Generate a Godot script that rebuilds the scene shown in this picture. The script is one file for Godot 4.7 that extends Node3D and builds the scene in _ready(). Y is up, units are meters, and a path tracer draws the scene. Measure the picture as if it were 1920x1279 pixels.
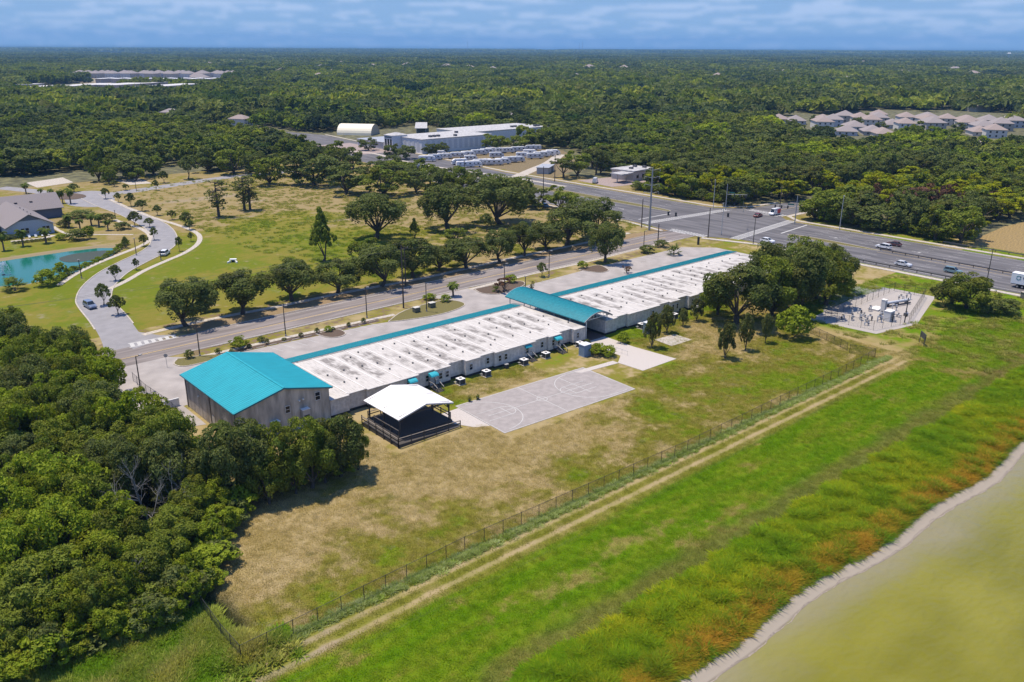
extends Node3D
# An aerial view of a single-storey school with turquoise roofs beside a highway. Metres, y up; x runs along the school, z across it.

var rng := RandomNumberGenerator.new()
var M := {}
var GRAIN := {}

class MB:
	var v := PackedVector3Array()
	var n := PackedVector3Array()
	var c := PackedColorArray()
	var uv := PackedVector2Array()
	var col := Color.WHITE
	func tri(a: Vector3, b: Vector3, d: Vector3, ta := Vector2.ZERO, tb := Vector2.ZERO, td := Vector2.ZERO) -> void:
		var m := (d - a).cross(b - a).normalized()
		v.append(a); v.append(b); v.append(d)
		n.append(m); n.append(m); n.append(m)
		c.append(col); c.append(col); c.append(col)
		uv.append(ta); uv.append(tb); uv.append(td)
	func quad(a: Vector3, b: Vector3, d: Vector3, e: Vector3) -> void:
		tri(a, b, d, Vector2(0, 0), Vector2(1, 0), Vector2(1, 1))
		tri(a, d, e, Vector2(0, 0), Vector2(1, 1), Vector2(0, 1))
	func xbox(t: Transform3D, s: Vector3) -> void:
		var h := s * 0.5
		var p: Array[Vector3] = []
		for i in 8:
			p.append(t * Vector3(h.x if i & 1 else -h.x, h.y if i & 2 else -h.y, h.z if i & 4 else -h.z))
		quad(p[2], p[3], p[7], p[6]); quad(p[0], p[4], p[5], p[1])
		quad(p[4], p[6], p[7], p[5]); quad(p[0], p[1], p[3], p[2])
		quad(p[1], p[5], p[7], p[3]); quad(p[0], p[2], p[6], p[4])
	func box(x: float, y: float, z: float, sx: float, sy: float, sz: float, turn := 0.0) -> MB:
		xbox(Transform3D(Basis(Vector3.UP, turn), Vector3(x, y, z)), Vector3(sx, sy, sz)); return self
	func bar(a: Vector3, b: Vector3, w: float, h: float) -> MB:
		var d := b - a
		var f := d.normalized()
		var up := Vector3.UP if absf(f.y) < 0.95 else Vector3.RIGHT
		var r := up.cross(f).normalized()
		xbox(Transform3D(Basis(r, f.cross(r), f), (a + b) * 0.5), Vector3(w, h, d.length())); return self
	func tube(a: Vector3, b: Vector3, r0: float, r1: float, k := 6, cap := true) -> MB:
		var f := (b - a).normalized()
		var up := Vector3.UP if absf(f.y) < 0.95 else Vector3.RIGHT
		var r := up.cross(f).normalized()
		var u := f.cross(r)
		for i in k:
			var w0 := TAU * i / k
			var w1 := TAU * (i + 1) / k
			var d0 := r * cos(w0) + u * sin(w0)
			var d1 := r * cos(w1) + u * sin(w1)
			quad(a + d0 * r0, a + d1 * r0, b + d1 * r1, b + d0 * r1)
			if cap:
				tri(b, b + d0 * r1, b + d1 * r1)
		return self
	func poly(p: PackedVector2Array, y: float, side := 0.0) -> MB:
		var ix := Geometry2D.triangulate_polygon(p)
		for k in range(0, ix.size(), 3):
			tri(Vector3(p[ix[k]].x, y, p[ix[k]].y), Vector3(p[ix[k + 1]].x, y, p[ix[k + 1]].y), Vector3(p[ix[k + 2]].x, y, p[ix[k + 2]].y), p[ix[k]], p[ix[k + 1]], p[ix[k + 2]])
		if side > 0.0:
			for k in p.size():
				var a := p[k]
				var b := p[(k + 1) % p.size()]
				quad(Vector3(a.x, y, a.y), Vector3(b.x, y, b.y), Vector3(b.x, y - side, b.y), Vector3(a.x, y - side, a.y))
		return self
	# a ribbon along a path, between two offsets from it
	func ribbon(p: PackedVector2Array, o0: float, o1: float, y: float, side := 0.0) -> MB:
		var l := PackedVector2Array()
		var r := PackedVector2Array()
		for k in p.size():
			var d := (p[mini(k + 1, p.size() - 1)] - p[maxi(k - 1, 0)]).normalized()
			var q := Vector2(-d.y, d.x)
			l.append(p[k] + q * o0); r.append(p[k] + q * o1)
		for k in p.size() - 1:
			var a := Vector3(l[k].x, y, l[k].y)
			var b := Vector3(r[k].x, y, r[k].y)
			var d := Vector3(r[k + 1].x, y, r[k + 1].y)
			var e := Vector3(l[k + 1].x, y, l[k + 1].y)
			quad(a, b, d, e)
			if side > 0.0:
				var dn := Vector3(0, -side, 0)
				quad(a, e, e + dn, a + dn); quad(b, b + dn, d + dn, d)
		return self
	func mesh(m: Material) -> ArrayMesh:
		var a := []
		a.resize(Mesh.ARRAY_MAX)
		a[Mesh.ARRAY_VERTEX] = v; a[Mesh.ARRAY_NORMAL] = n; a[Mesh.ARRAY_COLOR] = c; a[Mesh.ARRAY_TEX_UV] = uv
		var o := ArrayMesh.new()
		o.add_surface_from_arrays(Mesh.PRIMITIVE_TRIANGLES, a)
		o.surface_set_material(0, m)
		return o

func lin(r: float, g: float, b: float) -> Color:
	return Color(r, g, b).linear_to_srgb()

func noise(freq: float, sd: int, oct := 4) -> FastNoiseLite:
	var f := FastNoiseLite.new()
	f.noise_type = FastNoiseLite.TYPE_SIMPLEX_SMOOTH
	f.frequency = freq; f.seed = sd; f.fractal_octaves = oct
	return f

# a tiling grain, dark to light grey, that a material multiplies its colour with
func grain(freq: float, sd: int, lo: float, hi := 1.0, sx := 1.0) -> ImageTexture:
	var key := "%s_%s_%s_%s_%s" % [freq, sd, lo, hi, sx]
	if GRAIN.has(key):
		return GRAIN[key]
	var f := noise(freq, sd, 5)
	var im := f.get_seamless_image(256, 256)
	im.convert(Image.FORMAT_L8)
	var d := im.get_data()
	for i in d.size():
		d[i] = clampi(int(255.0 * (lo + (hi - lo) * d[i] / 255.0)), 0, 255)
	var t := ImageTexture.create_from_image(Image.create_from_data(256, 256, false, Image.FORMAT_L8, d))
	GRAIN[key] = t
	return t

func mat(key: String, r: float, g: float, b: float, rough := 0.8, metal := 0.0) -> StandardMaterial3D:
	if M.has(key):
		return M[key]
	var m := StandardMaterial3D.new()
	m.resource_name = key
	m.albedo_color = lin(r, g, b); m.roughness = rough; m.metallic = metal
	M[key] = m
	return m

# the same with a grain of the given tile size in metres
func gmat(key: String, r: float, g: float, b: float, rough: float, tile: float, lo := 0.7, sd := 1, freq := 0.03, stretch := Vector3.ONE) -> StandardMaterial3D:
	if M.has(key):
		return M[key]
	var m := mat(key, r, g, b, rough)
	m.albedo_texture = grain(freq, sd, lo)
	m.uv1_triplanar = true; m.uv1_world_triplanar = true
	m.uv1_scale = stretch / tile
	return m

func tag(o: Node, label: String, category: String, group := "") -> Node:
	o.set_meta("label", label); o.set_meta("category", category)
	if group != "":
		o.set_meta("group", group)
	return o

func thing(called: String, label: String, category: String, at := Vector3.ZERO, turn := 0.0, group := "") -> Node3D:
	var o := Node3D.new()
	o.name = called
	add_child(o, true)
	o.position = at; o.rotation.y = turn
	tag(o, label, category, group)
	return o

func obj(called: String, mb: MB, m: Material, parent: Node = null) -> MeshInstance3D:
	return inst(called, mb.mesh(m), parent)

func inst(called: String, me: Mesh, parent: Node = null) -> MeshInstance3D:
	var o := MeshInstance3D.new()
	o.mesh = me; o.name = called
	(parent if parent else self).add_child(o, true)
	return o

func struct(called: String, mb: MB, m: Material) -> MeshInstance3D:
	var o := obj(called, mb, m)
	o.set_meta("kind", "structure")
	return o

func pts(a: Array) -> PackedVector2Array:
	return PackedVector2Array(a)

func ordinal(k: int) -> String:
	return ["first", "second", "third", "fourth", "fifth", "sixth", "seventh", "eighth", "ninth", "tenth", "eleventh", "twelfth", "thirteenth", "fourteenth", "fifteenth", "sixteenth", "seventeenth", "eighteenth", "nineteenth", "twentieth", "twenty-first", "twenty-second", "twenty-third", "twenty-fourth", "twenty-fifth", "twenty-sixth", "twenty-seventh", "twenty-eighth", "twenty-ninth", "thirtieth", "thirty-first"][mini(k, 30)]

func smooth_path(a: Array, step := 6) -> PackedVector2Array:
	var cv := Curve2D.new()
	for k in a.size():
		var t: Vector2 = (a[mini(k + 1, a.size() - 1)] - a[maxi(k - 1, 0)]) / 6.0
		cv.add_point(a[k], -t, t)
	var out := PackedVector2Array()
	for k in a.size() - 1:
		for s in step:
			out.append(cv.sample(k, float(s) / step))
	out.append(a[a.size() - 1])
	return out

func _ready() -> void:
	rng.seed = 77
	# ---- camera
	var cam := Camera3D.new()
	cam.name = "camera"
	add_child(cam)
	cam.fov = 44.06
	cam.near = 1.0; cam.far = 90000.0
	cam.transform = Transform3D(Basis(Vector3(0.75525, 0.00369, 0.65543), Vector3(0.21293, 0.94436, -0.25067), Vector3(-0.61989, 0.32888, 0.71244)).orthonormalized(), Vector3(0, 60, 0))
	cam.current = true
	# ---- sky, sun, exposure
	var env := Environment.new()
	env.background_mode = Environment.BG_SKY
	var sky := Sky.new()
	sky.sky_material = sky_material()
	env.sky = sky
	env.tonemap_mode = Environment.TONE_MAPPER_LINEAR
	env.tonemap_exposure = 1.65
	env.sdfgi_enabled = true; env.ssao_enabled = true; env.ssil_enabled = true
	env.fog_enabled = true
	env.fog_density = 0.000068
	env.fog_light_color = Color(0.56, 0.79, 1.0)
	var we := WorldEnvironment.new()
	we.name = "world"
	we.environment = env
	add_child(we)
	var sun := DirectionalLight3D.new()
	sun.name = "sun"
	sun.light_energy = 1.15
	sun.light_color = Color(1.0, 0.95, 0.875)
	sun.light_angular_distance = 0.5
	sun.shadow_enabled = true
	add_child(sun)
	sun.look_at_from_position(Vector3.ZERO, Vector3(0.13, -0.955, 0.25), Vector3.RIGHT)
	# ---- setting, then things
	build_ground()
	build_roads()
	make_tree_kinds()
	build_school()
	build_yard()
	build_street()
	build_club()
	build_far()
	build_woods()
	number_alikes()

# things that share a label are told apart by their order from left to right
func number_alikes() -> void:
	var same := {}
	for o in get_children():
		if o.has_meta("label"):
			var l: String = o.get_meta("label")
			if not same.has(l):
				same[l] = []
			same[l].append(o)
	for l in same:
		var list: Array = same[l]
		if list.size() < 2 or list.size() > 31 or l.split(" ").size() > 12:
			continue
		list.sort_custom(func(a, b): return atan2(a.position.x, -a.position.z) < atan2(b.position.x, -b.position.z))
		for k in list.size():
			list[k].set_meta("label", "%s, %s from the left" % [l, ordinal(k)])

func sky_material() -> Material:
	var m := ProceduralSkyMaterial.new()
	m.sky_top_color = Color(0.27, 0.44, 0.70)
	m.sky_horizon_color = Color(0.52, 0.63, 0.73)
	m.sky_curve = 0.10
	m.ground_bottom_color = Color(0.22, 0.27, 0.20)
	m.ground_horizon_color = Color(0.42, 0.54, 0.66)
	m.sun_angle_max = 8.0
	# fair-weather cloud banks, flattened towards the horizon
	var w := 2048
	var h := 1024
	var im := Image.create(w, h, false, Image.FORMAT_RGBA8)
	im.fill(Color(1, 1, 1, 0))
	var f := noise(1.0, 5, 5)
	for y in range(120, h / 2):
		var el := PI * (0.5 - (y + 0.5) / h)
		var reach := 1.0 / (sin(el) + 0.035)
		for x in w:
			var az := TAU * x / w
			var p := Vector2(cos(az), sin(az)) * reach
			var k := f.get_noise_3d(p.x * 0.95, p.y * 0.95, el * 22.0)
			var a := smoothstep(-0.04, 0.24, k)
			if a > 0.0:
				im.set_pixel(x, y, Color(1, 0.99, 0.98, a * 0.72))
	m.sky_cover = ImageTexture.create_from_image(im)
	m.sky_cover_modulate = Color(0.46, 0.42, 0.40)
	return m

var POND := pts([Vector2(37.4, -285.3), Vector2(45.4, -283.7), Vector2(54.1, -284.4), Vector2(64.7, -284.9), Vector2(73.0, -283.7), Vector2(76.5, -280.8), Vector2(75.9, -276.4), Vector2(73.7, -271.6), Vector2(68.2, -264.5), Vector2(60.3, -257.0), Vector2(52.3, -252.9), Vector2(45.1, -250.2), Vector2(39.2, -252.3), Vector2(32.2, -254.2)])
var CURVE := []
var nA := noise(1.0 / 26.0, 11, 3)
var nB := noise(1.0 / 7.0, 12, 3)
var nC := noise(1.0 / 1.6, 13, 3)
var nS := noise(1.0 / 3.0, 14, 3)

func shore(x: float) -> float:
	return -38.3 + 0.9 * sin(x * 0.061 + 0.6) + 0.45 * sin(x * 0.21) + 0.012 * maxf(0.0, x - 110.0) * 2.5

func inside_by(p: Vector2, poly: PackedVector2Array) -> float:
	var best := 1e9
	for k in poly.size():
		best = minf(best, p.distance_squared_to(Geometry2D.get_closest_point_to_segment(p, poly[k], poly[(k + 1) % poly.size()])))
	best = sqrt(best)
	return best if Geometry2D.is_point_in_polygon(p, poly) else -best

func land(x: float, z: float) -> float:
	if z > -60.0:
		var s := shore(x)
		var y := 0.0
		if z > s - 1.6:
			y = -maxf(0.0, z - (s - 1.6)) * 0.24
		elif z > -54.0:
			y = 0.16 * nB.get_noise_2d(x, z) * smoothstep(-54.0, -50.0, z) * smoothstep(s - 1.6, s - 4.0, z)
		return maxf(y, -3.0)
	if z < -236.0 and z > -300.0 and x < 95.0:
		var d := inside_by(Vector2(x, z), POND)
		return -clampf((d + 1.6) * 0.35, 0.0, 1.6)
	return 0.0

func mixc(a: Color, b: Color, t: float) -> Color:
	return a.lerp(b, clampf(t, 0.0, 1.0))

func bump(x: float, z: float, cx: float, cz: float, rx: float, rz: float) -> float:
	var d := Vector2((x - cx) / rx, (z - cz) / rz).length()
	return smoothstep(1.15, 0.55, d)

const STRAW := Color(0.60, 0.47, 0.245)
const TAN := Color(0.50, 0.385, 0.155)
const GREEN := Color(0.245, 0.335, 0.018)
const OLIVE := Color(0.33, 0.30, 0.055)
const LUSH := Color(0.165, 0.305, 0.008)
const SAND := Color(0.52, 0.42, 0.29)

func lawn_color(x: float, z: float) -> Color:
	var a := nA.get_noise_2d(x, z)
	var b := nB.get_noise_2d(x, z)
	var d := nC.get_noise_2d(x, z)
	var s := nS.get_noise_2d(x * 0.22, z)
	var c: Color
	var wob := 0.35 * b + 0.25 * d
	if z < -72.3 and (x < 172.0 or z < -104.0):
		# the school yard: sun-bleached turf with greener patches
		var g := 0.55 * a + 0.45 * b + 0.3 * d + 0.15 * s
		g += smoothstep(-86.0, -75.0, z) * 0.32 + smoothstep(95.0, 135.0, x) * 0.22 - bump(x, z, 58.0, -95.0, 36.0, 17.0) * 0.22
		g += bump(x, z, 122.0, -86.0, 22.0, 8.0) * 0.35 + smoothstep(-112.0, -116.0, z) * smoothstep(80.0, 90.0, x) * 0.4 - bump(x, z, 150.0, -100.0, 20.0, 7.0) * 0.35
		g -= smoothstep(165.0, 175.0, x) * 0.25
		c = mixc(STRAW, TAN, 0.5 + 0.9 * b + 0.5 * d)
		c = mixc(c, OLIVE, smoothstep(-0.1, 0.32, g))
		c = mixc(c, GREEN, smoothstep(0.34, 0.75, g))
		c = mixc(c, Color(0.42, 0.34, 0.22), smoothstep(0.42, 0.7, d + 0.4 * s) * 0.6)
	else:
		var g := 0.5 * a + 0.4 * b + 0.45 * s + 0.35 * d
		c = mixc(LUSH, GREEN, 0.5 + 1.1 * s + 0.5 * d)
		c = mixc(c, OLIVE, smoothstep(0.18, 0.7, g) * 0.7)
		c = mixc(c, TAN, smoothstep(0.42, 0.8, g + bump(x, z, 68.0, -59.0, 22.0, 5.0) * 0.35 + bump(x, z, 40.0, -64.0, 12.0, 4.0) * 0.2 + bump(x, z, 140.0, -60.0, 12.0, 4.0) * 0.2) * 0.5)
		if x > 165.0:
			# rough grass round the metering station
			c = mixc(c, OLIVE, 0.35 + 0.8 * b)
			c = mixc(c, TAN, smoothstep(0.0, 0.7, b + 0.4 * d + bump(x, z, 182.0, -76.0, 14.0, 6.0) * 0.5) * 0.7)
		# weeds along the fence, then the two ruts of the track
		if x < 166.0:
			var edge := smoothstep(-72.4, -71.9, z + wob) * smoothstep(-66.6, -67.4, z + wob)
			c = mixc(c, mixc(OLIVE, TAN, 0.1 + b), edge * 0.8)
			for r in [-70.9, -68.7]:
				var k: float = smoothstep(0.66, 0.28, absf(z + wob * 0.4 - r - 0.6 * smoothstep(60.0, 25.0, x)))
				c = mixc(c, mixc(STRAW, SAND, -0.1 + smoothstep(45.0, 28.0, x) * 1.1 + 0.6 * d), k * (0.72 + 0.5 * b))
			c = mixc(c, Color(0.17, 0.24, 0.05), smoothstep(0.22, 0.08, absf(z - (-66.0 - 0.012 * x + 0.7 * sin(x * 0.02)))) * 0.6)
	# the track turns to the metering station
	var tr := Geometry2D.get_closest_point_to_segment(Vector2(x, z), Vector2(160.0, -69.8), Vector2(170.0, -72.0)).distance_to(Vector2(x, z))
	tr = minf(tr, Geometry2D.get_closest_point_to_segment(Vector2(x, z), Vector2(170.0, -72.0), Vector2(173.0, -81.0)).distance_to(Vector2(x, z)))
	tr = minf(tr, Geometry2D.get_closest_point_to_segment(Vector2(x, z), Vector2(173.0, -81.0), Vector2(170.0, -93.0)).distance_to(Vector2(x, z)))
	c = mixc(c, mixc(TAN, STRAW, 0.5 + b), smoothstep(4.2, 1.2, tr + 2.0 * b) * 0.85)
	# marsh grass, rusty sedge and the sandy margin of the pond
	if z > -60.0:
		var q := shore(x)
		var wet := smoothstep(-52.0, -50.2, z + 1.5 * b)
		var brown := smoothstep(-56.5, -53.5, z + 1.8 * b) * (1.0 - smoothstep(-52.0, -50.2, z + 1.5 * b))
		c = mixc(c, Color(0.26, 0.20, 0.08), brown * 0.55)
		c = mixc(c, mixc(Color(0.10, 0.20, 0.01), Color(0.24, 0.25, 0.02), 0.5 + 1.2 * b), wet)
		c = mixc(c, Color(0.30, 0.18, 0.03), smoothstep(q - 6.0, q - 4.2, z + 1.2 * b) * wet)
		c = mixc(c, Color(0.10, 0.13, 0.02), smoothstep(q - 3.0, q - 2.2, z + 0.8 * b))
		c = mixc(c, Color(0.60, 0.52, 0.41), smoothstep(q - 1.9, q - 1.4, z + 0.5 * b + 0.3 * d))
		c = mixc(c, Color(0.30, 0.25, 0.19), smoothstep(q - 0.05, q + 0.2, z))
	# litter floor of the wood and the weedy corner
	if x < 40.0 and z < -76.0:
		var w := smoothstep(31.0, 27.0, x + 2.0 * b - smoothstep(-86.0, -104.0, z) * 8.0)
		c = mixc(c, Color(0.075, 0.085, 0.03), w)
	if x < 30.0 and z > -88.0:
		c = mixc(c, mixc(Color(0.10, 0.16, 0.02), Color(0.20, 0.17, 0.06), 0.5 + b * 1.4), smoothstep(28.0, 24.0, x + b) * smoothstep(-72.0, -74.0, z))
	# verges of the road
	if z < -160.0:
		c = mixc(mixc(STRAW, OLIVE, 0.5 + a + b), Color(0.33, 0.24, 0.15), smoothstep(0.1, 0.6, b + d))
	if z < road_z(x, 2) and x > 64.0:
		c = mixc(c, mixc(Color(0.40, 0.28, 0.17), Color(0.50, 0.37, 0.22), 0.5 + b + d), smoothstep(-187.6, -186.6, z + 0.8 * b) * 0.85)
	return c

func field_color(x: float, z: float) -> Color:
	var a := nA.get_noise_2d(x, z)
	var b := nB.get_noise_2d(x, z)
	var d := nC.get_noise_2d(x, z)
	var s := nS.get_noise_2d(x * 0.4, z)
	var g := 0.5 * a + 0.4 * b + 0.25 * d + 0.2 * s
	g += bump(x, z, 105.0, -235.0, 62.0, 55.0) * 0.75 - bump(x, z, 160.0, -345.0, 60.0, 60.0) * 0.35 - bump(x, z, 200.0, -260.0, 45.0, 40.0) * 0.45 + bump(x, z, 138.0, -290.0, 26.0, 16.0) * 0.5
	g += smoothstep(75.0, 60.0, x) * 0.5
	var c := mixc(STRAW, TAN, 0.7 + b + 0.4 * d) * 0.86
	c = mixc(c, OLIVE, smoothstep(-0.05, 0.3, g))
	c = mixc(c, Color(0.205, 0.275, 0.02), smoothstep(0.42, 0.95, g) * 0.85)
	var bare := bump(x, z, 132.0, -350.0, 20.0, 6.0) * 0.9 + bump(x, z, 146.0, -330.0, 8.0, 4.0) * 0.9 + bump(x, z, 128.0, -300.0, 7.0, 2.0) + bump(x, z, 152.0, -272.0, 9.0, 1.4)
	c = mixc(c, SAND, smoothstep(0.25, 0.9, bare + 0.8 * b + 0.4 * d) * 0.8)
	c = mixc(c, Color(0.30, 0.21, 0.13), smoothstep(-188.0, -186.0, z) * 0.7)
	if z > -300.0 and x < 95.0:
		var p := inside_by(Vector2(x, z), POND)
		c = mixc(c, Color(0.50, 0.40, 0.24), smoothstep(-2.6, -1.6, p) * smoothstep(4.0, 1.0, p))
	return c

func water_color(x: float, z: float) -> Color:
	# green algae, with a ragged greyer band mixed in towards the shore
	var b := nB.get_noise_2d(x * 0.5, z * 0.5)
	var a := nA.get_noise_2d(x + 70.0, z * 2.0)
	var shore_grey := smoothstep(7.0, -1.0, z - shore(x) + 3.0 * a + 2.0 * b)
	return mixc(mixc(Color(0.145, 0.138, 0.008), Color(0.195, 0.182, 0.018), 0.5 + a + 0.4 * b), Color(0.225, 0.20, 0.11), shore_grey * 0.85)

func ripples(w: int, h: int) -> ImageTexture:
	var f := noise(0.09, 57, 4)
	var im := Image.create(w, h, false, Image.FORMAT_L8)
	var d := im.get_data()
	for y in h:
		for x in w:
			d[y * w + x] = int(127.0 + 110.0 * clampf(f.get_noise_2d(x * 0.7 + y * 0.35, y * 1.5 - x * 0.3), -1.0, 1.0))
	im = Image.create_from_data(w, h, false, Image.FORMAT_L8, d)
	im.convert(Image.FORMAT_RGBA8)
	im.bump_map_to_normal_map(3.0)
	return ImageTexture.create_from_image(im)

func color_sheet(fn: Callable, x0: float, z0: float, wx: float, wz: float, w: int, h: int) -> ImageTexture:
	var data := PackedByteArray()
	data.resize(w * h * 3)
	var i := 0
	for y in h:
		var z := z0 + wz * (y + 0.5) / h
		for x in w:
			var c: Color = fn.call(x0 + wx * (x + 0.5) / w, z)
			c = c.linear_to_srgb()
			data[i] = clampi(int(c.r * 255.0), 0, 255)
			data[i + 1] = clampi(int(c.g * 255.0), 0, 255)
			data[i + 2] = clampi(int(c.b * 255.0), 0, 255)
			i += 3
	return ImageTexture.create_from_image(Image.create_from_data(w, h, false, Image.FORMAT_RGB8, data))

func turf_material(key: String, t: Texture2D) -> StandardMaterial3D:
	var m := StandardMaterial3D.new()
	m.resource_name = key
	m.albedo_texture = t
	m.texture_repeat = false
	m.roughness = 0.95
	m.metallic_specular = 0.08
	m.detail_enabled = true
	m.detail_blend_mode = BaseMaterial3D.BLEND_MODE_MUL
	m.detail_albedo = grain(0.11, 31, 0.62, 1.0)
	m.detail_uv_layer = BaseMaterial3D.DETAIL_UV_2
	m.uv2_triplanar = true; m.uv2_world_triplanar = true
	m.uv2_scale = Vector3.ONE / 17.0
	M[key] = m
	return m

func height_sheet(called: String, x0: float, z0: float, wx: float, wz: float, nx: int, nz: int, m: Material) -> void:
	var v := PackedVector3Array()
	var nn := PackedVector3Array()
	var uv := PackedVector2Array()
	var ix := PackedInt32Array()
	for j in nz + 1:
		for i in nx + 1:
			var x := x0 + wx * i / nx
			var z := z0 + wz * j / nz
			v.append(Vector3(x, land(x, z), z))
			uv.append(Vector2(float(i) / nx, float(j) / nz))
			nn.append(Vector3(land(x - 0.5, z) - land(x + 0.5, z), 1.0, land(x, z - 0.5) - land(x, z + 0.5)).normalized())
	for j in nz:
		for i in nx:
			var k := j * (nx + 1) + i
			ix.append_array([k, k + 1, k + nx + 2, k, k + nx + 2, k + nx + 1])
	var a := []
	a.resize(Mesh.ARRAY_MAX)
	a[Mesh.ARRAY_VERTEX] = v; a[Mesh.ARRAY_NORMAL] = nn; a[Mesh.ARRAY_TEX_UV] = uv; a[Mesh.ARRAY_INDEX] = ix
	var me := ArrayMesh.new()
	me.add_surface_from_arrays(Mesh.PRIMITIVE_TRIANGLES, a)
	me.surface_set_material(0, m)
	inst(called, me).set_meta("kind", "structure")

func build_ground() -> void:
	var far := gmat("far_ground", 0.19, 0.18, 0.075, 0.95, 60.0, 0.5, 41, 0.04)
	var g := MB.new()
	var big := 20000.0
	# the land to the horizon, round the two detailed sheets
	for r in [[-big, -30.0, -big, big], [300.0, big, -big, big], [-30.0, 300.0, -big, -430.0], [-30.0, 300.0, 22.0, big]]:
		g.quad(Vector3(r[0], 0, r[2]), Vector3(r[1], 0, r[2]), Vector3(r[1], 0, r[3]), Vector3(r[0], 0, r[3]))
	struct("ground", g, far)
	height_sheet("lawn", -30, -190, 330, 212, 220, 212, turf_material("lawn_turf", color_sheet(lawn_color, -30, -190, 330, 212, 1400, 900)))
	height_sheet("field", -30, -430, 330, 240, 220, 192, turf_material("field_turf", color_sheet(field_color, -30, -430, 330, 240, 900, 660)))
	# the green pond in the foreground
	var wm := StandardMaterial3D.new()
	wm.resource_name = "pond_water"
	wm.albedo_texture = color_sheet(water_color, -30, -45, 330, 67, 660, 134)
	wm.texture_repeat = true
	wm.roughness = 0.09
	wm.metallic_specular = 0.36
	var nt := NoiseTexture2D.new()
	nt.width = 256; nt.height = 256; nt.seamless = true; nt.as_normal_map = true; nt.bump_strength = 2.0
	nt.noise = noise(0.03, 52, 4)
	wm.normal_enabled = true; wm.normal_texture = ripples(2048, 416); wm.normal_scale = 0.35
	var w := MB.new()
	w.quad(Vector3(-30, -0.42, -45), Vector3(300, -0.42, -45), Vector3(300, -0.42, 22), Vector3(-30, -0.42, 22))
	struct("pond_water", w, wm)
	# wrack and foam washed up along the water's edge
	var fm := MB.new()
	for band in [[0.05, 0.07, 0.7]]:
		var last := []
		for k in 520:
			var x := 25.0 + k * 0.3
			var wv: float = nC.get_noise_2d(x * 0.5, band[2] * 50.0)
			var fw: float = band[1] * maxf(0.0, 0.9 + 0.8 * wv)
			var z0: float = shore(x) + band[0] + 0.45 * nB.get_noise_2d(x * 1.4, band[2] * 30.0) - fw
			var p := [Vector3(x, maxf(land(x, z0), -0.42) + 0.012, z0), Vector3(x, maxf(land(x, z0 + 2.0 * fw), -0.42) + 0.014, z0 + 2.0 * fw)]
			fm.col = Color(0.24, 0.20, 0.16) * (1.0 + 0.3 * nC.get_noise_2d(x * 3.0, 7.0))
			if not last.is_empty():
				fm.quad(last[0], p[0], p[1], last[1])
			last = p
	var fmm := mat("foam", 1, 1, 1, 0.9)
	fmm.vertex_color_use_as_albedo = true
	var fo := obj("wrack_line", fm, fmm)
	fo.set_meta("kind", "stuff"); tag(fo, "thin dark line of wet wrack along the pond shore", "wrack")
	# the teal pond by the clubhouse
	var bm := mat("club_water", 0.010, 0.135, 0.10, 0.1)
	bm.normal_enabled = true; bm.normal_texture = nt; bm.normal_scale = 0.12
	bm.uv1_triplanar = true; bm.uv1_world_triplanar = true; bm.uv1_scale = Vector3.ONE / 9.0
	var b := MB.new()
	b.poly(POND, -0.5)
	struct("clubhouse_pond_water", b, bm)
	var is_ := MB.new()
	is_.poly(smooth_path([Vector2(60.1, -277.5), Vector2(64.1, -279.7), Vector2(69.6, -279.8), Vector2(73.8, -278.2), Vector2(73.8, -274.4), Vector2(70.7, -270.5), Vector2(65.4, -267.8), Vector2(60.6, -269.2), Vector2(59.2, -273.9), Vector2(60.1, -277.5)]), -0.46)
	struct("pond_shallows", is_, gmat("shallows", 0.06, 0.075, 0.03, 0.5, 4.0, 0.6))
	grass()

func tuft_mesh(sd: int, blades: int, spread: float, h: float, w: float) -> ArrayMesh:
	var r := RandomNumberGenerator.new()
	r.seed = sd
	var mb := MB.new()
	for k in blades:
		var a := r.randf() * TAU
		var p := Vector3(cos(a), 0, sin(a)) * spread * sqrt(r.randf())
		var lean := Vector3(cos(a), 0, sin(a)) * r.randf_range(0.3, 1.1) * h + Vector3(r.randfn(0, 0.15), 0, r.randfn(0, 0.15)) * h
		var t := p + lean + Vector3(0, h * r.randf_range(0.45, 0.95), 0)
		var s := Vector3(-sin(a + r.randfn(0, 0.4)), 0, cos(a + r.randfn(0, 0.4))) * w
		mb.col = Color.WHITE * r.randf_range(0.75, 1.2)
		mb.tri(p - s, p + s, t)
	var m := mat("blades", 1, 1, 1, 0.8)
	m.vertex_color_use_as_albedo = true
	m.metallic_specular = 0.08
	m.backlight_enabled = true; m.backlight = lin(0.8, 0.9, 0.4)
	return mb.mesh(m)

func scatter(called: String, label: String, category: String, me: Mesh, xf: Array, cols: Array) -> void:
	var mm := MultiMesh.new()
	mm.transform_format = MultiMesh.TRANSFORM_3D
	mm.use_colors = cols.size() > 0
	mm.mesh = me
	mm.instance_count = xf.size()
	for k in xf.size():
		mm.set_instance_transform(k, xf[k])
		if cols.size() > 0:
			mm.set_instance_color(k, cols[k])
	var o := MultiMeshInstance3D.new()
	o.multimesh = mm; o.name = called
	add_child(o, true)
	o.set_meta("kind", "stuff"); tag(o, label, category)

func upright(x: float, y: float, z: float, s: float, sy: float) -> Transform3D:
	return Transform3D(Basis(Vector3.UP, rng.randf() * TAU).scaled(Vector3(s, sy, s)), Vector3(x, y, z))

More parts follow.
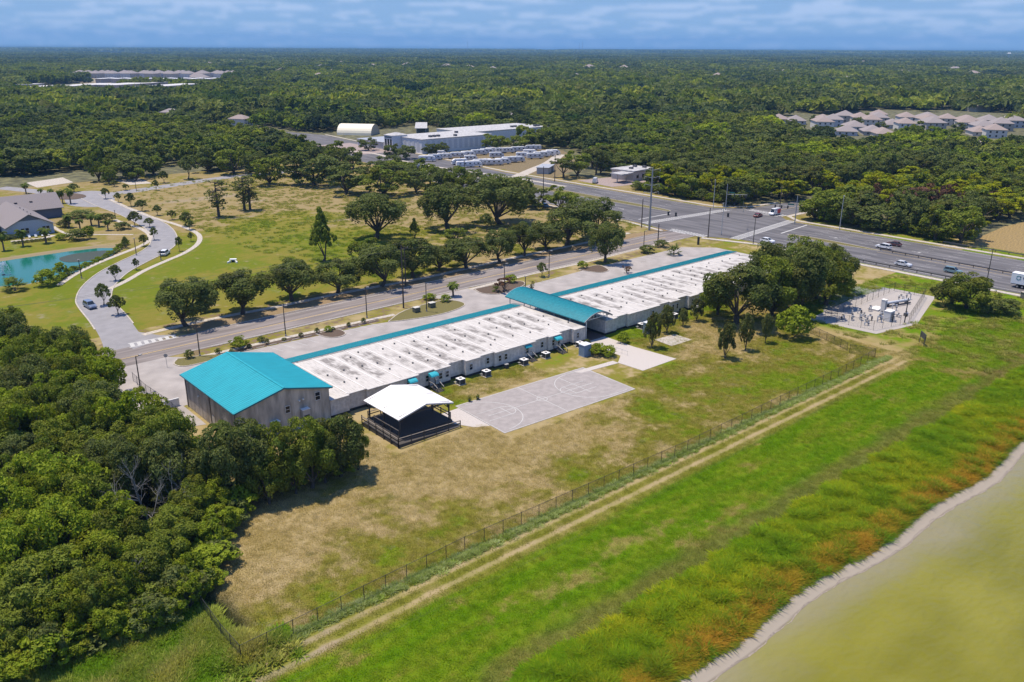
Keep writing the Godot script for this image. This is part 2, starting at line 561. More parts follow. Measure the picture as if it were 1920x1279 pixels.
func grass() -> void:
	var reed := tuft_mesh(3, 24, 0.5, 0.75, 0.045)
	var short := tuft_mesh(4, 16, 0.5, 0.16, 0.04)
	var weed := tuft_mesh(6, 30, 0.5, 0.42, 0.07)
	var xa := []; var ca := []; var xb := []; var cb := []; var xc := []; var cc := []; var xd := []; var cd := []; var xe := []; var ce := []
	# tall marsh grass on the bank
	for k in 42000:
		var x := rng.randf_range(22.0, 215.0)
		var q := shore(x)
		var z := rng.randf_range(-52.5, q - 2.1)
		var b := nB.get_noise_2d(x, z)
		var a := nA.get_noise_2d(x * 1.6, z * 1.6 + 300.0)
		var f := nB.get_noise_2d(x * 2.2, z * 3.0 - 700.0)
		if z + 1.5 * b < -51.2:
			continue
		var rust := smoothstep(q - 6.2, q - 4.4, z + 1.4 * b) * smoothstep(q - 1.6, q - 2.8, z + 0.6 * b)
		var edge := smoothstep(q - 2.9, q - 2.2, z + 0.8 * b)
		var c := mixc(Color(0.145, 0.28, 0.008), Color(0.46, 0.43, 0.018), 0.45 + 0.9 * f + 0.7 * a)
		c = mixc(c, Color(0.50, 0.28, 0.035), rust * (0.75 + 0.6 * a))
		c = mixc(c, Color(0.11, 0.19, 0.02), edge * 0.7)
		c = mixc(c, Color(0.10, 0.27, 0.012), smoothstep(0.16, 0.40, f) * 0.7)
		var tall := 0.42 + 0.5 * smoothstep(0.05, 0.4, f) + 0.35 * rng.randf() - 0.3 * smoothstep(-48.0, -51.5, z) - 0.35 * smoothstep(q - 3.2, q - 2.2, z)
		xa.append(upright(x, land(x, z), z, rng.randf_range(0.8, 1.5), tall)); ca.append(c * rng.randf_range(0.75, 1.2))
	scatter("marsh_grass", "tall green and rust-coloured marsh grass along the pond bank", "grass", reed, xa, ca)
	# the mown strip and the school yard
	for k in 120000:
		var x := rng.randf_range(16.0, 215.0)
		var z := rng.randf_range(-118.0, -51.0)
		if x < 26.5 and z < -78.0 or z < -72.0 and x > 170.0 and z > -98.0:
			continue
		if x > 64.0 and x < 131.5 and z < -93.5:
			if x < 82.0 and z < -101.0 or x > 81.3 and x < 114.0 and z > -110.6 or x > 106.0 and z < -99.0:
				continue
		if z > -72.0 and z < -67.6 and x < 168.0 and absf(absf(z + 69.8) - 1.1) < 0.55:
			continue
		var c := lawn_color(x, z)
		xb.append(upright(x, 0, z, rng.randf_range(0.5, 1.3), rng.randf_range(0.5, 1.3))); cb.append(c * rng.randf_range(0.75, 1.3))
	scatter("lawn_grass", "short mown grass of the yard and the strip beside the track", "grass", short, xb, cb)
	# rank weeds along the chain-link fence, and in the corner by the wood
	for k in 3000:
		var x := rng.randf_range(22.0, 166.0)
		var z := -72.15 + rng.randfn(0.0, 0.42)
		if rng.randf() < 0.35 + 0.5 * nB.get_noise_2d(x * 0.7, 9.0):
			continue
		xc.append(upright(x, 0, z, rng.randf_range(0.5, 1.1), rng.randf_range(0.35, 1.0)))
		cc.append(mixc(Color(0.28, 0.38, 0.05), Color(0.52, 0.56, 0.26), rng.randf()) * rng.randf_range(0.7, 1.15))
	scatter("fence_weeds", "pale green weeds growing along the foot of the long fence", "weeds", weed, xc, cc)
	for k in 16000:
		var x := rng.randf_range(-6.0, 31.0)
		var z := rng.randf_range(-90.0, -69.0)
		var b := nB.get_noise_2d(x, z)
		if x > 26.5 + 3.0 * b and z < -74.0 or x > 22.0 and z > -72.0 and rng.randf() < 0.9:
			continue
		xd.append(upright(x, 0, z, rng.randf_range(0.8, 2.0), rng.randf_range(0.7, 2.2) + b))
		cd.append(mixc(Color(0.21, 0.37, 0.018), Color(0.56, 0.50, 0.14), 0.4 + 1.3 * b) * rng.randf_range(0.6, 1.25))
	scatter("corner_weeds", "rank weeds and vines at the foot of the wood in the lower left corner", "weeds", weed, xd, cd)
	# rough growth of the field and round the metering station
	for k in 42000:
		var x := rng.randf_range(58.0, 232.0)
		var z := rng.randf_range(-400.0, -190.0)
		if k < 6000:
			x = rng.randf_range(172.0, 234.0); z = rng.randf_range(-104.0, -55.0)
			if x > 177.0 and x < 219.0 and z < -80.0 and z > -99.0:
				continue
		var b := nB.get_noise_2d(x, z) + 0.6 * nA.get_noise_2d(x, z)
		if rng.randf() > 0.35 + b * 1.2 or k >= 6000 and (x < 108.0 or z < -330.0 and x < 150.0 and rng.randf() < 0.7):
			continue
		xe.append(upright(x, 0, z, rng.randf_range(0.6, 1.6), rng.randf_range(0.5, 1.6)))
		ce.append((field_color(x, z) if k >= 6000 else lawn_color(x, z)).lerp(Color(0.24, 0.30, 0.05), 0.45) * rng.randf_range(0.85, 1.3))
	scatter("rough_grass", "rough tufted grass of the open field and the mound beside the highway", "grass", weed, xe, ce)

func line(called: String, mb: MB, key: String) -> void:
	struct(called, mb, M[key])

func road_z(x: float, which: int) -> float:
	# near edge, centre line, far edge of the two-lane road
	return [-168.1 - 0.019 * (x - 54.0), -173.0 - 0.022 * (x - 54.0), -179.4 - 0.019 * (x - 54.0)][which]

func along(x0: float, x1: float, which: int, off := 0.0) -> PackedVector2Array:
	return pts([Vector2(x0, road_z(x0, which) + off), Vector2((x0 + x1) * 0.5, road_z((x0 + x1) * 0.5, which) + off), Vector2(x1, road_z(x1, which) + off)])

func dashes(mb: MB, x: float, z0: float, z1: float, w: float, y: float, on := 3.0, off := 6.0) -> void:
	var z := z0
	while z < z1:
		mb.quad(Vector3(x - w, y, z), Vector3(x + w, y, z), Vector3(x + w, y, z + on), Vector3(x - w, y, z + on))
		z += on + off

func build_roads() -> void:
	gmat("asphalt_road", 0.27, 0.232, 0.212, 0.9, 16.0, 0.70, 61, 0.03, Vector3(0.1, 1.0, 1.0))
	gmat("asphalt_highway", 0.165, 0.156, 0.158, 0.88, 18.0, 0.62, 62, 0.02, Vector3(1.0, 1.0, 0.12))
	gmat("asphalt_lot", 0.365, 0.33, 0.305, 0.92, 26.0, 0.85, 63, 0.02)
	gmat("asphalt_lane", 0.265, 0.255, 0.26, 0.9, 19.0, 0.90, 64, 0.02)
	gmat("concrete", 0.55, 0.49, 0.41, 0.9, 6.0, 0.74, 65, 0.03)
	gmat("plaza_concrete", 0.52, 0.47, 0.425, 0.9, 7.0, 0.86, 66, 0.08)
	gmat("court_surface", 0.335, 0.30, 0.28, 0.9, 15.0, 0.88, 67, 0.03)
	gmat("white_paint", 0.66, 0.645, 0.61, 0.7, 3.0, 0.68, 68, 0.06)
	gmat("yellow_paint", 0.72, 0.50, 0.16, 0.7, 3.0, 0.72, 69, 0.06)
	gmat("gravel", 0.56, 0.51, 0.465, 0.95, 3.0, 0.62, 70, 0.1)
	gmat("mulch", 0.17, 0.115, 0.075, 0.95, 2.0, 0.5, 71, 0.1)
	gmat("bed_turf", 0.22, 0.19, 0.05, 0.95, 3.0, 0.55, 72, 0.08)
	# ---- the two-lane road in front of the school
	var r := MB.new()
	r.poly(pts([Vector2(-30, road_z(-30, 0)), Vector2(236, road_z(236, 0)), Vector2(236, road_z(236, 2)), Vector2(-30, road_z(-30, 2))]), 0.03)
	struct("road", r, M.asphalt_road)
	var y := MB.new()
	y.ribbon(along(-30, 222, 1, 0.13), -0.06, 0.06, 0.036); y.ribbon(along(-30, 222, 1, -0.13), -0.06, 0.06, 0.036)
	line("road_centre_lines", y, "yellow_paint")
	var e := MB.new()
	e.ribbon(along(58, 226, 0, -0.6), -0.07, 0.07, 0.036); e.ribbon(along(72, 226, 2, 1.3), -0.07, 0.07, 0.036)
	line("road_edge_lines", e, "white_paint")
	var k := MB.new()
	k.ribbon(along(62, 117, 0, 0.1), -0.12, 0.12, 0.12, 0.12); k.ribbon(along(133, 230, 0, 0.1), -0.12, 0.12, 0.12, 0.12)
	k.ribbon(along(66, 228, 2, -0.1), -0.12, 0.12, 0.12, 0.12)
	struct("road_kerbs", k, M.concrete)
	var sw := MB.new()
	sw.ribbon(smooth_path([Vector2(53.9, -185.6), Vector2(57.8, -186.2), Vector2(63.3, -186.6), Vector2(69.0, -186.9), Vector2(75.5, -186.9), Vector2(86.1, -186.4), Vector2(104.1, -186.7), Vector2(130.2, -185.6), Vector2(163.0, -187.4), Vector2(195.6, -187.9), Vector2(217.7, -189.1)]), -0.85, 0.85, 0.045, 0.04)
	sw.ribbon(smooth_path([Vector2(54.7, -163.9), Vector2(60.7, -163.7), Vector2(79.9, -163.5), Vector2(104.3, -162.4)]), -0.7, 0.7, 0.045, 0.04)
	sw.ribbon(smooth_path([Vector2(131.5, -168.2), Vector2(155.5, -169.7), Vector2(176.9, -169.6), Vector2(197.1, -170.8), Vector2(218.9, -171.5)]), -0.7, 0.7, 0.045, 0.04)
	struct("pavement", sw, M.concrete)
	# zebra bars of the crossing over the estate road
	var z := MB.new()
	for t in [[Vector2(49.4, -181.6), Vector2(59.4, -181.0)], [Vector2(48.9, -178.9), Vector2(59.3, -179.1)]]:
		z.ribbon(pts(t), -0.16, 0.16, 0.046)
	for q in 7:
		var f := (q + 0.5) / 7.0
		var a: Vector2 = Vector2(49.4, -181.6).lerp(Vector2(59.4, -181.0), f)
		var b: Vector2 = Vector2(48.9, -178.9).lerp(Vector2(59.3, -179.1), f)
		z.ribbon(pts([a, b]), -0.42, 0.42, 0.05)
	line("crosswalk_bars", z, "white_paint")
	# ---- the car park
	var lot := MB.new()
	lot.poly(pts([Vector2(37.5, -134), Vector2(41, -168.2), Vector2(53, -168.1), Vector2(56.5, -164.5), Vector2(62, -161.2), Vector2(96, -159.4), Vector2(99.5, -158.6), Vector2(103.5, -157.2), Vector2(113, -155.6), Vector2(121, -157.4), Vector2(123, -161), Vector2(119, -169), Vector2(132, -169.4), Vector2(132.5, -163.4), Vector2(139, -160.6), Vector2(148, -161.6), Vector2(172, -163.2), Vector2(214, -163.6), Vector2(222, -156), Vector2(222, -141.2), Vector2(46, -141.2), Vector2(46, -131)]), 0.025)
	struct("car_park", lot, M.asphalt_lot)
	var pl := MB.new()
	for q in 13:
		var x := 63.0 + 2.75 * q
		if q == 8 or q == 7:
			continue
		pl.ribbon(pts([Vector2(x, -161.0), Vector2(x + 1.2, -155.9)]), -0.06, 0.06, 0.032)
	for q in 22:
		var x := 141.0 + 2.75 * q
		pl.ribbon(pts([Vector2(x, -162.3), Vector2(x + 1.2, -157.2)]), -0.06, 0.06, 0.032)
	line("parking_bay_lines", pl, "white_paint")
	var stop := MB.new().box(0, 0.06, 0, 1.8, 0.12, 0.16).mesh(M.concrete)
	for q in 13:
		if q < 7 or q > 8:
			var o := inst("wheel_stop", stop)
			o.position = Vector3(64.4 + 2.75 * q, 0.03, -161.2)
			tag(o, "low concrete wheel stop in the near car park", "wheel stop", "wheel stops of the near car park")
	# planted islands with kerbs
	var isl := [
		[smooth_path([Vector2(54, -165.4), Vector2(52.4, -163), Vector2(53.4, -160.4), Vector2(58, -160), Vector2(63, -160.6), Vector2(60, -163.4), Vector2(54, -165.4)], 4), "bed_turf"],
		[smooth_path([Vector2(83, -161.4), Vector2(84, -157.4), Vector2(86.5, -156.4), Vector2(88.4, -158), Vector2(88, -161.4), Vector2(83, -161.4)], 4), "mulch"],
		[smooth_path([Vector2(100, -158.5), Vector2(104, -157), Vector2(113, -155.4), Vector2(121, -157.2), Vector2(122.6, -160.8), Vector2(119.5, -164.4), Vector2(108, -163.4), Vector2(100, -158.5)], 4), "bed_turf"],
		[smooth_path([Vector2(132.6, -167.5), Vector2(131.6, -163), Vector2(134.5, -159.8), Vector2(140, -160.4), Vector2(146, -162.6), Vector2(146, -166.5), Vector2(132.6, -167.5)], 4), "mulch"],
		[smooth_path([Vector2(168, -164), Vector2(170, -158.5), Vector2(173, -157.8), Vector2(175, -159.5), Vector2(176, -164.5), Vector2(168, -164)], 4), "mulch"],
	]
	for q in isl:
		var i := MB.new()
		i.poly(q[0], 0.13, 0.13)
		struct("planting_island", i, M[q[1]])
		var kb := MB.new()
		kb.ribbon(q[0], -0.1, 0.12, 0.16, 0.16)
		struct("island_kerb", kb, M.concrete)
	var bed := MB.new()
	bed.ribbon(pts([Vector2(62, -162.3), Vector2(99, -161.2)]), -0.9, 0.9, 0.05, 0.05)
	struct("planting_bed", bed, M.mulch)
	# ---- the highway and its crossing
	var h := MB.new()
	h.poly(pts([Vector2(238.2, 40), Vector2(278.5, 40), Vector2(278.5, -165), Vector2(284, -172), Vector2(310, -172), Vector2(420, -166), Vector2(420, -178), Vector2(310, -188), Vector2(290, -190), Vector2(280, -200), Vector2(281, -330), Vector2(292, -430), Vector2(305, -560), Vector2(270, -700), Vector2(252, -1000), Vector2(236, -1000), Vector2(246, -700), Vector2(262, -560), Vector2(250, -430), Vector2(238, -330), Vector2(234, -200), Vector2(231, -182), Vector2(231, -171), Vector2(238.2, -160)]), 0.034)
	struct("highway", h, M.asphalt_highway)
	var hs := MB.new()
	hs.ribbon(pts([Vector2(236.2, 40), Vector2(236.2, -150), Vector2(230, -168)]), -1.0, 1.0, 0.12, 0.12)
	hs.ribbon(pts([Vector2(281.4, 40), Vector2(281.4, -163), Vector2(287, -170.5), Vector2(310, -170.6)]), -1.0, 1.0, 0.12, 0.12)
	hs.ribbon(pts([Vector2(310, -190), Vector2(293, -191.8), Vector2(283, -201), Vector2(283.6, -330), Vector2(294, -430), Vector2(307.6, -560)]), -0.9, 0.9, 0.12, 0.12)
	hs.ribbon(pts([Vector2(229, -184), Vector2(232, -202), Vector2(235.5, -330)]), -0.8, 0.8, 0.12, 0.12)
	struct("highway_pavement", hs, M.concrete)
	var md := MB.new()
	md.poly(smooth_path([Vector2(257, -152.5), Vector2(258.4, -151), Vector2(259.4, -140), Vector2(258.2, -122), Vector2(256.8, -122), Vector2(255.4, -140), Vector2(257, -152.5)], 4), 0.16, 0.15)
	md.poly(smooth_path([Vector2(259.5, -206), Vector2(262.5, -212), Vector2(264, -260), Vector2(266, -320), Vector2(258, -320), Vector2(258, -260), Vector2(259.5, -206)], 4), 0.16, 0.15)
	struct("highway_median", md, M.bed_turf)
	var mk := MB.new()
	mk.ribbon(smooth_path([Vector2(257, -152.5), Vector2(258.4, -151), Vector2(259.4, -140), Vector2(258.2, -122), Vector2(256.8, -122), Vector2(255.4, -140), Vector2(257, -152.5)], 4), -0.15, 0.15, 0.18, 0.16)
	mk.ribbon(smooth_path([Vector2(259.5, -206), Vector2(262.5, -212), Vector2(264, -260), Vector2(266, -320), Vector2(258, -320), Vector2(258, -260), Vector2(259.5, -206)], 4), -0.15, 0.15, 0.18, 0.16)
	struct("median_kerb", mk, M.concrete)
	var hl := MB.new()
	for x in [240.4, 277.6]:
		hl.quad(Vector3(x - 0.08, 0.04, -158), Vector3(x + 0.08, 0.04, -158), Vector3(x + 0.08, 0.04, 40), Vector3(x - 0.08, 0.04, 40))
	for x in [244.2, 247.9, 251.6, 263.2, 266.9, 270.6, 274.2]:
		dashes(hl, x, -148.0, 40.0, 0.07, 0.04)
	for x in [236.5, 279.2]:
		hl.quad(Vector3(x - 0.08, 0.04, -325), Vector3(x + 0.08, 0.04, -325), Vector3(x + 0.08, 0.04, -204), Vector3(x - 0.08, 0.04, -204))
	for x in [240.2, 243.9, 247.6, 251.2, 267.4, 271.0, 274.8]:
		dashes(hl, x, -325.0, -208.0, 0.07, 0.04)
	for q in [[Vector2(257.2, -155), Vector2(277, -157)], [Vector2(238.5, -203), Vector2(257, -203)], [Vector2(231.4, -176), Vector2(231.4, -181)], [Vector2(283.5, -173), Vector2(283.5, -180)]]:
		hl.ribbon(pts(q), -0.3, 0.3, 0.04)
	# ladder crossings on the four arms
	for q in [[Vector2(237, -160), Vector2(281, -165)], [Vector2(234.5, -197), Vector2(281.5, -193.5)], [Vector2(233.2, -168.5), Vector2(233.2, -184.5)], [Vector2(286.5, -171.6), Vector2(287.5, -189)]]:
		var d: Vector2 = (q[1] - q[0]).normalized()
		var nn := Vector2(-d.y, d.x)
		hl.ribbon(pts([q[0] + nn * 1.5, q[1] + nn * 1.5]), -0.15, 0.15, 0.042)
		hl.ribbon(pts([q[0] - nn * 1.5, q[1] - nn * 1.5]), -0.15, 0.15, 0.042)
		var m := int(q[0].distance_to(q[1]) / 1.25)
		for w in m:
			var p: Vector2 = q[0] + d * (w + 0.5) * 1.25
			hl.ribbon(pts([p - nn * 1.5, p + nn * 1.5]), -0.3, 0.3, 0.046)
	# turn arrows
	for p in [Vector2(265, -112), Vector2(265, -140), Vector2(250, -222), Vector2(254, -230), Vector2(250, -250)]:
		hl.quad(Vector3(p.x - 0.12, 0.041, p.y - 1.4), Vector3(p.x + 0.12, 0.041, p.y - 1.4), Vector3(p.x + 0.12, 0.041, p.y + 0.6), Vector3(p.x - 0.12, 0.041, p.y + 0.6))
		hl.tri(Vector3(p.x - 0.6, 0.041, p.y + 0.6), Vector3(p.x + 0.6, 0.041, p.y + 0.6), Vector3(p.x, 0.041, p.y + 1.8))
	line("highway_markings", hl, "white_paint")
	var hy := MB.new()
	for x in [255.6, 259.2]:
		hy.quad(Vector3(x - 0.08, 0.04, -120), Vector3(x + 0.08, 0.04, -120), Vector3(x + 0.08, 0.04, 40), Vector3(x - 0.08, 0.04, 40))
	hy.ribbon(pts([Vector2(288, -180), Vector2(310, -180), Vector2(420, -172)]), -0.1, 0.1, 0.04)
	line("highway_yellow_lines", hy, "yellow_paint")
	# ---- the estate road winding past the clubhouse
	CURVE = [Vector2(47.4, -176.7), Vector2(49.7, -187.3), Vector2(51.7, -201.7), Vector2(53.2, -217.3), Vector2(54.8, -224.5), Vector2(58.8, -234.4), Vector2(65.9, -246.0), Vector2(74.6, -255.7), Vector2(83.3, -264.5), Vector2(90.0, -274.5), Vector2(94.9, -288.5), Vector2(97.9, -303.6), Vector2(98.9, -319.2), Vector2(99.3, -338.1), Vector2(98.2, -357.0), Vector2(98.3, -374.7), Vector2(99.3, -389.4)]
	var cp := smooth_path(CURVE, 5)
	var cr := MB.new()
	cr.ribbon(cp, -3.9, 3.9, 0.026)
	struct("estate_road", cr, M.asphalt_lane)
	var ck := MB.new()
	ck.ribbon(cp.slice(8), -4.2, -3.9, 0.12, 0.12); ck.ribbon(cp.slice(8), 3.9, 4.2, 0.12, 0.12)
	struct("estate_kerbs", ck, M.concrete)
	var mouth := MB.new()
	mouth.poly(pts([Vector2(48.7, -184.5), Vector2(51.2, -202.0), Vector2(53.6, -200.0), Vector2(53.2, -194.1), Vector2(54.0, -188.0), Vector2(56.6, -182.9), Vector2(59.5, -181.3), Vector2(49.2, -177.4)]), 0.033)
	struct("estate_road_mouth", mouth, M.asphalt_lane)
	var turn := MB.new()
	turn.poly(smooth_path([Vector2(89.3, -387.2), Vector2(95.6, -399.7), Vector2(102.6, -401.3), Vector2(107.0, -393.9), Vector2(105.4, -373.9), Vector2(97.4, -357.7), Vector2(90.2, -360.5), Vector2(86.4, -369.9), Vector2(89.3, -387.2)], 5), 0.022)
	turn.ribbon(smooth_path([Vector2(101.0, -384.4), Vector2(112.8, -387.3), Vector2(130.4, -391.9), Vector2(146.9, -396.9), Vector2(167.3, -402.3), Vector2(186.1, -401.0), Vector2(205.7, -405.1)]), -4.2, 4.2, 0.024)
	turn.ribbon(smooth_path([Vector2(75.2, -435.6), Vector2(83.9, -416.8), Vector2(91.5, -395.9), Vector2(100.1, -388.7)]), -3.5, 3.5, 0.018)
	struct("estate_turning_circle", turn, M.asphalt_lane)
	var tri_ := MB.new()
	tri_.poly(smooth_path([Vector2(87.5, -392.2), Vector2(91.9, -399.1), Vector2(96.1, -397.4), Vector2(98.1, -390.4), Vector2(96.8, -384.4), Vector2(91.9, -381.6), Vector2(87.7, -385.1), Vector2(87.5, -392.2)], 5), 0.14, 0.14)
	struct("turning_circle_island", tri_, M.mulch)
	var es := MB.new()
	es.ribbon(smooth_path([Vector2(59.9, -229.3), Vector2(65.6, -234.4), Vector2(73.3, -242.8), Vector2(82.0, -250.4), Vector2(90.0, -257.0), Vector2(98.0, -266.7), Vector2(103.3, -278.2), Vector2(105.0, -289.2), Vector2(104.6, -302.9), Vector2(103.0, -319.8), Vector2(102.4, -338.5), Vector2(102.6, -361.3), Vector2(102.9, -372.6)]), -0.8, 0.8, 0.05, 0.05)
	es.ribbon(smooth_path([Vector2(50.9, -241.8), Vector2(57.3, -251.0), Vector2(65.4, -260.0), Vector2(74.6, -268.1), Vector2(82.9, -275.4), Vector2(87.7, -281.6), Vector2(91.4, -291.5), Vector2(92.5, -304.4), Vector2(91.2, -315.4), Vector2(90.8, -326.0)]), -0.8, 0.8, 0.05, 0.05)
	es.ribbon(smooth_path([Vector2(70.4, -326.6), Vector2(70.1, -317.3), Vector2(71.6, -308.1), Vector2(77.7, -302.9), Vector2(87.3, -294.9)]), -0.6, 0.6, 0.056, 0.05)
	es.ribbon(smooth_path([Vector2(53.5, -309.3), Vector2(58.0, -308.6), Vector2(63.5, -308.3), Vector2(66.6, -311.2)]), -1.0, 1.0, 0.05, 0.05)
	struct("estate_pavement", es, M.concrete)
	var slab := MB.new()
	for q in [[Vector2(87.4, -443.9), Vector2(105.1, -451.2), Vector2(104.7, -431.7), Vector2(87.9, -425.0)], [Vector2(121.4, -426.5), Vector2(132.2, -424.3), Vector2(131.5, -405.4), Vector2(122.3, -406.7)]]:
		slab.poly(pts(q), 0.05, 0.05)
	struct("concrete_slabs", slab, M.concrete)
	# ---- behind the school: court, plaza, paths, metering pad
	var co := MB.new()
	co.poly(pts([Vector2(82.4, -110), Vector2(113.4, -108.8), Vector2(112.8, -94.5), Vector2(81.8, -95.8)]), 0.05, 0.06)
	struct("basketball_court", co, M.court_surface)
	court_lines()
	var pz := MB.new()
	pz.poly(pts([Vector2(124.6, -119), Vector2(130.6, -119), Vector2(130.3, -110.5), Vector2(131.4, -99.8), Vector2(121, -99.8), Vector2(120.6, -106), Vector2(124, -108.4)]), 0.055, 0.06)
	pz.poly(pts([Vector2(110, -108.2), Vector2(120.6, -107.4), Vector2(120.6, -105.8), Vector2(111, -106.8)]), 0.06, 0.06)
	pz.poly(pts([Vector2(137.2, -110.5), Vector2(143.6, -110), Vector2(143.4, -105.2), Vector2(136.8, -105.4)]), 0.055, 0.06)
	pz.poly(pts([Vector2(77.6, -108.8), Vector2(82.3, -108.9), Vector2(81.9, -99.6), Vector2(79.6, -100.8), Vector2(77.9, -103.8)]), 0.045, 0.05)
	struct("concrete_plaza", pz, M.plaza_concrete)
	var fl := MB.new()
	fl.poly(pts([Vector2(124.6, -146.5), Vector2(131, -146.5), Vector2(131, -119), Vector2(124.6, -119)]), 0.04)
	struct("passage_floor", fl, gmat("passage_brick", 0.20, 0.12, 0.105, 0.9, 3.0, 0.6, 73, 0.06))
	var gp := MB.new()
	gp.poly(pts([Vector2(176, -96.5), Vector2(178, -81), Vector2(192, -78.2), Vector2(198, -80), Vector2(218.4, -85.6), Vector2(217.6, -96.6), Vector2(203, -99)]), 0.05)
	struct("gravel_pad", gp, M.gravel)
	var ap := MB.new()
	ap.poly(pts([Vector2(184, -97), Vector2(200, -99.2), Vector2(217, -96.7), Vector2(217, -101), Vector2(208, -106), Vector2(200, -106.5), Vector2(192, -103)]), 0.035)
	struct("station_drive", ap, M.asphalt_lane)

func court_lines() -> void:
	# local frame: u along the court, w across it
	var o := Vector2(82.1, -102.9)
	var u := Vector2(30.98, 1.28).normalized()
	var w := Vector2(-u.y, u.x)
	var mb := MB.new()
	var seg := func(p: Array) -> void:
		var q := PackedVector2Array()
		for a in p:
			q.append(o + u * a.x + w * a.y)
		mb.ribbon(q, -0.06, 0.06, 0.056 + 0.0015 * fmod(mb.v.size() / 6.0, 17.0))
	seg.call([Vector2(0.15, -7), Vector2(30.8, -7)]); seg.call([Vector2(0.15, 7), Vector2(30.8, 7)])
	seg.call([Vector2(0.15, -7), Vector2(0.15, 7)]); seg.call([Vector2(30.8, -7), Vector2(30.8, 7)])
	seg.call([Vector2(14.2, -7), Vector2(14.2, 7)]); seg.call([Vector2(2.0, 0), Vector2(27.0, 0)])
	var circ := func(cx: float, cy: float, r: float, a0: float, a1: float) -> void:
		var p := []
		for k in 33:
			var a := lerpf(a0, a1, k / 32.0)
			p.append(Vector2(cx + cos(a) * r, cy + sin(a) * r))
		seg.call(p)
	circ.call(14.2, 0, 0.95, 0, TAU)
	circ.call(1.6, 0, 6.3, -PI / 2, PI / 2)
	circ.call(5.8, 0, 1.8, -PI / 2, PI / 2)
	circ.call(25.6, 0, 6.3, PI / 2, PI * 1.5)
	circ.call(21.0, 0, 1.8, PI / 2, PI * 1.5)
	for s in [-1.0, 1.0]:
		seg.call([Vector2(0.8, 1.8 * s), Vector2(5.8, 1.8 * s)]); seg.call([Vector2(21.0, 1.8 * s), Vector2(26.0, 1.8 * s)])
		seg.call([Vector2(25.6, 6.3 * s), Vector2(29.6, 6.3 * s)])
	seg.call([Vector2(5.8, -1.8), Vector2(5.8, 1.8)]); seg.call([Vector2(21.0, -1.8), Vector2(21.0, 1.8)]); seg.call([Vector2(23.4, -6.0), Vector2(23.4, 3.0)])
	line("court_lines", mb, "white_paint")

var KIND := {}

func leaf_material(key: String, r: float, g: float, b: float) -> StandardMaterial3D:
	var m := mat(key, r, g, b, 0.62)
	m.vertex_color_use_as_albedo = true
	m.metallic_specular = 0.15
	m.backlight_enabled = true
	m.backlight = lin(0.62, 0.7, 0.3)
	return m

# leaf sprays: folded diamonds over the skin of one clump of foliage
func clump(mb: MB, r: RandomNumberGenerator, at: Vector3, rad: Vector3, out: Vector3, num: int, size: float, tint: Color, droop := 0.0) -> void:
	for k in num:
		var d := Vector3(r.randfn(), r.randfn(), r.randfn()).normalized()
		if d.dot(out) < -0.25:
			d = -d
		var p := at + d * rad * r.randf_range(0.72, 1.06)
		p.y -= droop * r.randf() * maxf(0.0, 0.3 - d.y)
		var nn := (d + Vector3(r.randfn(), r.randfn() + 0.5, r.randfn()) * 0.55).normalized()
		var t := nn.cross(Vector3(r.randfn(), r.randfn(), r.randfn())).normalized()
		var s := nn.cross(t)
		var a := size * r.randf_range(0.6, 1.25)
		var w := a * r.randf_range(0.35, 0.65)
		mb.col = tint * r.randf_range(0.72, 1.3)
		var mid := p + nn * a * 0.16
		mb.tri(p - t * a, mid + s * w, p + t * a)
		mb.tri(p - t * a, p + t * a, mid - s * w)

func limb(mb: MB, r: RandomNumberGenerator, a: Vector3, b: Vector3, r0: float, r1: float, k := 5) -> void:
	var m := a.lerp(b, 0.5) + Vector3(r.randfn(), r.randfn() * 0.4 + 0.3, r.randfn()) * a.distance_to(b) * 0.08
	mb.tube(a, m, r0, (r0 + r1) * 0.5, k, false)
	mb.tube(m, b, (r0 + r1) * 0.5, r1, k, false)

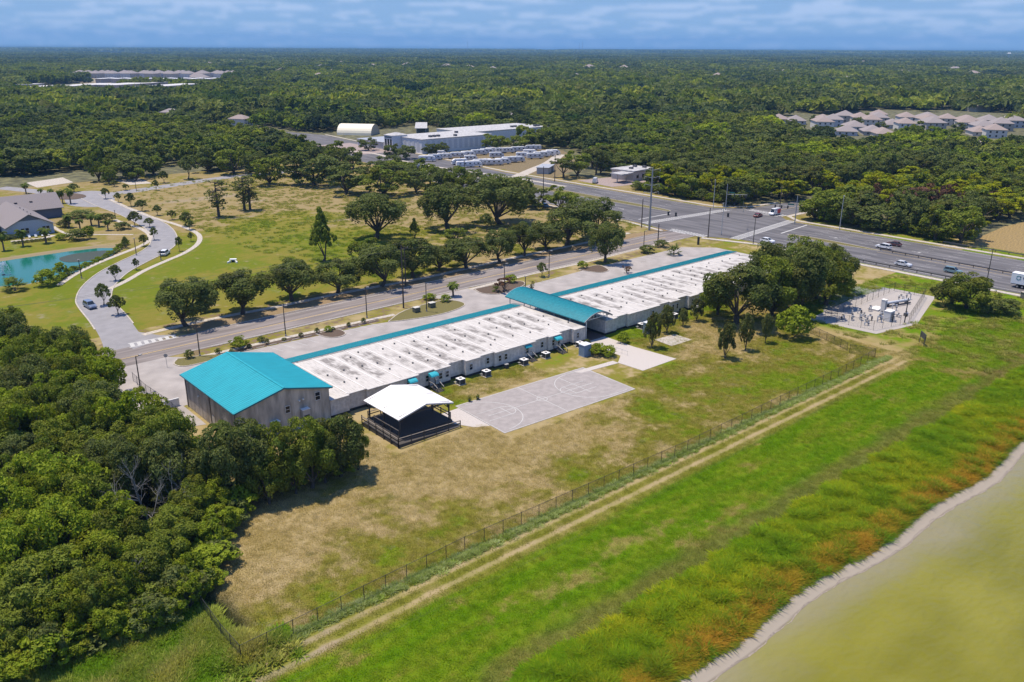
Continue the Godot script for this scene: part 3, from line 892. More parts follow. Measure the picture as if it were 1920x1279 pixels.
# a broadleaf tree 10 m tall and 9 m wide
func broadleaf(sd: int, o: Dictionary) -> Array:
	var r := RandomNumberGenerator.new()
	r.seed = sd
	var lv := MB.new()
	var wd := MB.new()
	var base: float = o.get("base", 0.26) * 10.0
	var top := 10.0
	var rx: float = 4.5
	var ry := (top - base) * 0.5
	var cy := base + ry
	var nclump: int = o.clumps
	var per: int = o.leaves / nclump
	var fork := Vector3(r.randfn() * 0.25, base * 0.75, r.randfn() * 0.25)
	wd.tube(Vector3(0, -0.3, 0), fork, o.get("trunk", 0.32) * 1.35, o.get("trunk", 0.32), 7, false)
	var cone: float = o.get("cone", 0.0)
	var nb: int = o.get("boughs", 9)
	var bough := []
	for k in nb:
		var u: float = o.get("low", -0.35) + (0.95 - o.get("low", -0.35)) * (k + 0.5) / nb + r.randfn() * 0.1
		var az := k * 2.399963 + r.randfn() * 0.5
		var fl := sqrt(maxf(0.03, 1.0 - minf(u * u, 0.97)))
		var d := Vector3(cos(az) * fl, u, sin(az) * fl)
		var reach := r.randf_range(0.50, 0.86)
		var p := Vector3(d.x * rx * reach, cy + u * ry * r.randf_range(0.55, 0.80), d.z * rx * reach)
		bough.append([p, r.randf_range(0.26, 0.42) * rx, d, r.randf_range(0.82, 1.18)])
		limb(wd, r, fork, p, o.get("trunk", 0.32) * 0.55, 0.06)
	for k in nclump:
		var p: Vector3
		var d: Vector3
		var cr: float
		var sh := r.randf_range(0.76, 1.22) * (0.72 + 0.26 * (sd % 3))
		if cone > 0.0 or o.has("plain"):
			var u := -0.55 + 1.55 * (k + 0.5) / nclump
			var az := k * 2.399963 + r.randfn() * 0.5
			var fl := lerpf(sqrt(maxf(0.04, 1.0 - u * u)), clampf(1.0 - (u + 0.55) / 1.6, 0.06, 1.0), cone)
			d = Vector3(cos(az) * fl, u, sin(az) * fl)
			var reach := r.randf_range(0.45, 0.98) if k % 4 else r.randf_range(0.15, 0.5)
			p = Vector3(d.x * rx * reach, cy + u * ry * r.randf_range(0.70, 0.88), d.z * rx * reach)
			cr = r.randf_range(0.16, 0.34) * rx * o.get("fat", 1.0) * (1.0 - 0.45 * cone)
		else:
			var b: Array = bough[k % nb]
			var w := Vector3(r.randfn(), r.randfn(), r.randfn()).normalized()
			p = b[0] + w * Vector3(1.0, 0.72, 1.0) * b[1] * r.randf_range(0.35, 1.1)
			d = (b[2] + w * 0.8).normalized()
			cr = r.randf_range(0.13, 0.27) * rx * o.get("fat", 1.0)
			sh *= b[3]
		var tint := Color(sh * r.randf_range(0.88, 1.16), sh, sh * r.randf_range(0.75, 1.2))
		clump(lv, r, p, Vector3(cr, cr * o.get("flat", 0.72), cr), (d + Vector3(0, 0.5, 0)).normalized(), per, o.size, tint, o.get("droop", 0.0))
	return [lv, wd]

func register(kind: String, variants: int, o: Dictionary, leaf: Material, bark: Material, sd: int) -> void:
	var list := []
	for k in variants:
		var a := broadleaf(sd + k, o)
		list.append([a[0].mesh(leaf), a[1].mesh(bark)])
	KIND[kind] = list

func make_tree_kinds() -> void:
	var bark := gmat("bark", 0.15, 0.125, 0.10, 0.95, 1.5, 0.5, 81, 0.08)
	var oak := leaf_material("oak_leaf", 0.155, 0.182, 0.052)
	var wood := leaf_material("wood_leaf", 0.21, 0.25, 0.038)
	var bright := leaf_material("bright_leaf", 0.25, 0.31, 0.026)
	var yellow := leaf_material("yellow_leaf", 0.34, 0.36, 0.018)
	var olive := leaf_material("olive_leaf", 0.165, 0.18, 0.055)
	var rust := leaf_material("rust_leaf", 0.20, 0.115, 0.075)
	register("oak", 4, {"boughs": 11, "clumps": 88, "leaves": 10500, "size": 0.23, "base": 0.19, "fat": 1.12, "droop": 1.3}, oak, bark, 100)
	register("wood_oak", 5, {"low": -0.8, "boughs": 14, "clumps": 96, "leaves": 10000, "size": 0.22, "base": 0.12, "fat": 1.05, "droop": 0.8}, wood, bark, 120)
	register("wood_bright", 3, {"low": -0.8, "boughs": 13, "clumps": 88, "leaves": 8000, "size": 0.24, "base": 0.10, "fat": 1.0}, bright, bark, 140)
	register("mid_oak", 5, {"low": -0.8, "boughs": 12, "clumps": 70, "leaves": 2900, "size": 0.40, "base": 0.10, "fat": 1.1}, oak, bark, 160)
	register("mid_green", 4, {"low": -0.8, "boughs": 12, "clumps": 70, "leaves": 2900, "size": 0.40, "base": 0.08, "fat": 1.1}, wood, bark, 170)
	register("mid_yellow", 3, {"low": -0.8, "boughs": 11, "clumps": 54, "leaves": 2600, "size": 0.40, "base": 0.12, "fat": 0.95, "flat": 0.5}, yellow, bark, 180)
	register("mid_olive", 3, {"boughs": 8, "clumps": 48, "leaves": 2200, "size": 0.40, "base": 0.3, "fat": 0.9, "flat": 0.5}, olive, bark, 190)
	register("mid_rust", 2, {"clumps": 22, "leaves": 800, "size": 0.5, "base": 0.2, "fat": 0.9}, rust, bark, 195)
	register("conifer", 2, {"boughs": 4, "clumps": 90, "leaves": 6000, "size": 0.32, "base": 0.08, "cone": 0.95, "fat": 0.95, "flat": 0.6, "limbs": 5}, wood, bark, 200)
	register("column", 3, {"plain": 1, "boughs": 5, "clumps": 46, "leaves": 2600, "size": 0.46, "base": 0.08, "fat": 0.95, "flat": 1.0, "limbs": 4}, olive, bark, 210)
	register("young", 3, {"boughs": 4, "clumps": 34, "leaves": 1700, "size": 0.44, "base": 0.24, "cone": 0.35, "fat": 1.05, "trunk": 0.22}, oak, bark, 220)
	register("shrub", 4, {"plain": 1, "boughs": 4, "clumps": 34, "leaves": 1700, "size": 0.5, "base": 0.0, "fat": 1.2, "trunk": 0.12}, bright, bark, 230)
	register("dark_shrub", 3, {"plain": 1, "boughs": 4, "clumps": 34, "leaves": 1500, "size": 0.52, "base": 0.0, "fat": 1.2, "trunk": 0.12}, oak, bark, 240)
	register("far_oak", 4, {"low": -0.8, "boughs": 9, "clumps": 42, "leaves": 1000, "size": 0.68, "base": 0.05, "fat": 1.2, "limbs": 8}, oak, bark, 260)
	register("far_green", 3, {"low": -0.8, "boughs": 9, "clumps": 42, "leaves": 1000, "size": 0.68, "base": 0.05, "fat": 1.2, "limbs": 8}, wood, bark, 270)
	register("far_yellow", 2, {"low": -0.8, "boughs": 9, "clumps": 40, "leaves": 900, "size": 0.68, "base": 0.05, "fat": 1.15, "limbs": 8}, bright, bark, 280)
	palm_kind()
	dead_kind()

func palm_kind() -> void:
	var trunk := gmat("palm_trunk", 0.24, 0.19, 0.14, 0.95, 0.8, 0.55, 82, 0.08)
	var frond := leaf_material("palm_leaf", 0.13, 0.17, 0.03)
	KIND["palm"] = []
	for q in 3:
		var r := RandomNumberGenerator.new()
		r.seed = 300 + q
		var lv := MB.new()
		var wd := MB.new()
		wd.tube(Vector3(0, -0.2, 0), Vector3(r.randfn() * 0.1, 3.2, r.randfn() * 0.1), 0.26, 0.2, 7, false)
		wd.tube(Vector3(0, 3.1, 0), Vector3(0, 3.9, 0), 0.24, 0.34, 7, true)
		for k in 30:
			var az := k * 2.399963
			var up := r.randf_range(-0.5, 1.15)
			var dir := Vector3(cos(az), 0, sin(az))
			var side := Vector3(-sin(az), 0, cos(az))
			var p := Vector3(0, 3.8, 0)
			lv.col = Color.WHITE * r.randf_range(0.6, 1.35)
			if up < -0.2:
				lv.col = Color(1.6, 1.1, 1.2) * r.randf_range(0.6, 1.0)
			for s in 5:
				var nx := p + (dir * cos(up) + Vector3.UP * sin(up)) * 0.42
				var w0 := 0.34 * sin(PI * (s + 0.35) / 5.6)
				var w1 := 0.34 * sin(PI * (s + 1.2) / 5.6)
				var dn := Vector3(0, -0.16, 0)
				lv.quad(p, nx, nx + side * w1 + dn, p + side * w0 + dn)
				lv.quad(p, nx, nx - side * w1 + dn, p - side * w0 + dn)
				p = nx
				up -= 0.42
		KIND["palm"].append([lv.mesh(frond), wd.mesh(trunk)])
	# fan palms without a trunk
	KIND["palmetto"] = []
	for q in 2:
		var r := RandomNumberGenerator.new()
		r.seed = 320 + q
		var lv := MB.new()
		for k in 46:
			var az := k * 2.399963
			var up := r.randf_range(0.15, 1.3)
			var dir := Vector3(cos(az) * cos(up), sin(up), sin(az) * cos(up))
			var p := dir * r.randf_range(0.8, 1.6)
			var side := Vector3(-sin(az), 0, cos(az))
			lv.col = Color.WHITE * r.randf_range(0.6, 1.3)
			for s in 7:
				var a := (s - 3) * 0.34
				var t := (dir * cos(a) + side * sin(a)).normalized()
				var e := p + t * 0.95 + Vector3(0, -0.2, 0)
				var w := t.cross(Vector3.UP).normalized() * 0.09
				lv.tri(p - w, p + w, e)
		var wd := MB.new()
		wd.tube(Vector3(0, -0.1, 0), Vector3(0, 0.5, 0), 0.2, 0.15, 6)
		KIND["palmetto"].append([lv.mesh(frond), wd.mesh(trunk)])

func branch(mb: MB, r: RandomNumberGenerator, a: Vector3, d: Vector3, len: float, rad: float, depth: int) -> void:
	var p := a
	for s in 3:
		d = (d + Vector3(r.randfn(), r.randfn() * 0.6, r.randfn()) * 0.18).normalized()
		var q := p + d * len / 3.0
		mb.tube(p, q, rad * (1.0 - s * 0.2), rad * (0.8 - s * 0.2), 5, false)
		p = q
		if depth > 0:
			var e := (d + Vector3(r.randfn(), r.randfn() * 0.6 + 0.1, r.randfn()) * 0.75).normalized()
			branch(mb, r, p, e, len * r.randf_range(0.5, 0.75), rad * 0.5, depth - 1)
	if depth > 0:
		branch(mb, r, p, d, len * 0.6, rad * 0.45, depth - 1)

func dead_kind() -> void:
	var grey := gmat("dead_wood", 0.44, 0.415, 0.375, 0.95, 1.2, 0.6, 83, 0.08)
	KIND["dead"] = []
	for q in 3:
		var r := RandomNumberGenerator.new()
		r.seed = 340 + q
		var mb := MB.new()
		branch(mb, r, Vector3(0, -0.3, 0), Vector3(0.1, 1, 0.05).normalized(), 4.2, 0.17, 4)
		KIND["dead"].append([null, mb.mesh(grey)])
	# tall bare trunks with thin crowns
	var bark: Material = M.bark
	KIND["bare"] = []
	for q in 2:
		var r := RandomNumberGenerator.new()
		r.seed = 350 + q
		var mb := MB.new()
		var lv := MB.new()
		mb.tube(Vector3(0, -0.3, 0), Vector3(0.2, 9.4, 0.1), 0.34, 0.08, 7)
		for k in 44:
			var y := r.randf_range(2.6, 9.4)
			var az := r.randf() * TAU
			var e := Vector3(cos(az), r.randf_range(-0.3, 0.35), sin(az)) * r.randf_range(0.9, 2.6) * (1.1 - absf(y - 6.5) * 0.1)
			mb.tube(Vector3(0.1, y, 0.05), Vector3(0, y, 0) + e, 0.12, 0.05, 4, false)
			clump(lv, r, Vector3(0, y, 0) + e, Vector3(0.6, 0.6, 0.6), Vector3.UP, 16, 0.3, Color.WHITE, 0.5)
		KIND["bare"].append([lv.mesh(M.olive_leaf), mb.mesh(bark)])

var planted := 0
# one tree: a node at its foot with a crown and a trunk, scaled to its height and crown radius
func plant(kind: String, called: String, x: float, z: float, h: float, rad: float, label: String, category: String, group := "", turn := -1.0) -> Node3D:
	planted += 1
	var list: Array = KIND[kind]
	var v: Array = list[planted % list.size()]
	var full := 10.0
	var wide := 4.5
	if kind == "palm":
		full = 5.0; wide = 1.9
	elif kind == "palmetto":
		full = 2.3; wide = 2.2
	elif kind == "dead":
		full = 8.0; wide = 3.5
	elif kind == "bare":
		full = 9.6; wide = 2.3
	var o := thing(called, label, category, Vector3(x, land(x, z) if x > -30.0 and x < 300.0 and z > -430.0 else 0.0, z), turn if turn >= 0.0 else fmod(planted * 2.4, TAU), group)
	o.scale = Vector3(rad / wide, h / full, rad / wide)
	if v[0]:
		inst("foliage" if kind in ["shrub", "dark_shrub"] else "fronds" if kind in ["palm", "palmetto"] else "crown", v[0], o)
	inst("stem" if kind in ["shrub", "dark_shrub", "palmetto"] else "trunk", v[1], o)
	return o

func stained_roof(sd: int) -> StandardMaterial3D:
	# white roofing membrane with grey mildew, one picture per module roof
	var key := "membrane_%d" % sd
	var w := 96
	var h := 512
	var f := noise(0.05, 500 + sd, 4)
	var g := noise(0.012, 530 + sd, 3)
	var r := RandomNumberGenerator.new()
	r.seed = 900 + sd
	var from := r.randf_range(-0.05, 0.45)
	var to := r.randf_range(0.66, 1.05)
	var heavy := r.randf_range(0.55, 1.1)
	var im := Image.create(w, h, false, Image.FORMAT_RGB8)
	for y in h:
		for x in w:
			var v := (y + 0.5) / h
			var u := (x + 0.5) / w
			var k := f.get_noise_2d(x * 3.4, y * 0.30)
			var q := g.get_noise_2d(x * 1.5, y)
			var inside := smoothstep(0.16, 0.27, u + 0.10 * k) * smoothstep(0.90, 0.80, u + 0.10 * k) * smoothstep(from - 0.05, from + 0.05, v + 0.08 * q) * smoothstep(to + 0.03, to - 0.03, v + 0.05 * k)
			var s := clampf(inside * (0.72 + 1.2 * q + 1.2 * k) * heavy, 0.0, 1.0)
			s = maxf(s, smoothstep(0.0, 0.45, k + 0.3 * q) * 0.42)
			var c := Color(0.50, 0.47, 0.43).lerp(Color(0.20, 0.18, 0.162), s)
			im.set_pixel(x, y, c.linear_to_srgb())
	var m := mat(key, 1, 1, 1, 0.75)
	m.albedo_texture = ImageTexture.create_from_image(im)
	m.texture_repeat = false
	return m

func window_part(parent: Node, x: float, y: float, z: float, w: float, h: float, out := Vector3(0, 0, 1)) -> void:
	var turn := 0.0 if out.z > 0.5 else PI if out.z < -0.5 else PI / 2 if out.x > 0.5 else -PI / 2
	var wd := Node3D.new()
	wd.name = "window"
	parent.add_child(wd, true)
	wd.position = Vector3(x, y, z); wd.rotation.y = turn
	var key := "window_%.2f_%.2f" % [w, h]
	if not KIND.has(key):
		var fr := MB.new()
		fr.box(0, h / 2 - 0.035, 0.03, w, 0.07, 0.09); fr.box(0, -h / 2 + 0.035, 0.03, w, 0.07, 0.09)
		fr.box(-w / 2 + 0.035, 0, 0.03, 0.07, h - 0.14, 0.09); fr.box(w / 2 - 0.035, 0, 0.03, 0.07, h - 0.14, 0.09)
		fr.box(0, 0, 0.025, w - 0.14, 0.06, 0.06)
		var gl := MB.new()
		gl.box(0, 0, 0.0, w - 0.1, h - 0.1, 0.03)
		KIND[key] = [fr.mesh(mat("window_frame", 0.62, 0.60, 0.56, 0.6)), gl.mesh(mat("window_glass", 0.02, 0.024, 0.028, 0.08))]
	inst("frame", KIND[key][0], wd)
	inst("pane", KIND[key][1], wd)

func door_part(parent: Node, x: float, z: float, y := 0.5, w := 0.95) -> void:
	var d := MB.new()
	d.box(x, y + 1.03, z + 0.03, w, 2.06, 0.06)
	d.box(x - w * 0.36, y + 1.0, z + 0.09, 0.05, 0.14, 0.05)
	obj("door", d, mat("door_paint", 0.42, 0.40, 0.37, 0.5), parent)

func build_school() -> void:
	gmat("siding", 0.70, 0.645, 0.58, 0.8, 5.0, 0.82, 91, 0.02)
	gmat("siding_dirty", 0.80, 0.70, 0.57, 0.85, 9.0, 0.62, 92, 0.02, Vector3(1, 0.25, 1))
	gmat("skirting", 0.06, 0.055, 0.05, 0.9, 2.0, 0.6, 93, 0.05)
	gmat("teal_metal", 0.010, 0.26, 0.31, 0.42, 7.0, 0.78, 94, 0.03)
	gmat("teal_light", 0.016, 0.36, 0.42, 0.42, 9.0, 0.86, 95, 0.03, Vector3(0.25, 1.0, 1.6))
	mat("teal_trim", 0.01, 0.16, 0.20, 0.5)
	mat("dark_opening", 0.03, 0.028, 0.026, 0.9)
	gymnasium()
	wing("near", 63.15, 17, 3.635)
	wing("far", 131.2, 21, 3.68)
	entry_canopy()

func gymnasium() -> void:
	var g := thing("gymnasium", "tall beige metal hall with a plain turquoise gable roof", "hall", Vector3(46.6, 0, -119.4))
	var W := 16.4
	var D := 21.4
	var E := 5.95
	var R := 7.95
	var ws := MB.new()
	ws.box(W / 2, E / 2, -0.1, W, E, 0.2)
	ws.tri(Vector3(0, E, 0), Vector3(W / 2, R, 0), Vector3(W, E, 0))
	ws.tri(Vector3(0, E, -0.2), Vector3(W, E, -0.2), Vector3(W / 2, R, -0.2))
	obj("front_wall", ws, M.siding_dirty, g)
	var wl := MB.new()
	wl.box(0.1, E / 2, -D / 2, 0.2, E, D - 0.44)
	obj("side_wall", wl, M.siding_dirty, g)
	var wr := MB.new()
	wr.box(W - 0.1, E / 2, -D / 2, 0.2, E, D - 0.44)
	obj("side_wall", wr, M.siding_dirty, g)
	var wb := MB.new()
	wb.box(W / 2, E / 2, -D + 0.1, W, E, 0.2)
	wb.tri(Vector3(0, E, -D), Vector3(W, E, -D), Vector3(W / 2, R, -D))
	obj("back_wall", wb, M.siding_dirty, g)
	# vertical ribs of the wall sheets
	var rb := MB.new()
	for k in 54:
		var x := 0.15 + k * 0.304
		rb.box(x, 0.5 * (E + (R - E) * (1.0 - absf(x - W / 2) / (W / 2))), 0.012, 0.05, E + (R - E) * (1.0 - absf(x - W / 2) / (W / 2)) - 0.1, 0.03)
	for k in 70:
		rb.box(-0.012, E / 2, -0.15 - k * 0.304, 0.03, E - 0.05, 0.05)
	obj("wall_ribs", rb, M.siding_dirty, g)
	var ov := 0.45
	var drop := (R - E) / (W / 2) * ov
	for s in [-1.0, 1.0]:
		var a := Vector3(W / 2 + s * (W / 2 + ov), E - drop + 0.12, ov)
		var b := Vector3(W / 2, R + 0.12, ov)
		var c := Vector3(W / 2, R + 0.12, -D - ov)
		var d := Vector3(W / 2 + s * (W / 2 + ov), E - drop + 0.12, -D - ov)
		var sl := MB.new()
		sl.quad(a, b, c, d)
		var dn := Vector3(0, -0.09, 0)
		sl.quad(a + dn, d + dn, c + dn, b + dn); sl.quad(a, d, d + dn, a + dn); sl.quad(a, a + dn, b + dn, b); sl.quad(c, c + dn, d + dn, d)
		for k in 37:
			var z := ov - 0.3 - k * 0.6
			sl.bar(Vector3(a.x, a.y + 0.01, z), Vector3(b.x, b.y + 0.01, z), 0.05, 0.05)
		obj("roof_slope", sl, M.teal_light, g)
		var gt := MB.new()
		gt.bar(Vector3(a.x + s * 0.06, a.y - 0.08, ov), Vector3(a.x + s * 0.06, a.y - 0.08, -D - ov), 0.14, 0.16)
		obj("gutter", gt, M.teal_trim, g)
		var fa := MB.new()
		fa.bar(a + Vector3(0, -0.12, 0.04), b + Vector3(0, -0.12, 0.04), 0.06, 0.24)
		obj("rake_trim", fa, M.teal_trim, g)
	var rc := MB.new()
	rc.box(W / 2, R + 0.15, -D / 2, 0.35, 0.05, D + 2 * ov)
	obj("ridge_cap", rc, M.teal_light, g)
	for p in [[-0.06, -0.4], [-0.06, -10.4], [-0.06, -20.8]]:
		var dp := MB.new()
		dp.box(p[0], E / 2 - 0.1, p[1], 0.1, E - 0.3, 0.12)
		obj("downpipe", dp, mat("downpipe", 0.13, 0.11, 0.09, 0.6), g)
	window_part(g, 8.7, 4.0, 0.05, 0.9, 1.3); window_part(g, 14.2, 4.9, 0.05, 1.0, 1.5); window_part(g, 3.6, 2.4, 0.05, 0.9, 1.2)
	var dr := MB.new()
	dr.box(-0.03, 1.1, -9.5, 0.08, 2.2, 1.1)
	obj("door", dr, M.door_paint if M.has("door_paint") else mat("door_paint", 0.42, 0.40, 0.37, 0.5), g)
	for p in [Vector3(11.6, 2.4, 0.45), Vector3(6.2, 1.7, 0.45)]:
		var u := Node3D.new()
		u.name = "wall_unit"
		g.add_child(u, true)
		obj("casing", MB.new().box(p.x, p.y, p.z, 1.35, 2.0, 0.8), mat("unit_beige", 0.42, 0.39, 0.35, 0.6), u)
		obj("grille", MB.new().box(p.x, p.y - 0.35, p.z + 0.42, 1.0, 0.8, 0.05), M.dark_opening, u)
		obj("hood", MB.new().box(p.x, p.y + 1.04, p.z + 0.02, 1.45, 0.08, 0.95), mat("unit_white", 0.74, 0.72, 0.69, 0.6), u)
	var u2 := Node3D.new()
	u2.name = "wall_unit"
	g.add_child(u2, true)
	obj("casing", MB.new().box(-0.5, 2.0, -4.6, 0.9, 1.6, 1.3), M.unit_beige, u2)
	obj("grille", MB.new().box(-0.97, 1.8, -4.6, 0.05, 0.8, 1.0), M.dark_opening, u2)
	obj("hood", MB.new().box(-0.5, 2.84, -4.6, 1.0, 0.08, 1.4), M.unit_white, u2)
	for p in [Vector3(-0.15, 3.9, -15.0), Vector3(10.8, 5.0, 0.15), Vector3(11.5, 5.1, 0.15)]:
		obj("flood_lamp", MB.new().box(p.x, p.y, p.z, 0.3, 0.2, 0.3), mat("lamp_white", 0.7, 0.7, 0.68, 0.5), g)

var roofs := []
func wing(which: String, x0: float, count: int, step: float) -> void:
	var label := "long white flat-roofed classroom wing between the turquoise hall and the vaulted entrance" if which == "near" else "long white flat-roofed classroom wing running from the vaulted entrance to the highway"
	var g := thing("classroom_wing", label, "school building", Vector3(x0, 0, -119.5), 0.0, "classroom wings")
	if roofs.is_empty():
		for k in 11:
			roofs.append(stained_roof(k))
	var D := 19.9
	var H := 3.35
	var r := RandomNumberGenerator.new()
	r.seed = 40 + count
	var vent := MB.new()
	vent.tube(Vector3(0, 0, 0), Vector3(0, 0.16, 0), 0.14, 0.14, 7); vent.tube(Vector3(0, 0.16, 0), Vector3(0, 0.27, 0), 0.22, 0.17, 7)
	var vm := vent.mesh(mat("vent_metal", 0.12, 0.115, 0.11, 0.6))
	var L := count * step
	for k in count:
		var x := k * step
		# modules step in and out along the back of the school
		var f := -0.55 if k % 4 == 1 else -1.15 if k % 4 == 3 and k % 8 != 3 else 0.0
		var wl := MB.new()
		wl.box(x + step / 2, 0.5 + (H - 0.5) / 2, (f - D) / 2, step, H - 0.5, D + f)
		for q in 3:
			wl.box(x + step * (q + 0.5) / 3.0, 0.5 + (H - 0.55) / 2, f + 0.012, 0.05, H - 0.62, 0.03)
		obj("module_wall", wl, M.siding, g)
		obj("skirt", MB.new().box(x + step / 2, 0.25, (f - D) / 2, step, 0.5, D + f - 0.16), M.skirting, g)
		var rp := MB.new()
		var y := H + 0.12 + 0.012 * (k % 3)
		rp.quad(Vector3(x, y, f + 0.28), Vector3(x + step, y, f + 0.28), Vector3(x + step, y, -D - 0.05), Vector3(x, y, -D - 0.05))
		obj("roof_panel", rp, roofs[(k * 4 + count) % 11], g)
		var ed := MB.new()
		ed.box(x + step / 2, H + 0.05, f + 0.16, step - 0.01, 0.12, 0.26)
		obj("roof_edge", ed, mat("roof_white", 0.60, 0.57, 0.53, 0.7), g)
		if k > 0:
			var sm := MB.new()
			sm.box(x, y + 0.02, -D / 2 - 0.3, 0.26, 0.09, D - 0.5)
			obj("roof_seam", sm, M.roof_white, g)
		for q in [0.18 + 0.12 * r.randf(), 0.46 + 0.12 * r.randf(), 0.74 + 0.14 * r.randf()]:
			if r.randf() < 0.88:
				inst("roof_vent", vm, g).position = Vector3(x + step * r.randf_range(0.25, 0.75), y, -D * q)
		if k % 4 != 3 and k > 3 or k == count - 1:
			window_part(g, x + step * (0.62 if k % 2 else 0.35), 1.95, f + 0.05, 0.85, 1.3)
			if k % 4 == 2:
				window_part(g, x + step * 0.78, 1.95, f + 0.05, 0.85, 1.3)
		if k % 3 == 1:
			obj("skirt_grille", MB.new().box(x + step * 0.5, 0.27, f - 0.05, 1.4, 0.4, 0.08), M.dark_opening, g)
	var end := MB.new()
	end.box(L - 0.02, 1.7, -D / 2 - 0.6, 0.1, H - 0.1, D - 1.4)
	obj("end_wall", end, M.siding, g)
	# the turquoise metal canopy over the front walk
	var aw := MB.new()
	var a := Vector3(-0.1, 3.78, -D + 0.05)
	var b := Vector3(L + 0.1 if which == "far" else L - 1.2, 3.78, -D + 0.05)
	var o := Vector3(0, -0.42, -3.6)
	aw.quad(a, b, b + o, a + o)
	var dn := Vector3(0, -0.1, 0)
	aw.quad(a + dn, a + o + dn, b + o + dn, b + dn); aw.quad(a + o, b + o, b + o + dn, a + o + dn); aw.quad(a, a + o, a + o + dn, a + dn); aw.quad(b, b + dn, b + o + dn, b + o)
	aw.quad(a, a + dn, b + dn, b)
	for k in int(L / 0.42):
		var x := 0.1 + k * 0.42
		aw.bar(Vector3(x, a.y + 0.02, a.z), Vector3(x, a.y + 0.02, a.z) + o, 0.07, 0.06)
	obj("canopy_roof", aw, M.teal_metal, g)
	for k in int(L / 5.5) + 1:
		obj("canopy_post", MB.new().box(0.4 + k * 5.4, 1.4, -D - 3.3, 0.12, 2.8, 0.12), mat("post_white", 0.66, 0.65, 0.62, 0.5), g)

func entry_canopy() -> void:
	var g := thing("entrance_canopy", "vaulted turquoise metal canopy over the passage between the two classroom wings", "canopy", Vector3(128.9, 0, -119.7))
	var hw := 4.35
	var L := 26.0
	var e := 4.45
	var rise := 1.5
	var p := []
	for k in 13:
		var u := -1.0 + k / 6.0
		p.append(Vector2(u * hw, e + rise * (1.0 - u * u)))
	var rf := MB.new()
	for k in 12:
		var a := Vector3(p[k].x, p[k].y, 0.3)
		var b := Vector3(p[k + 1].x, p[k + 1].y, 0.3)
		var z := Vector3(0, 0, -L - 0.3)
		rf.quad(a, b, b + z, a + z)
		var dn := Vector3(0, -0.07, 0)
		rf.quad(a + dn, a + z + dn, b + z + dn, b + dn)
		for q in 62:
			var zz := 0.1 - q * 0.42
			rf.bar(Vector3(a.x, a.y + 0.015, zz), Vector3(b.x, b.y + 0.015, zz), 0.07, 0.055)
	obj("vault_roof", rf, M.teal_metal, g)
	for z in [0.3, -L]:
		var ar := MB.new()
		for k in 12:
			ar.bar(Vector3(p[k].x, p[k].y - 0.12, z), Vector3(p[k + 1].x, p[k + 1].y - 0.12, z), 0.12, 0.26)
		obj("arch_trim", ar, mat("arch_grey", 0.26, 0.27, 0.28, 0.5), g)
	for s in [-1.0, 1.0]:
		var ea := MB.new()
		ea.box(s * hw, e - 0.1, -L / 2 + 0.15, 0.16, 0.2, L)
		obj("eave_beam", ea, M.teal_trim, g)
	for k in 6:
		for s in [-1.0, 1.0]:
			var z := -0.3 - k * (L - 0.8) / 5.0
			obj("post", MB.new().box(s * 3.25, 2.45, z, 0.16, 4.9, 0.16), M.post_white, g)
			obj("bracket", MB.new().bar(Vector3(s * 3.25, 4.5, z), Vector3(s * 4.3, 4.42, z), 0.1, 0.12), M.post_white, g)
		var tr := MB.new()
		var z2 := -0.3 - k * (L - 0.8) / 5.0
		tr.bar(Vector3(-3.2, 4.45, z2), Vector3(3.2, 4.45, z2), 0.1, 0.14)
		for q in 7:
			var x := -3.0 + q
			tr.bar(Vector3(x, 4.5, z2), Vector3(x, e + rise * (1.0 - (x / hw) * (x / hw)) - 0.1, z2), 0.07, 0.07)
		obj("truss", tr, M.post_white, g)

func awning_stair(label: String, x: float, z: float, steps: bool) -> void:
	var g := thing("stair_with_awning" if steps else "door_awning", label, "stair" if steps else "awning", Vector3(x, 0, z), 0.0, "turquoise door awnings")
	var aw := MB.new()
	for k in 4:
		var a0 := k * 0.36
		var a1 := (k + 1) * 0.36
		var p := func(a: float, s: float) -> Vector3: return Vector3(s * 0.85, 2.55 + cos(a) * 0.65, 0.05 + sin(a) * 1.15)
		aw.quad(p.call(a0, -1.0), p.call(a0, 1.0), p.call(a1, 1.0), p.call(a1, -1.0))
		for s in [-1.0, 1.0]:
			aw.tri(p.call(a0, s), p.call(a1, s), Vector3(s * 0.85, 2.62, 0.05))
	obj("awning", aw, gmat("awning_cloth", 0.02, 0.40, 0.47, 0.7, 2.0, 0.85, 96), g)
	obj("door", MB.new().box(0, 1.65, 0.04, 0.95, 2.05, 0.06), mat("door_paint", 0.42, 0.40, 0.37, 0.5), g)
	if not steps:
		return
	var wood := gmat("grey_wood", 0.13, 0.12, 0.11, 0.9, 1.5, 0.6, 97, 0.05)
	obj("landing", MB.new().box(0, 0.58, 0.75, 1.5, 0.08, 1.4), wood, g)
	for k in 4:
		obj("tread", MB.new().box(0, 0.46 - k * 0.13, 1.6 + k * 0.3, 1.3, 0.06, 0.3), wood, g)
	for s in [-0.72, 0.72]:
		obj("stringer", MB.new().bar(Vector3(s, 0.55, 1.4), Vector3(s, 0.0, 2.75), 0.06, 0.24), wood, g)
		var ra := MB.new()
		ra.bar(Vector3(s, 1.55, 0.1), Vector3(s, 1.55, 1.45), 0.12, 0.07); ra.bar(Vector3(s, 1.55, 1.45), Vector3(s, 0.95, 2.75), 0.12, 0.07)
		obj("handrail", ra, gmat("pale_wood", 0.42, 0.39, 0.35, 0.9, 1.0, 0.7, 98, 0.05), g)
		for q in [[0.1, 1.5], [1.4, 1.5], [2.7, 0.95]]:
			obj("post", MB.new().box(s, q[1] / 2, q[0], 0.09, q[1], 0.09), wood, g)

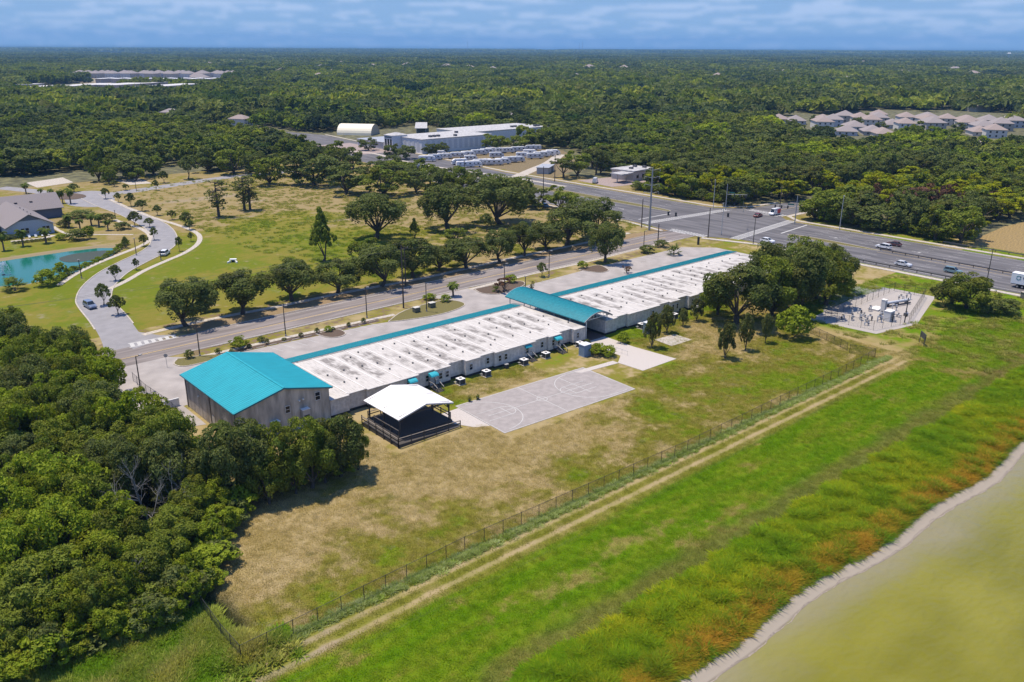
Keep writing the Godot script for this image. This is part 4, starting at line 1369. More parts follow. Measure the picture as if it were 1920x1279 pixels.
func condenser(label: String, x: float, z: float, s := 1.0) -> void:
	var g := thing("air_conditioner", label, "air conditioner", Vector3(x, 0, z), 0.0, "condenser units behind the classroom wings")
	obj("slab", MB.new().box(0, 0.06, 0, 1.3 * s, 0.12, 1.3 * s), M.concrete, g)
	obj("casing", MB.new().box(0, 0.62, 0, 0.98 * s, 0.98, 0.98 * s), gmat("coil", 0.07, 0.075, 0.085, 0.6, 0.3, 0.5, 99, 0.2), g)
	for q in [[-1, -1], [1, -1], [-1, 1], [1, 1]]:
		obj("corner_post", MB.new().box(q[0] * 0.5 * s, 0.62, q[1] * 0.5 * s, 0.07, 1.0, 0.07), mat("unit_grey", 0.30, 0.30, 0.30, 0.5), g)
	obj("top_panel", MB.new().box(0, 1.15, 0, 1.08 * s, 0.08, 1.08 * s), mat("unit_white", 0.74, 0.72, 0.69, 0.6), g)
	obj("fan_guard", MB.new().tube(Vector3(0, 1.19, 0), Vector3(0, 1.25, 0), 0.26 * s, 0.24 * s, 12), M.dark_opening, g)
	obj("pipe", MB.new().tube(Vector3(-0.55 * s, 0.5, -0.3), Vector3(-0.7 * s, 0.4, -1.0), 0.05, 0.05, 6), mat("pipe_white", 0.72, 0.71, 0.68, 0.6), g)

func chain_fence(called: String, label: String, p: PackedVector2Array, h: float, gap: float, grp := "") -> void:
	var g := thing(called, label, "fence", Vector3.ZERO, 0.0, grp)
	var pm := mat("fence_steel", 0.045, 0.045, 0.045, 0.6, 0.3)
	var post := MB.new().tube(Vector3(0, -0.1, 0), Vector3(0, h + 0.05, 0), 0.04, 0.04, 6)
	post.tube(Vector3(0, h + 0.05, 0), Vector3(0, h + 0.1, 0), 0.05, 0.02, 6)
	var pmesh := post.mesh(pm)
	var wire := MB.new()
	for k in p.size() - 1:
		var a := Vector3(p[k].x, 0, p[k].y)
		var b := Vector3(p[k + 1].x, 0, p[k + 1].y)
		var n := maxi(1, roundi(a.distance_to(b) / gap))
		for q in n + (1 if k == p.size() - 2 else 0):
			inst("post", pmesh, g).position = a.lerp(b, float(q) / n)
		for q in n:
			obj("top_rail", MB.new().tube(a.lerp(b, float(q) / n) + Vector3(0, h, 0), a.lerp(b, float(q + 1) / n) + Vector3(0, h, 0), 0.03, 0.03, 5, false), pm, g)
		# woven wire, as crossing strands
		var d := (b - a).normalized()
		var L := a.distance_to(b)
		var nn := d.cross(Vector3.UP) * 0.004
		var st := 0.16 if h < 2.0 else 0.3
		var m := int((L + h) / st)
		for q in m:
			for s in [0, 1]:
				var t0 := q * st - h
				var lo := 0.05
				var p0 := Vector2(t0, lo) if s == 0 else Vector2(t0, h)
				var p1 := Vector2(t0 + h, h) if s == 0 else Vector2(t0 + h, lo)
				var c0 := clampf((0.0 - p0.x) / (p1.x - p0.x), 0.0, 1.0)
				var c1 := clampf((L - p0.x) / (p1.x - p0.x), 0.0, 1.0)
				if c1 <= c0:
					continue
				var u := p0.lerp(p1, c0)
				var v := p0.lerp(p1, c1)
				var e := a + d * u.x + Vector3(0, u.y, 0)
				var f := a + d * v.x + Vector3(0, v.y, 0)
				wire.quad(e - Vector3(0, 0.010, 0), f - Vector3(0, 0.010, 0), f + Vector3(0, 0.010, 0) + nn, e + Vector3(0, 0.010, 0) + nn)
	var w := obj("wire_mesh", wire, pm, g)
	w.set_meta("kind", "stuff")

func pavilion() -> void:
	var g := thing("pavilion", "open timber pavilion with a white gable roof on a dark railed deck behind the hall", "pavilion", Vector3(0, 0, 0))
	var dark := gmat("dark_timber", 0.095, 0.083, 0.072, 0.85, 2.0, 0.6, 101, 0.05)
	var rail := gmat("rail_timber", 0.26, 0.22, 0.18, 0.9, 2.0, 0.6, 102, 0.05)
	var x0 := 67.0
	var x1 := 77.6
	var z0 := -114.3
	var z1 := -104.5
	var fl := 0.75
	# deck boards
	for k in 24:
		obj("deck_board", MB.new().box(x0 + 0.22 + k * 0.442, fl, (z0 + z1) / 2, 0.42, 0.06, z1 - z0), dark, g)
	for q in [[x0, (z0 + z1) / 2, 0.1, z1 - z0], [x1, (z0 + z1) / 2, 0.1, z1 - z0]]:
		obj("skirt", MB.new().box(q[0], fl / 2, q[1], q[2], fl - 0.08, q[3]), dark, g)
	obj("skirt", MB.new().box((x0 + x1) / 2, fl / 2, z1 - 0.02, x1 - x0 - 0.2, fl - 0.08, 0.1), dark, g)
	# ramp round two sides
	var rp := MB.new()
	rp.quad(Vector3(77.8, 0.08, -104.2), Vector3(77.8, 0.08, -102.6), Vector3(65.6, 0.55, -102.6), Vector3(65.6, 0.55, -104.2))
	rp.quad(Vector3(65.6, 0.55, -104.2), Vector3(65.6, 0.55, -102.6), Vector3(65.6, 0.4, -102.6), Vector3(77.8, 0.0, -102.6))
	rp.quad(Vector3(77.8, 0.05, -102.58), Vector3(65.6, 0.52, -102.58), Vector3(65.6, 0.0, -102.58), Vector3(77.8, 0.0, -102.58))
	obj("ramp", rp, dark, g)
	var rq := MB.new()
	rq.quad(Vector3(65.6, 0.56, -104.2), Vector3(66.9, 0.56, -104.2), Vector3(66.9, 0.76, -113.4), Vector3(65.6, 0.76, -113.4))
	rq.quad(Vector3(65.58, 0.55, -102.6), Vector3(65.58, 0.75, -113.4), Vector3(65.58, 0, -113.4), Vector3(65.58, 0, -102.6))
	obj("ramp", rq, dark, g)
	var run := func(a: Vector3, b: Vector3, n: int) -> void:
		for k in n + 1:
			var p: Vector3 = a.lerp(b, float(k) / n)
			obj("rail_post", MB.new().box(p.x, p.y + 0.25, p.z, 0.13, 1.7 + 0.5 * p.y, 0.13), dark, g)
		obj("handrail", MB.new().bar(a + Vector3(0, 1.08, 0), b + Vector3(0, 1.08, 0), 0.2, 0.06), rail, g)
		obj("mid_rail", MB.new().bar(a + Vector3(0, 0.62, 0), b + Vector3(0, 0.62, 0), 0.06, 0.16), dark, g)
	run.call(Vector3(77.8, 0.1, -102.5), Vector3(65.5, 0.6, -102.5), 5)
	run.call(Vector3(65.5, 0.6, -102.5), Vector3(65.5, 0.78, -113.4), 5)
	run.call(Vector3(67.05, 0.78, -104.6), Vector3(67.05, 0.78, -112.0), 3)
	run.call(Vector3(77.5, 0.78, -104.8), Vector3(77.5, 0.78, -110.2), 2)
	run.call(Vector3(67.2, 0.78, -114.2), Vector3(77.2, 0.78, -114.2), 4)
	# roof on posts with knee braces
	var e := 4.0
	var rd := 5.2
	var xm := 72.25
	for z in [-104.8, -109.4, -114.0]:
		for x in [67.4, 77.2]:
			obj("post", MB.new().box(x, (e + fl) / 2, z, 0.2, e - fl, 0.2), dark, g)
			var s := 1.0 if x < xm else -1.0
			obj("knee_brace", MB.new().bar(Vector3(x, e - 1.1, z), Vector3(x + s * 1.0, e - 0.1, z), 0.12, 0.14), dark, g)
			obj("knee_brace", MB.new().bar(Vector3(x, e - 1.1, z), Vector3(x, e - 0.1, z + (1.0 if z < -110.0 else -1.0)), 0.12, 0.14), dark, g)
		var tr := MB.new()
		tr.bar(Vector3(67.3, e, z), Vector3(77.3, e, z), 0.12, 0.24); tr.bar(Vector3(67.3, e + 0.05, z), Vector3(xm, rd - 0.1, z), 0.1, 0.2); tr.bar(Vector3(xm, rd - 0.1, z), Vector3(77.3, e + 0.05, z), 0.1, 0.2)
		tr.bar(Vector3(xm, e, z), Vector3(xm, rd - 0.15, z), 0.1, 0.12); tr.bar(Vector3(xm, e, z), Vector3(69.8, e + 0.55, z), 0.1, 0.1); tr.bar(Vector3(xm, e, z), Vector3(74.7, e + 0.55, z), 0.1, 0.1)
		obj("truss", tr, dark, g)
	for x in [67.4, 77.2]:
		obj("plate_beam", MB.new().box(x, e - 0.14, -109.4, 0.18, 0.26, 9.6), dark, g)
	var white := gmat("pavilion_roof", 0.78, 0.755, 0.73, 0.6, 6.0, 0.95, 103, 0.03)
	for s in [-1.0, 1.0]:
		var a := Vector3(xm + s * 5.5, e - 0.02, -104.15)
		var b := Vector3(xm, rd + 0.1, -104.15)
		var z := Vector3(0, 0, -10.5)
		var dn := Vector3(0, -0.1, 0)
		var sl := MB.new()
		sl.quad(a, b, b + z, a + z); sl.quad(a + dn, a + z + dn, b + z + dn, b + dn); sl.quad(a, a + z, a + z + dn, a + dn); sl.quad(a, a + dn, b + dn, b); sl.quad(a + z, b + z, b + z + dn, a + z + dn)
		for k in 17:
			sl.bar(a + z * (k + 0.5) / 17.0 + Vector3(0, 0.01, 0), b + z * (k + 0.5) / 17.0 + Vector3(0, 0.01, 0), 0.04, 0.03)
		obj("roof_slope", sl, white, g)
		obj("fascia", MB.new().bar(a + Vector3(0, -0.17, -0.06), b + Vector3(0, -0.17, -0.06), 0.05, 0.2), mat("fascia_grey", 0.45, 0.44, 0.42, 0.6), g)

func shed(label: String, x: float, z: float, w: float, d: float, h: float, col: Color) -> void:
	var g := thing("storage_locker", label, "locker", Vector3(x, 0, z))
	var m := mat("locker_%d" % int(x), col.r, col.g, col.b, 0.55)
	obj("body", MB.new().box(0, h / 2, 0, w, h - 0.1, d), m, g)
	obj("base", MB.new().box(0, 0.05, 0, w + 0.12, 0.1, d + 0.12), M.unit_grey, g)
	obj("door", MB.new().box(0, h / 2, d / 2 + 0.02, w * 0.8, h - 0.35, 0.04), m, g)
	obj("roof", MB.new().box(0, h + 0.02, 0, w + 0.14, 0.12, d + 0.14), mat("locker_roof", 0.62, 0.64, 0.66, 0.5), g)

func build_yard() -> void:
	pavilion()
	awning_stair("turquoise awning and stair beside the white-roofed pavilion", 84.3, -119.5, true)
	awning_stair("turquoise door awning half hidden behind the pavilion roof", 79.6, -119.5, false)
	awning_stair("turquoise awning over the stair nearer the middle of the basketball court", 108.2, -120.1, true)
	awning_stair("turquoise awning over the stair nearest the vaulted passage", 116.2, -119.5, true)
	var cn := [[Vector2(89.5, -117.0), "condenser unit by the wall nearest the pavilion"], [Vector2(95.8, -116.6), "condenser unit by the wall, second from the pavilion"], [Vector2(105.5, -116.7), "condenser unit left of the stair near the court"], [Vector2(111.5, -116.8), "condenser unit between the two stairs with turquoise awnings"], [Vector2(121.4, -117.3), "condenser unit by the passage, behind the blue locker"], [Vector2(141.2, -116.9), "condenser unit behind the grey locker past the passage"], [Vector2(152.8, -116.9), "condenser unit among the columnar trees by the far wing"], [Vector2(161.6, -116.2), "condenser unit of the far wing beside the big oaks"]]
	for q in cn:
		condenser(q[1], q[0].x, minf(q[0].y, -117.6), 1.25)
	shed("blue plastic storage locker on the grass by the passage", 118.6, -113.4, 2.0, 1.6, 2.5, Color(0.16, 0.23, 0.33))
	shed("grey blue storage locker behind the leafy column by the far wing", 139.6, -114.6, 1.5, 1.3, 2.5, Color(0.20, 0.24, 0.28))
	var mb := thing("meter_box", "small dark utility box at the foot of the near wing's wall", "utility box", Vector3(101.5, 0, -118.3))
	obj("body", MB.new().box(0, 0.45, 0, 0.8, 0.8, 0.6), M.coil, mb)
	obj("lid", MB.new().box(0, 0.88, 0, 0.86, 0.06, 0.66), M.unit_grey, mb)
	var be := thing("bench", "small wooden bench beside the blue locker", "bench", Vector3(121.2, 0, -113.0), 0.3)
	obj("seat", MB.new().box(0, 0.45, 0, 1.4, 0.07, 0.42), gmat("bench_wood", 0.22, 0.16, 0.10, 0.9, 1.0, 0.6, 104, 0.06), be)
	obj("backrest", MB.new().box(0, 0.78, -0.2, 1.4, 0.34, 0.05), M.bench_wood, be)
	for s in [-0.55, 0.55]:
		obj("leg", MB.new().box(s, 0.21, 0, 0.08, 0.42, 0.4), M.bench_wood, be)
	for q in 2:
		var pp := plant("palmetto", "potted_palm", [85.6, 87.3][q], -109.9 + 0.25 * q, 1.5, 0.55, "small dark potted plant at the %s of the near court corner" % ["left", "right"][q], "potted plant", "potted plants on the court")
		pp.rotation.y = q
		obj("pot", MB.new().tube(Vector3(0, 0, 0), Vector3(0, 0.6, 0), 0.7, 1.0, 10), mat("pot", 0.03, 0.03, 0.03, 0.6), pp)
	var hr := thing("stair_rail", "thin steel handrail beside the ramp to the concrete plaza", "handrail", Vector3(125.2, 0, -107.6))
	for k in 3:
		obj("post", MB.new().tube(Vector3(0.0, 0, -k * 1.5), Vector3(0, 0.95, -k * 1.5), 0.025, 0.025, 6), mat("steel", 0.45, 0.45, 0.45, 0.4, 0.6), hr)
	obj("rail", MB.new().tube(Vector3(0, 0.95, 0.1), Vector3(0, 0.95, -3.2), 0.03, 0.03, 6), M.steel, hr)
	# ---- fences
	chain_fence("chain_link_fence", "long black chain-link fence between the school yard and the grassy track", pts([Vector2(25.9, -72.3), Vector2(56.0, -73.3), Vector2(99.7, -72.3), Vector2(153.6, -73.4), Vector2(163.4, -73.9)]), 1.8, 3.05)
	chain_fence("side_fence", "short chain-link fence at the foot of the wood in the lower left", pts([Vector2(25.9, -72.3), Vector2(25.8, -77), Vector2(26.2, -86)]), 1.8, 2.6)
	chain_fence("gate_leaf", "open chain-link gate leaf at the far end of the long fence", pts([Vector2(163.4, -73.9), Vector2(161.8, -78.6)]), 1.9, 4.8)
	chain_fence("end_fence", "chain-link fence from the bright green bush to the gate", pts([Vector2(162.7, -79.6), Vector2(164.6, -83.7), Vector2(166.4, -88.2), Vector2(167.2, -91.4)]), 1.8, 3.0)
	chain_fence("drive_fence", "chain-link fence along the drive at the left of the turquoise hall", pts([Vector2(43.2, -158.9), Vector2(43.0, -151.2), Vector2(43.6, -142.1), Vector2(43.6, -134.7)]), 1.8, 2.6)
	var wl := thing("low_wall", "low white concrete wall by the left side of the turquoise hall", "wall", Vector3(42.5, 0, -139.5))
	obj("long_side", MB.new().box(0, 0.75, 0, 0.25, 1.5, 5.0), mat("white_block", 0.60, 0.60, 0.60, 0.8), wl)
	obj("short_side", MB.new().box(1.6, 0.75, -2.4, 2.95, 1.48, 0.25), M.white_block, wl)
	for k in 4:
		var cr := thing("wooden_crate", "pale wooden crate in the weeds left of the hall, %s from the drive" % ordinal(k), "crate", Vector3(38.3 + 0.5 * k, 0, -131.5 + 1.9 * k), 0.3 * k, "crates left of the hall")
		obj("box", MB.new().box(0, 0.35, 0, 0.8, 0.6, 0.6), M.pale_wood, cr)
		obj("lid", MB.new().box(0, 0.68, 0, 0.9, 0.06, 0.7), mat("lid_white", 0.6, 0.58, 0.54, 0.7), cr)
	var hb := thing("wooden_hut", "small weathered wooden hut with an open front at the foot of the wood", "hut", Vector3(19.6, 0, -84.6), 0.25)
	obj("back_wall", MB.new().box(0, 0.9, -0.55, 1.2, 1.8, 0.06), gmat("hut_wood", 0.18, 0.12, 0.085, 0.9, 1.0, 0.6, 105, 0.06), hb)
	for s in [-0.57, 0.57]:
		obj("side_wall", MB.new().box(s, 0.9, 0, 0.06, 1.8, 1.04), M.hut_wood, hb)
	obj("roof", MB.new().box(0, 1.85, 0.05, 1.45, 0.07, 1.4), mat("hut_roof", 0.05, 0.045, 0.04, 0.9), hb)
	obj("doorstep", MB.new().box(0.1, 0.12, 1.25, 1.3, 0.12, 0.9), gmat("pale_board", 0.38, 0.25, 0.19, 0.9, 1.0, 0.7, 106, 0.06), hb)
	# ---- planting of the yard
	var col := [[139.3, -93.6, 7.81, 1.86], [146.6, -93.7, 7.88, 1.57], [154.0, -93.6, 6.75, 1.27], [132.9, -107.5, 7.81, 1.81], [143.1, -111.9, 6.21, 1.79], [149.5, -112.4, 4.33, 1.10], [155.2, -112.8, 5.43, 1.62]]
	var cl := ["columnar tree in the lawn, nearest of the three in a row", "columnar tree in the lawn, middle of the three in a row", "columnar tree in the lawn, farthest of the three in a row", "columnar tree in front of the grey locker", "columnar tree behind the small concrete pad", "small columnar tree beside the far wing's condenser unit", "columnar tree by the far wing nearest the big oaks"]
	for k in col.size():
		plant("column", "columnar_tree", col[k][0], col[k][1], col[k][2], col[k][3], cl[k], "tree", "columnar trees behind the far wing")
	var ok := [[160.8, -105.9, 13.80, 7.40], [170.5, -103.0, 15.18, 5.66], [178.1, -99.9, 16.62, 6.05], [190.1, -100.1, 13.50, 5.95], [184.1, -112.6, 14.48, 5.42], [197.1, -111.4, 14.92, 6.30], [202.1, -105.1, 12.20, 4.87], [163.0, -112.7, 10.22, 3.82], [181.0, -106.1, 10.12, 5.91], [193.5, -104.7, 15.16, 4.75]]
	for k in ok.size():
		plant("wood_oak" if k % 2 else "oak", "oak_tree", ok[k][0], ok[k][1], ok[k][2], ok[k][3] * 1.1, "dense dark oak of the clump beside the far wing", "tree", "oaks at the end of the far wing")
	var sh := [["shrub", [161.7, -91.3, 7.57, 3.75], "big bright green bush at the corner of the oak clump"], ["shrub", [121.0, -112.4, 2.23, 1.99], "rounded hedge bush by the plaza nearest the passage"], ["shrub", [122.0, -110.3, 2.22, 1.87], "rounded hedge bush by the plaza, at the open end"], ["shrub", [130.5, -113.6, 2.55, 1.38], "round bush against the far wing beside the passage"], ["dark_shrub", [122.8, -117.0, 1.68, 0.91], "small bush tucked against the passage post"]]
	for q in sh:
		plant(q[0], "bush", q[1][0], q[1][1], q[1][2], q[1][3], q[2], "bush", "bushes behind the school")
	var pk := [180.6, -165.6, 11.81, 5.37]
	plant("oak", "car_park_oak", pk[0], pk[1], pk[2], pk[3], "spreading oak on the island in the far car park", "tree")
	var pb := [["palm", [124.3, -165.7, 4.08, 2.04], "palm on the island left of the school's drive"], ["shrub", [119.9, -163.2, 1.94, 1.33], "green bush beside the palm on the drive island"], ["shrub", [118.1, -167.2, 1.67, 1.61], "clipped bush on the drive island near the utility boxes"], ["mid_rust", [136.7, -160.5, 4.43, 2.35], "rust-leaved small tree at the right of the drive"], ["shrub", [144.3, -166.4, 2.23, 1.73], "clipped hedge behind the rust-leaved tree"], ["young", [154.8, -165.6, 4.10, 1.63], "round clipped tree in the far car park verge"], ["shrub", [170.3, -165.1, 2.21, 1.54], "clipped bush at the left of the car park oak"], ["mid_rust", [176.0, -153.1, 2.32, 1.51], "dark red-leaved shrub against the far wing's canopy"], ["dark_shrub", [199.6, -165.8, 2.53, 2.48], "clipped hedge along the road at the far car park"], ["dark_shrub", [209.4, -168.2, 2.25, 2.22], "clipped hedge nearest the crossing"], ["palmetto", [203.7, -158.6, 4.33, 2.95], "spiky fan palm at the end of the far car park"], ["shrub", [66.4, -164.0, 2.38, 2.03], "clipped green hedge at the near car park"], ["dark_shrub", [56.0, -164.4, 1.85, 0.98], "small bush at the left end of the near car park"], ["shrub", [86.0, -161.2, 1.38, 0.95], "small green bush on the near car park island"], ["dark_shrub", [61.5, -163.1, 1.29, 0.66], "small round bush behind the hall roof"], ["dark_shrub", [71.5, -164.2, 1.33, 0.80], "small dark bush in the bed by the near car park"], ["palmetto", [135.5, -162.1, 2.44, 1.39], "spiky plant left of the rust-leaved tree"], ["bare", [142.3, -155.8, 2.86, 0.69], "thin sapling in the car park behind the vaulted canopy"]]
	for q in pb:
		plant(q[0], {"palm": "palm_tree", "palmetto": "fan_palm", "mid_rust": "red_leaf_tree", "young": "clipped_tree", "bare": "sapling"}.get(q[0], "bush"), q[1][0], q[1][1], q[1][2], q[1][3], q[2], "palm" if q[0] in ["palm", "palmetto"] else "bush" if q[0] in ["shrub", "dark_shrub"] else "tree")
	for k in 9:
		plant("dark_shrub", "bed_plant", 64.0 + k * 3.9, -162.3 + 0.12 * k, 0.7 + 0.35 * (k % 3), 0.55, "low plant in the bed between the near car park and the road", "plant", "plants in the car park bed")
	for q in [[Vector2(109.3, -160.5), "left"], [Vector2(114.4, -161.3), "right"]]:
		var t := thing("transformer_box", "green utility cabinet on the drive island, the %s of two" % q[1], "utility box", Vector3(q[0].x, 0, q[0].y), 0.0, "utility cabinets")
		obj("cabinet", MB.new().box(0, 0.75, 0, 1.5, 1.1, 1.2), mat("cabinet_green", 0.10, 0.11, 0.08, 0.6), t)
		obj("lid", MB.new().box(0, 1.33, 0, 1.6, 0.08, 1.3), mat("cabinet_lid", 0.5, 0.48, 0.42, 0.6), t)
	metering_station()

func metering_station() -> void:
	chain_fence("station_fence", "chain-link fence round the gravel pad of the gas metering station", pts([Vector2(178.7, -93.9), Vector2(179.8, -82.6), Vector2(191.5, -80), Vector2(215.6, -87.2), Vector2(215.5, -95.1), Vector2(178.7, -93.9)]), 2.3, 3.0)
	var pipe := mat("pipe_grey", 0.55, 0.56, 0.57, 0.45, 0.2)
	var blk := mat("pipe_dark", 0.05, 0.05, 0.055, 0.5, 0.3)
	var at := [[182, -91.5], [183, -89.5], [184.5, -88], [184.2, -86], [186.5, -86.4], [187, -84.3], [189, -85.5], [191.5, -86.4], [190, -83], [194, -84], [208.5, -90.5], [210.5, -89.5], [196, -83.2], [193, -90.4], [185.6, -90.8], [187.6, -88.6], [189.2, -90.4], [198.6, -86.4], [182.6, -85.2]]
	for k in at.size():
		var g := thing("valve_riser", "grey pipe riser with a hand wheel on the gravel pad", "valve", Vector3(at[k][0], 0.05, at[k][1]), 0.5 * k, "valve risers of the metering station")
		var h := 0.8 + 0.4 * (k % 3)
		obj("riser", MB.new().tube(Vector3(0, 0, 0), Vector3(0, h, 0), 0.14, 0.14, 8), pipe if k % 4 else blk, g)
		obj("riser", MB.new().tube(Vector3(0.9, 0, 0.2), Vector3(0.9, h, 0.2), 0.14, 0.14, 8), pipe, g)
		obj("cross_pipe", MB.new().tube(Vector3(-0.1, h - 0.1, 0), Vector3(1.0, h - 0.1, 0.2), 0.13, 0.13, 8), pipe, g)
		obj("flange", MB.new().tube(Vector3(0, h * 0.5, 0), Vector3(0, h * 0.5 + 0.12, 0), 0.26, 0.26, 10), blk, g)
		obj("hand_wheel", MB.new().tube(Vector3(0.45, h + 0.2, 0.1), Vector3(0.45, h + 0.26, 0.1), 0.28, 0.28, 10), blk, g)
		obj("stem", MB.new().tube(Vector3(0.45, h - 0.1, 0.1), Vector3(0.45, h + 0.3, 0.1), 0.04, 0.04, 6), blk, g)
	var l := thing("pipe_launcher", "long horizontal pipe vessel on saddles in the metering station", "pipe", Vector3(203.5, 0.05, -88.6), -0.28)
	obj("barrel", MB.new().tube(Vector3(-4.2, 0.9, 0), Vector3(4.2, 0.9, 0), 0.36, 0.36, 12), pipe, l)
	obj("closure", MB.new().tube(Vector3(-4.5, 0.9, 0), Vector3(-4.2, 0.9, 0), 0.46, 0.46, 12), pipe, l)
	obj("lower_pipe", MB.new().tube(Vector3(-4.0, 0.5, 0.9), Vector3(3.6, 0.5, 0.9), 0.16, 0.16, 8), blk, l)
	for x in [-3.2, 0.0, 3.2]:
		obj("saddle", MB.new().box(x, 0.35, 0, 0.25, 0.7, 0.9), blk, l)
	for x in [-3.6, 2.2]:
		obj("vent_pipe", MB.new().tube(Vector3(x, 1.2, 0), Vector3(x, 2.0, 0), 0.08, 0.08, 6), pipe, l)
	for q in [[189.6, -83.9, 2.2, 2.4, 1.5, "pale equipment cabinet on the gravel pad at the station's near corner"], [196, -90, 3.0, 0.35, 2.0, "low white concrete plinth in the middle of the station"], [193.4, -87.2, 1.0, 3.6, 1.0, "tall white cabinet in the middle of the station"]]:
		var c := thing("equipment_cabinet", q[5], "cabinet", Vector3(q[0], 0.05, q[1]))
		obj("body", MB.new().box(0, q[3] / 2, 0, q[2], q[3], q[4]), mat("cabinet_white", 0.62, 0.62, 0.61, 0.6), c)
		obj("cap", MB.new().box(0, q[3] + 0.04, 0, q[2] + 0.12, 0.08, q[4] + 0.12), M.unit_white, c)
		obj("door", MB.new().box(0, q[3] * 0.5, q[4] / 2 + 0.02, q[2] * 0.7, q[3] * 0.75, 0.04), M.unit_grey, c)
	var p := thing("station_pole", "black steel pole at the near corner of the metering station", "pole", Vector3(190.9, 0, -80.7))
	obj("shaft", MB.new().tube(Vector3(0, 0, 0), Vector3(0, 6.0, 0), 0.14, 0.11, 8), blk, p)
	obj("control_box", MB.new().box(0, 1.9, 0.2, 0.5, 0.7, 0.3), blk, p)
	var s := thing("sign_board", "dark blank sign board on posts in the grass beside the metering station", "sign", Vector3(178.9, 0, -71.2), 0.75)
	obj("panel", MB.new().box(0, 2.0, 0, 3.0, 1.3, 0.1), mat("sign_back", 0.06, 0.062, 0.065, 0.7), s)
	for x in [-1.35, 1.35]:
		obj("post", MB.new().box(x, 1.1, -0.1, 0.1, 2.3, 0.1), mat("sign_post", 0.10, 0.09, 0.08, 0.8), s)
	var bg := [214.1, -76.3, 9.69, 6.28]
	plant("wood_oak", "palm_thicket_tree", bg[0], bg[1], bg[2], bg[3], "dense glossy tree beside the highway right of the metering station", "tree")
	for q in [[[211.8, -80.0, 6.13, 3.95], "fan palms at the left foot of the dense roadside tree"], [[215.8, -68.0, 3.99, 3.20], "low bush beside the bridge wing wall"], [[212.4, -70.9, 3.99, 2.56], "low bush at the right foot of the dense roadside tree"]]:
		plant("palmetto" if q[0][0] < 210.0 else "dark_shrub", "roadside_bush", q[0][0], q[0][1], q[0][2], q[0][3], q[1], "bush")
	var ww := thing("wing_wall", "grey concrete wing wall beside the highway at the right edge", "wall", Vector3(234.0, 0, -72.6), 0.0)
	var wv := MB.new()
	wv.bar(Vector3(0.3, 0.0, 1.5), Vector3(-4.5, -0.2, 12.0), 0.5, 3.2)
	obj("stem", wv, gmat("wall_grey", 0.24, 0.23, 0.21, 0.9, 4.0, 0.6, 107, 0.04), ww)
	obj("coping", MB.new().bar(Vector3(0.3, 1.65, 1.5), Vector3(-4.5, 1.45, 12.0), 0.7, 0.15), M.concrete, ww)

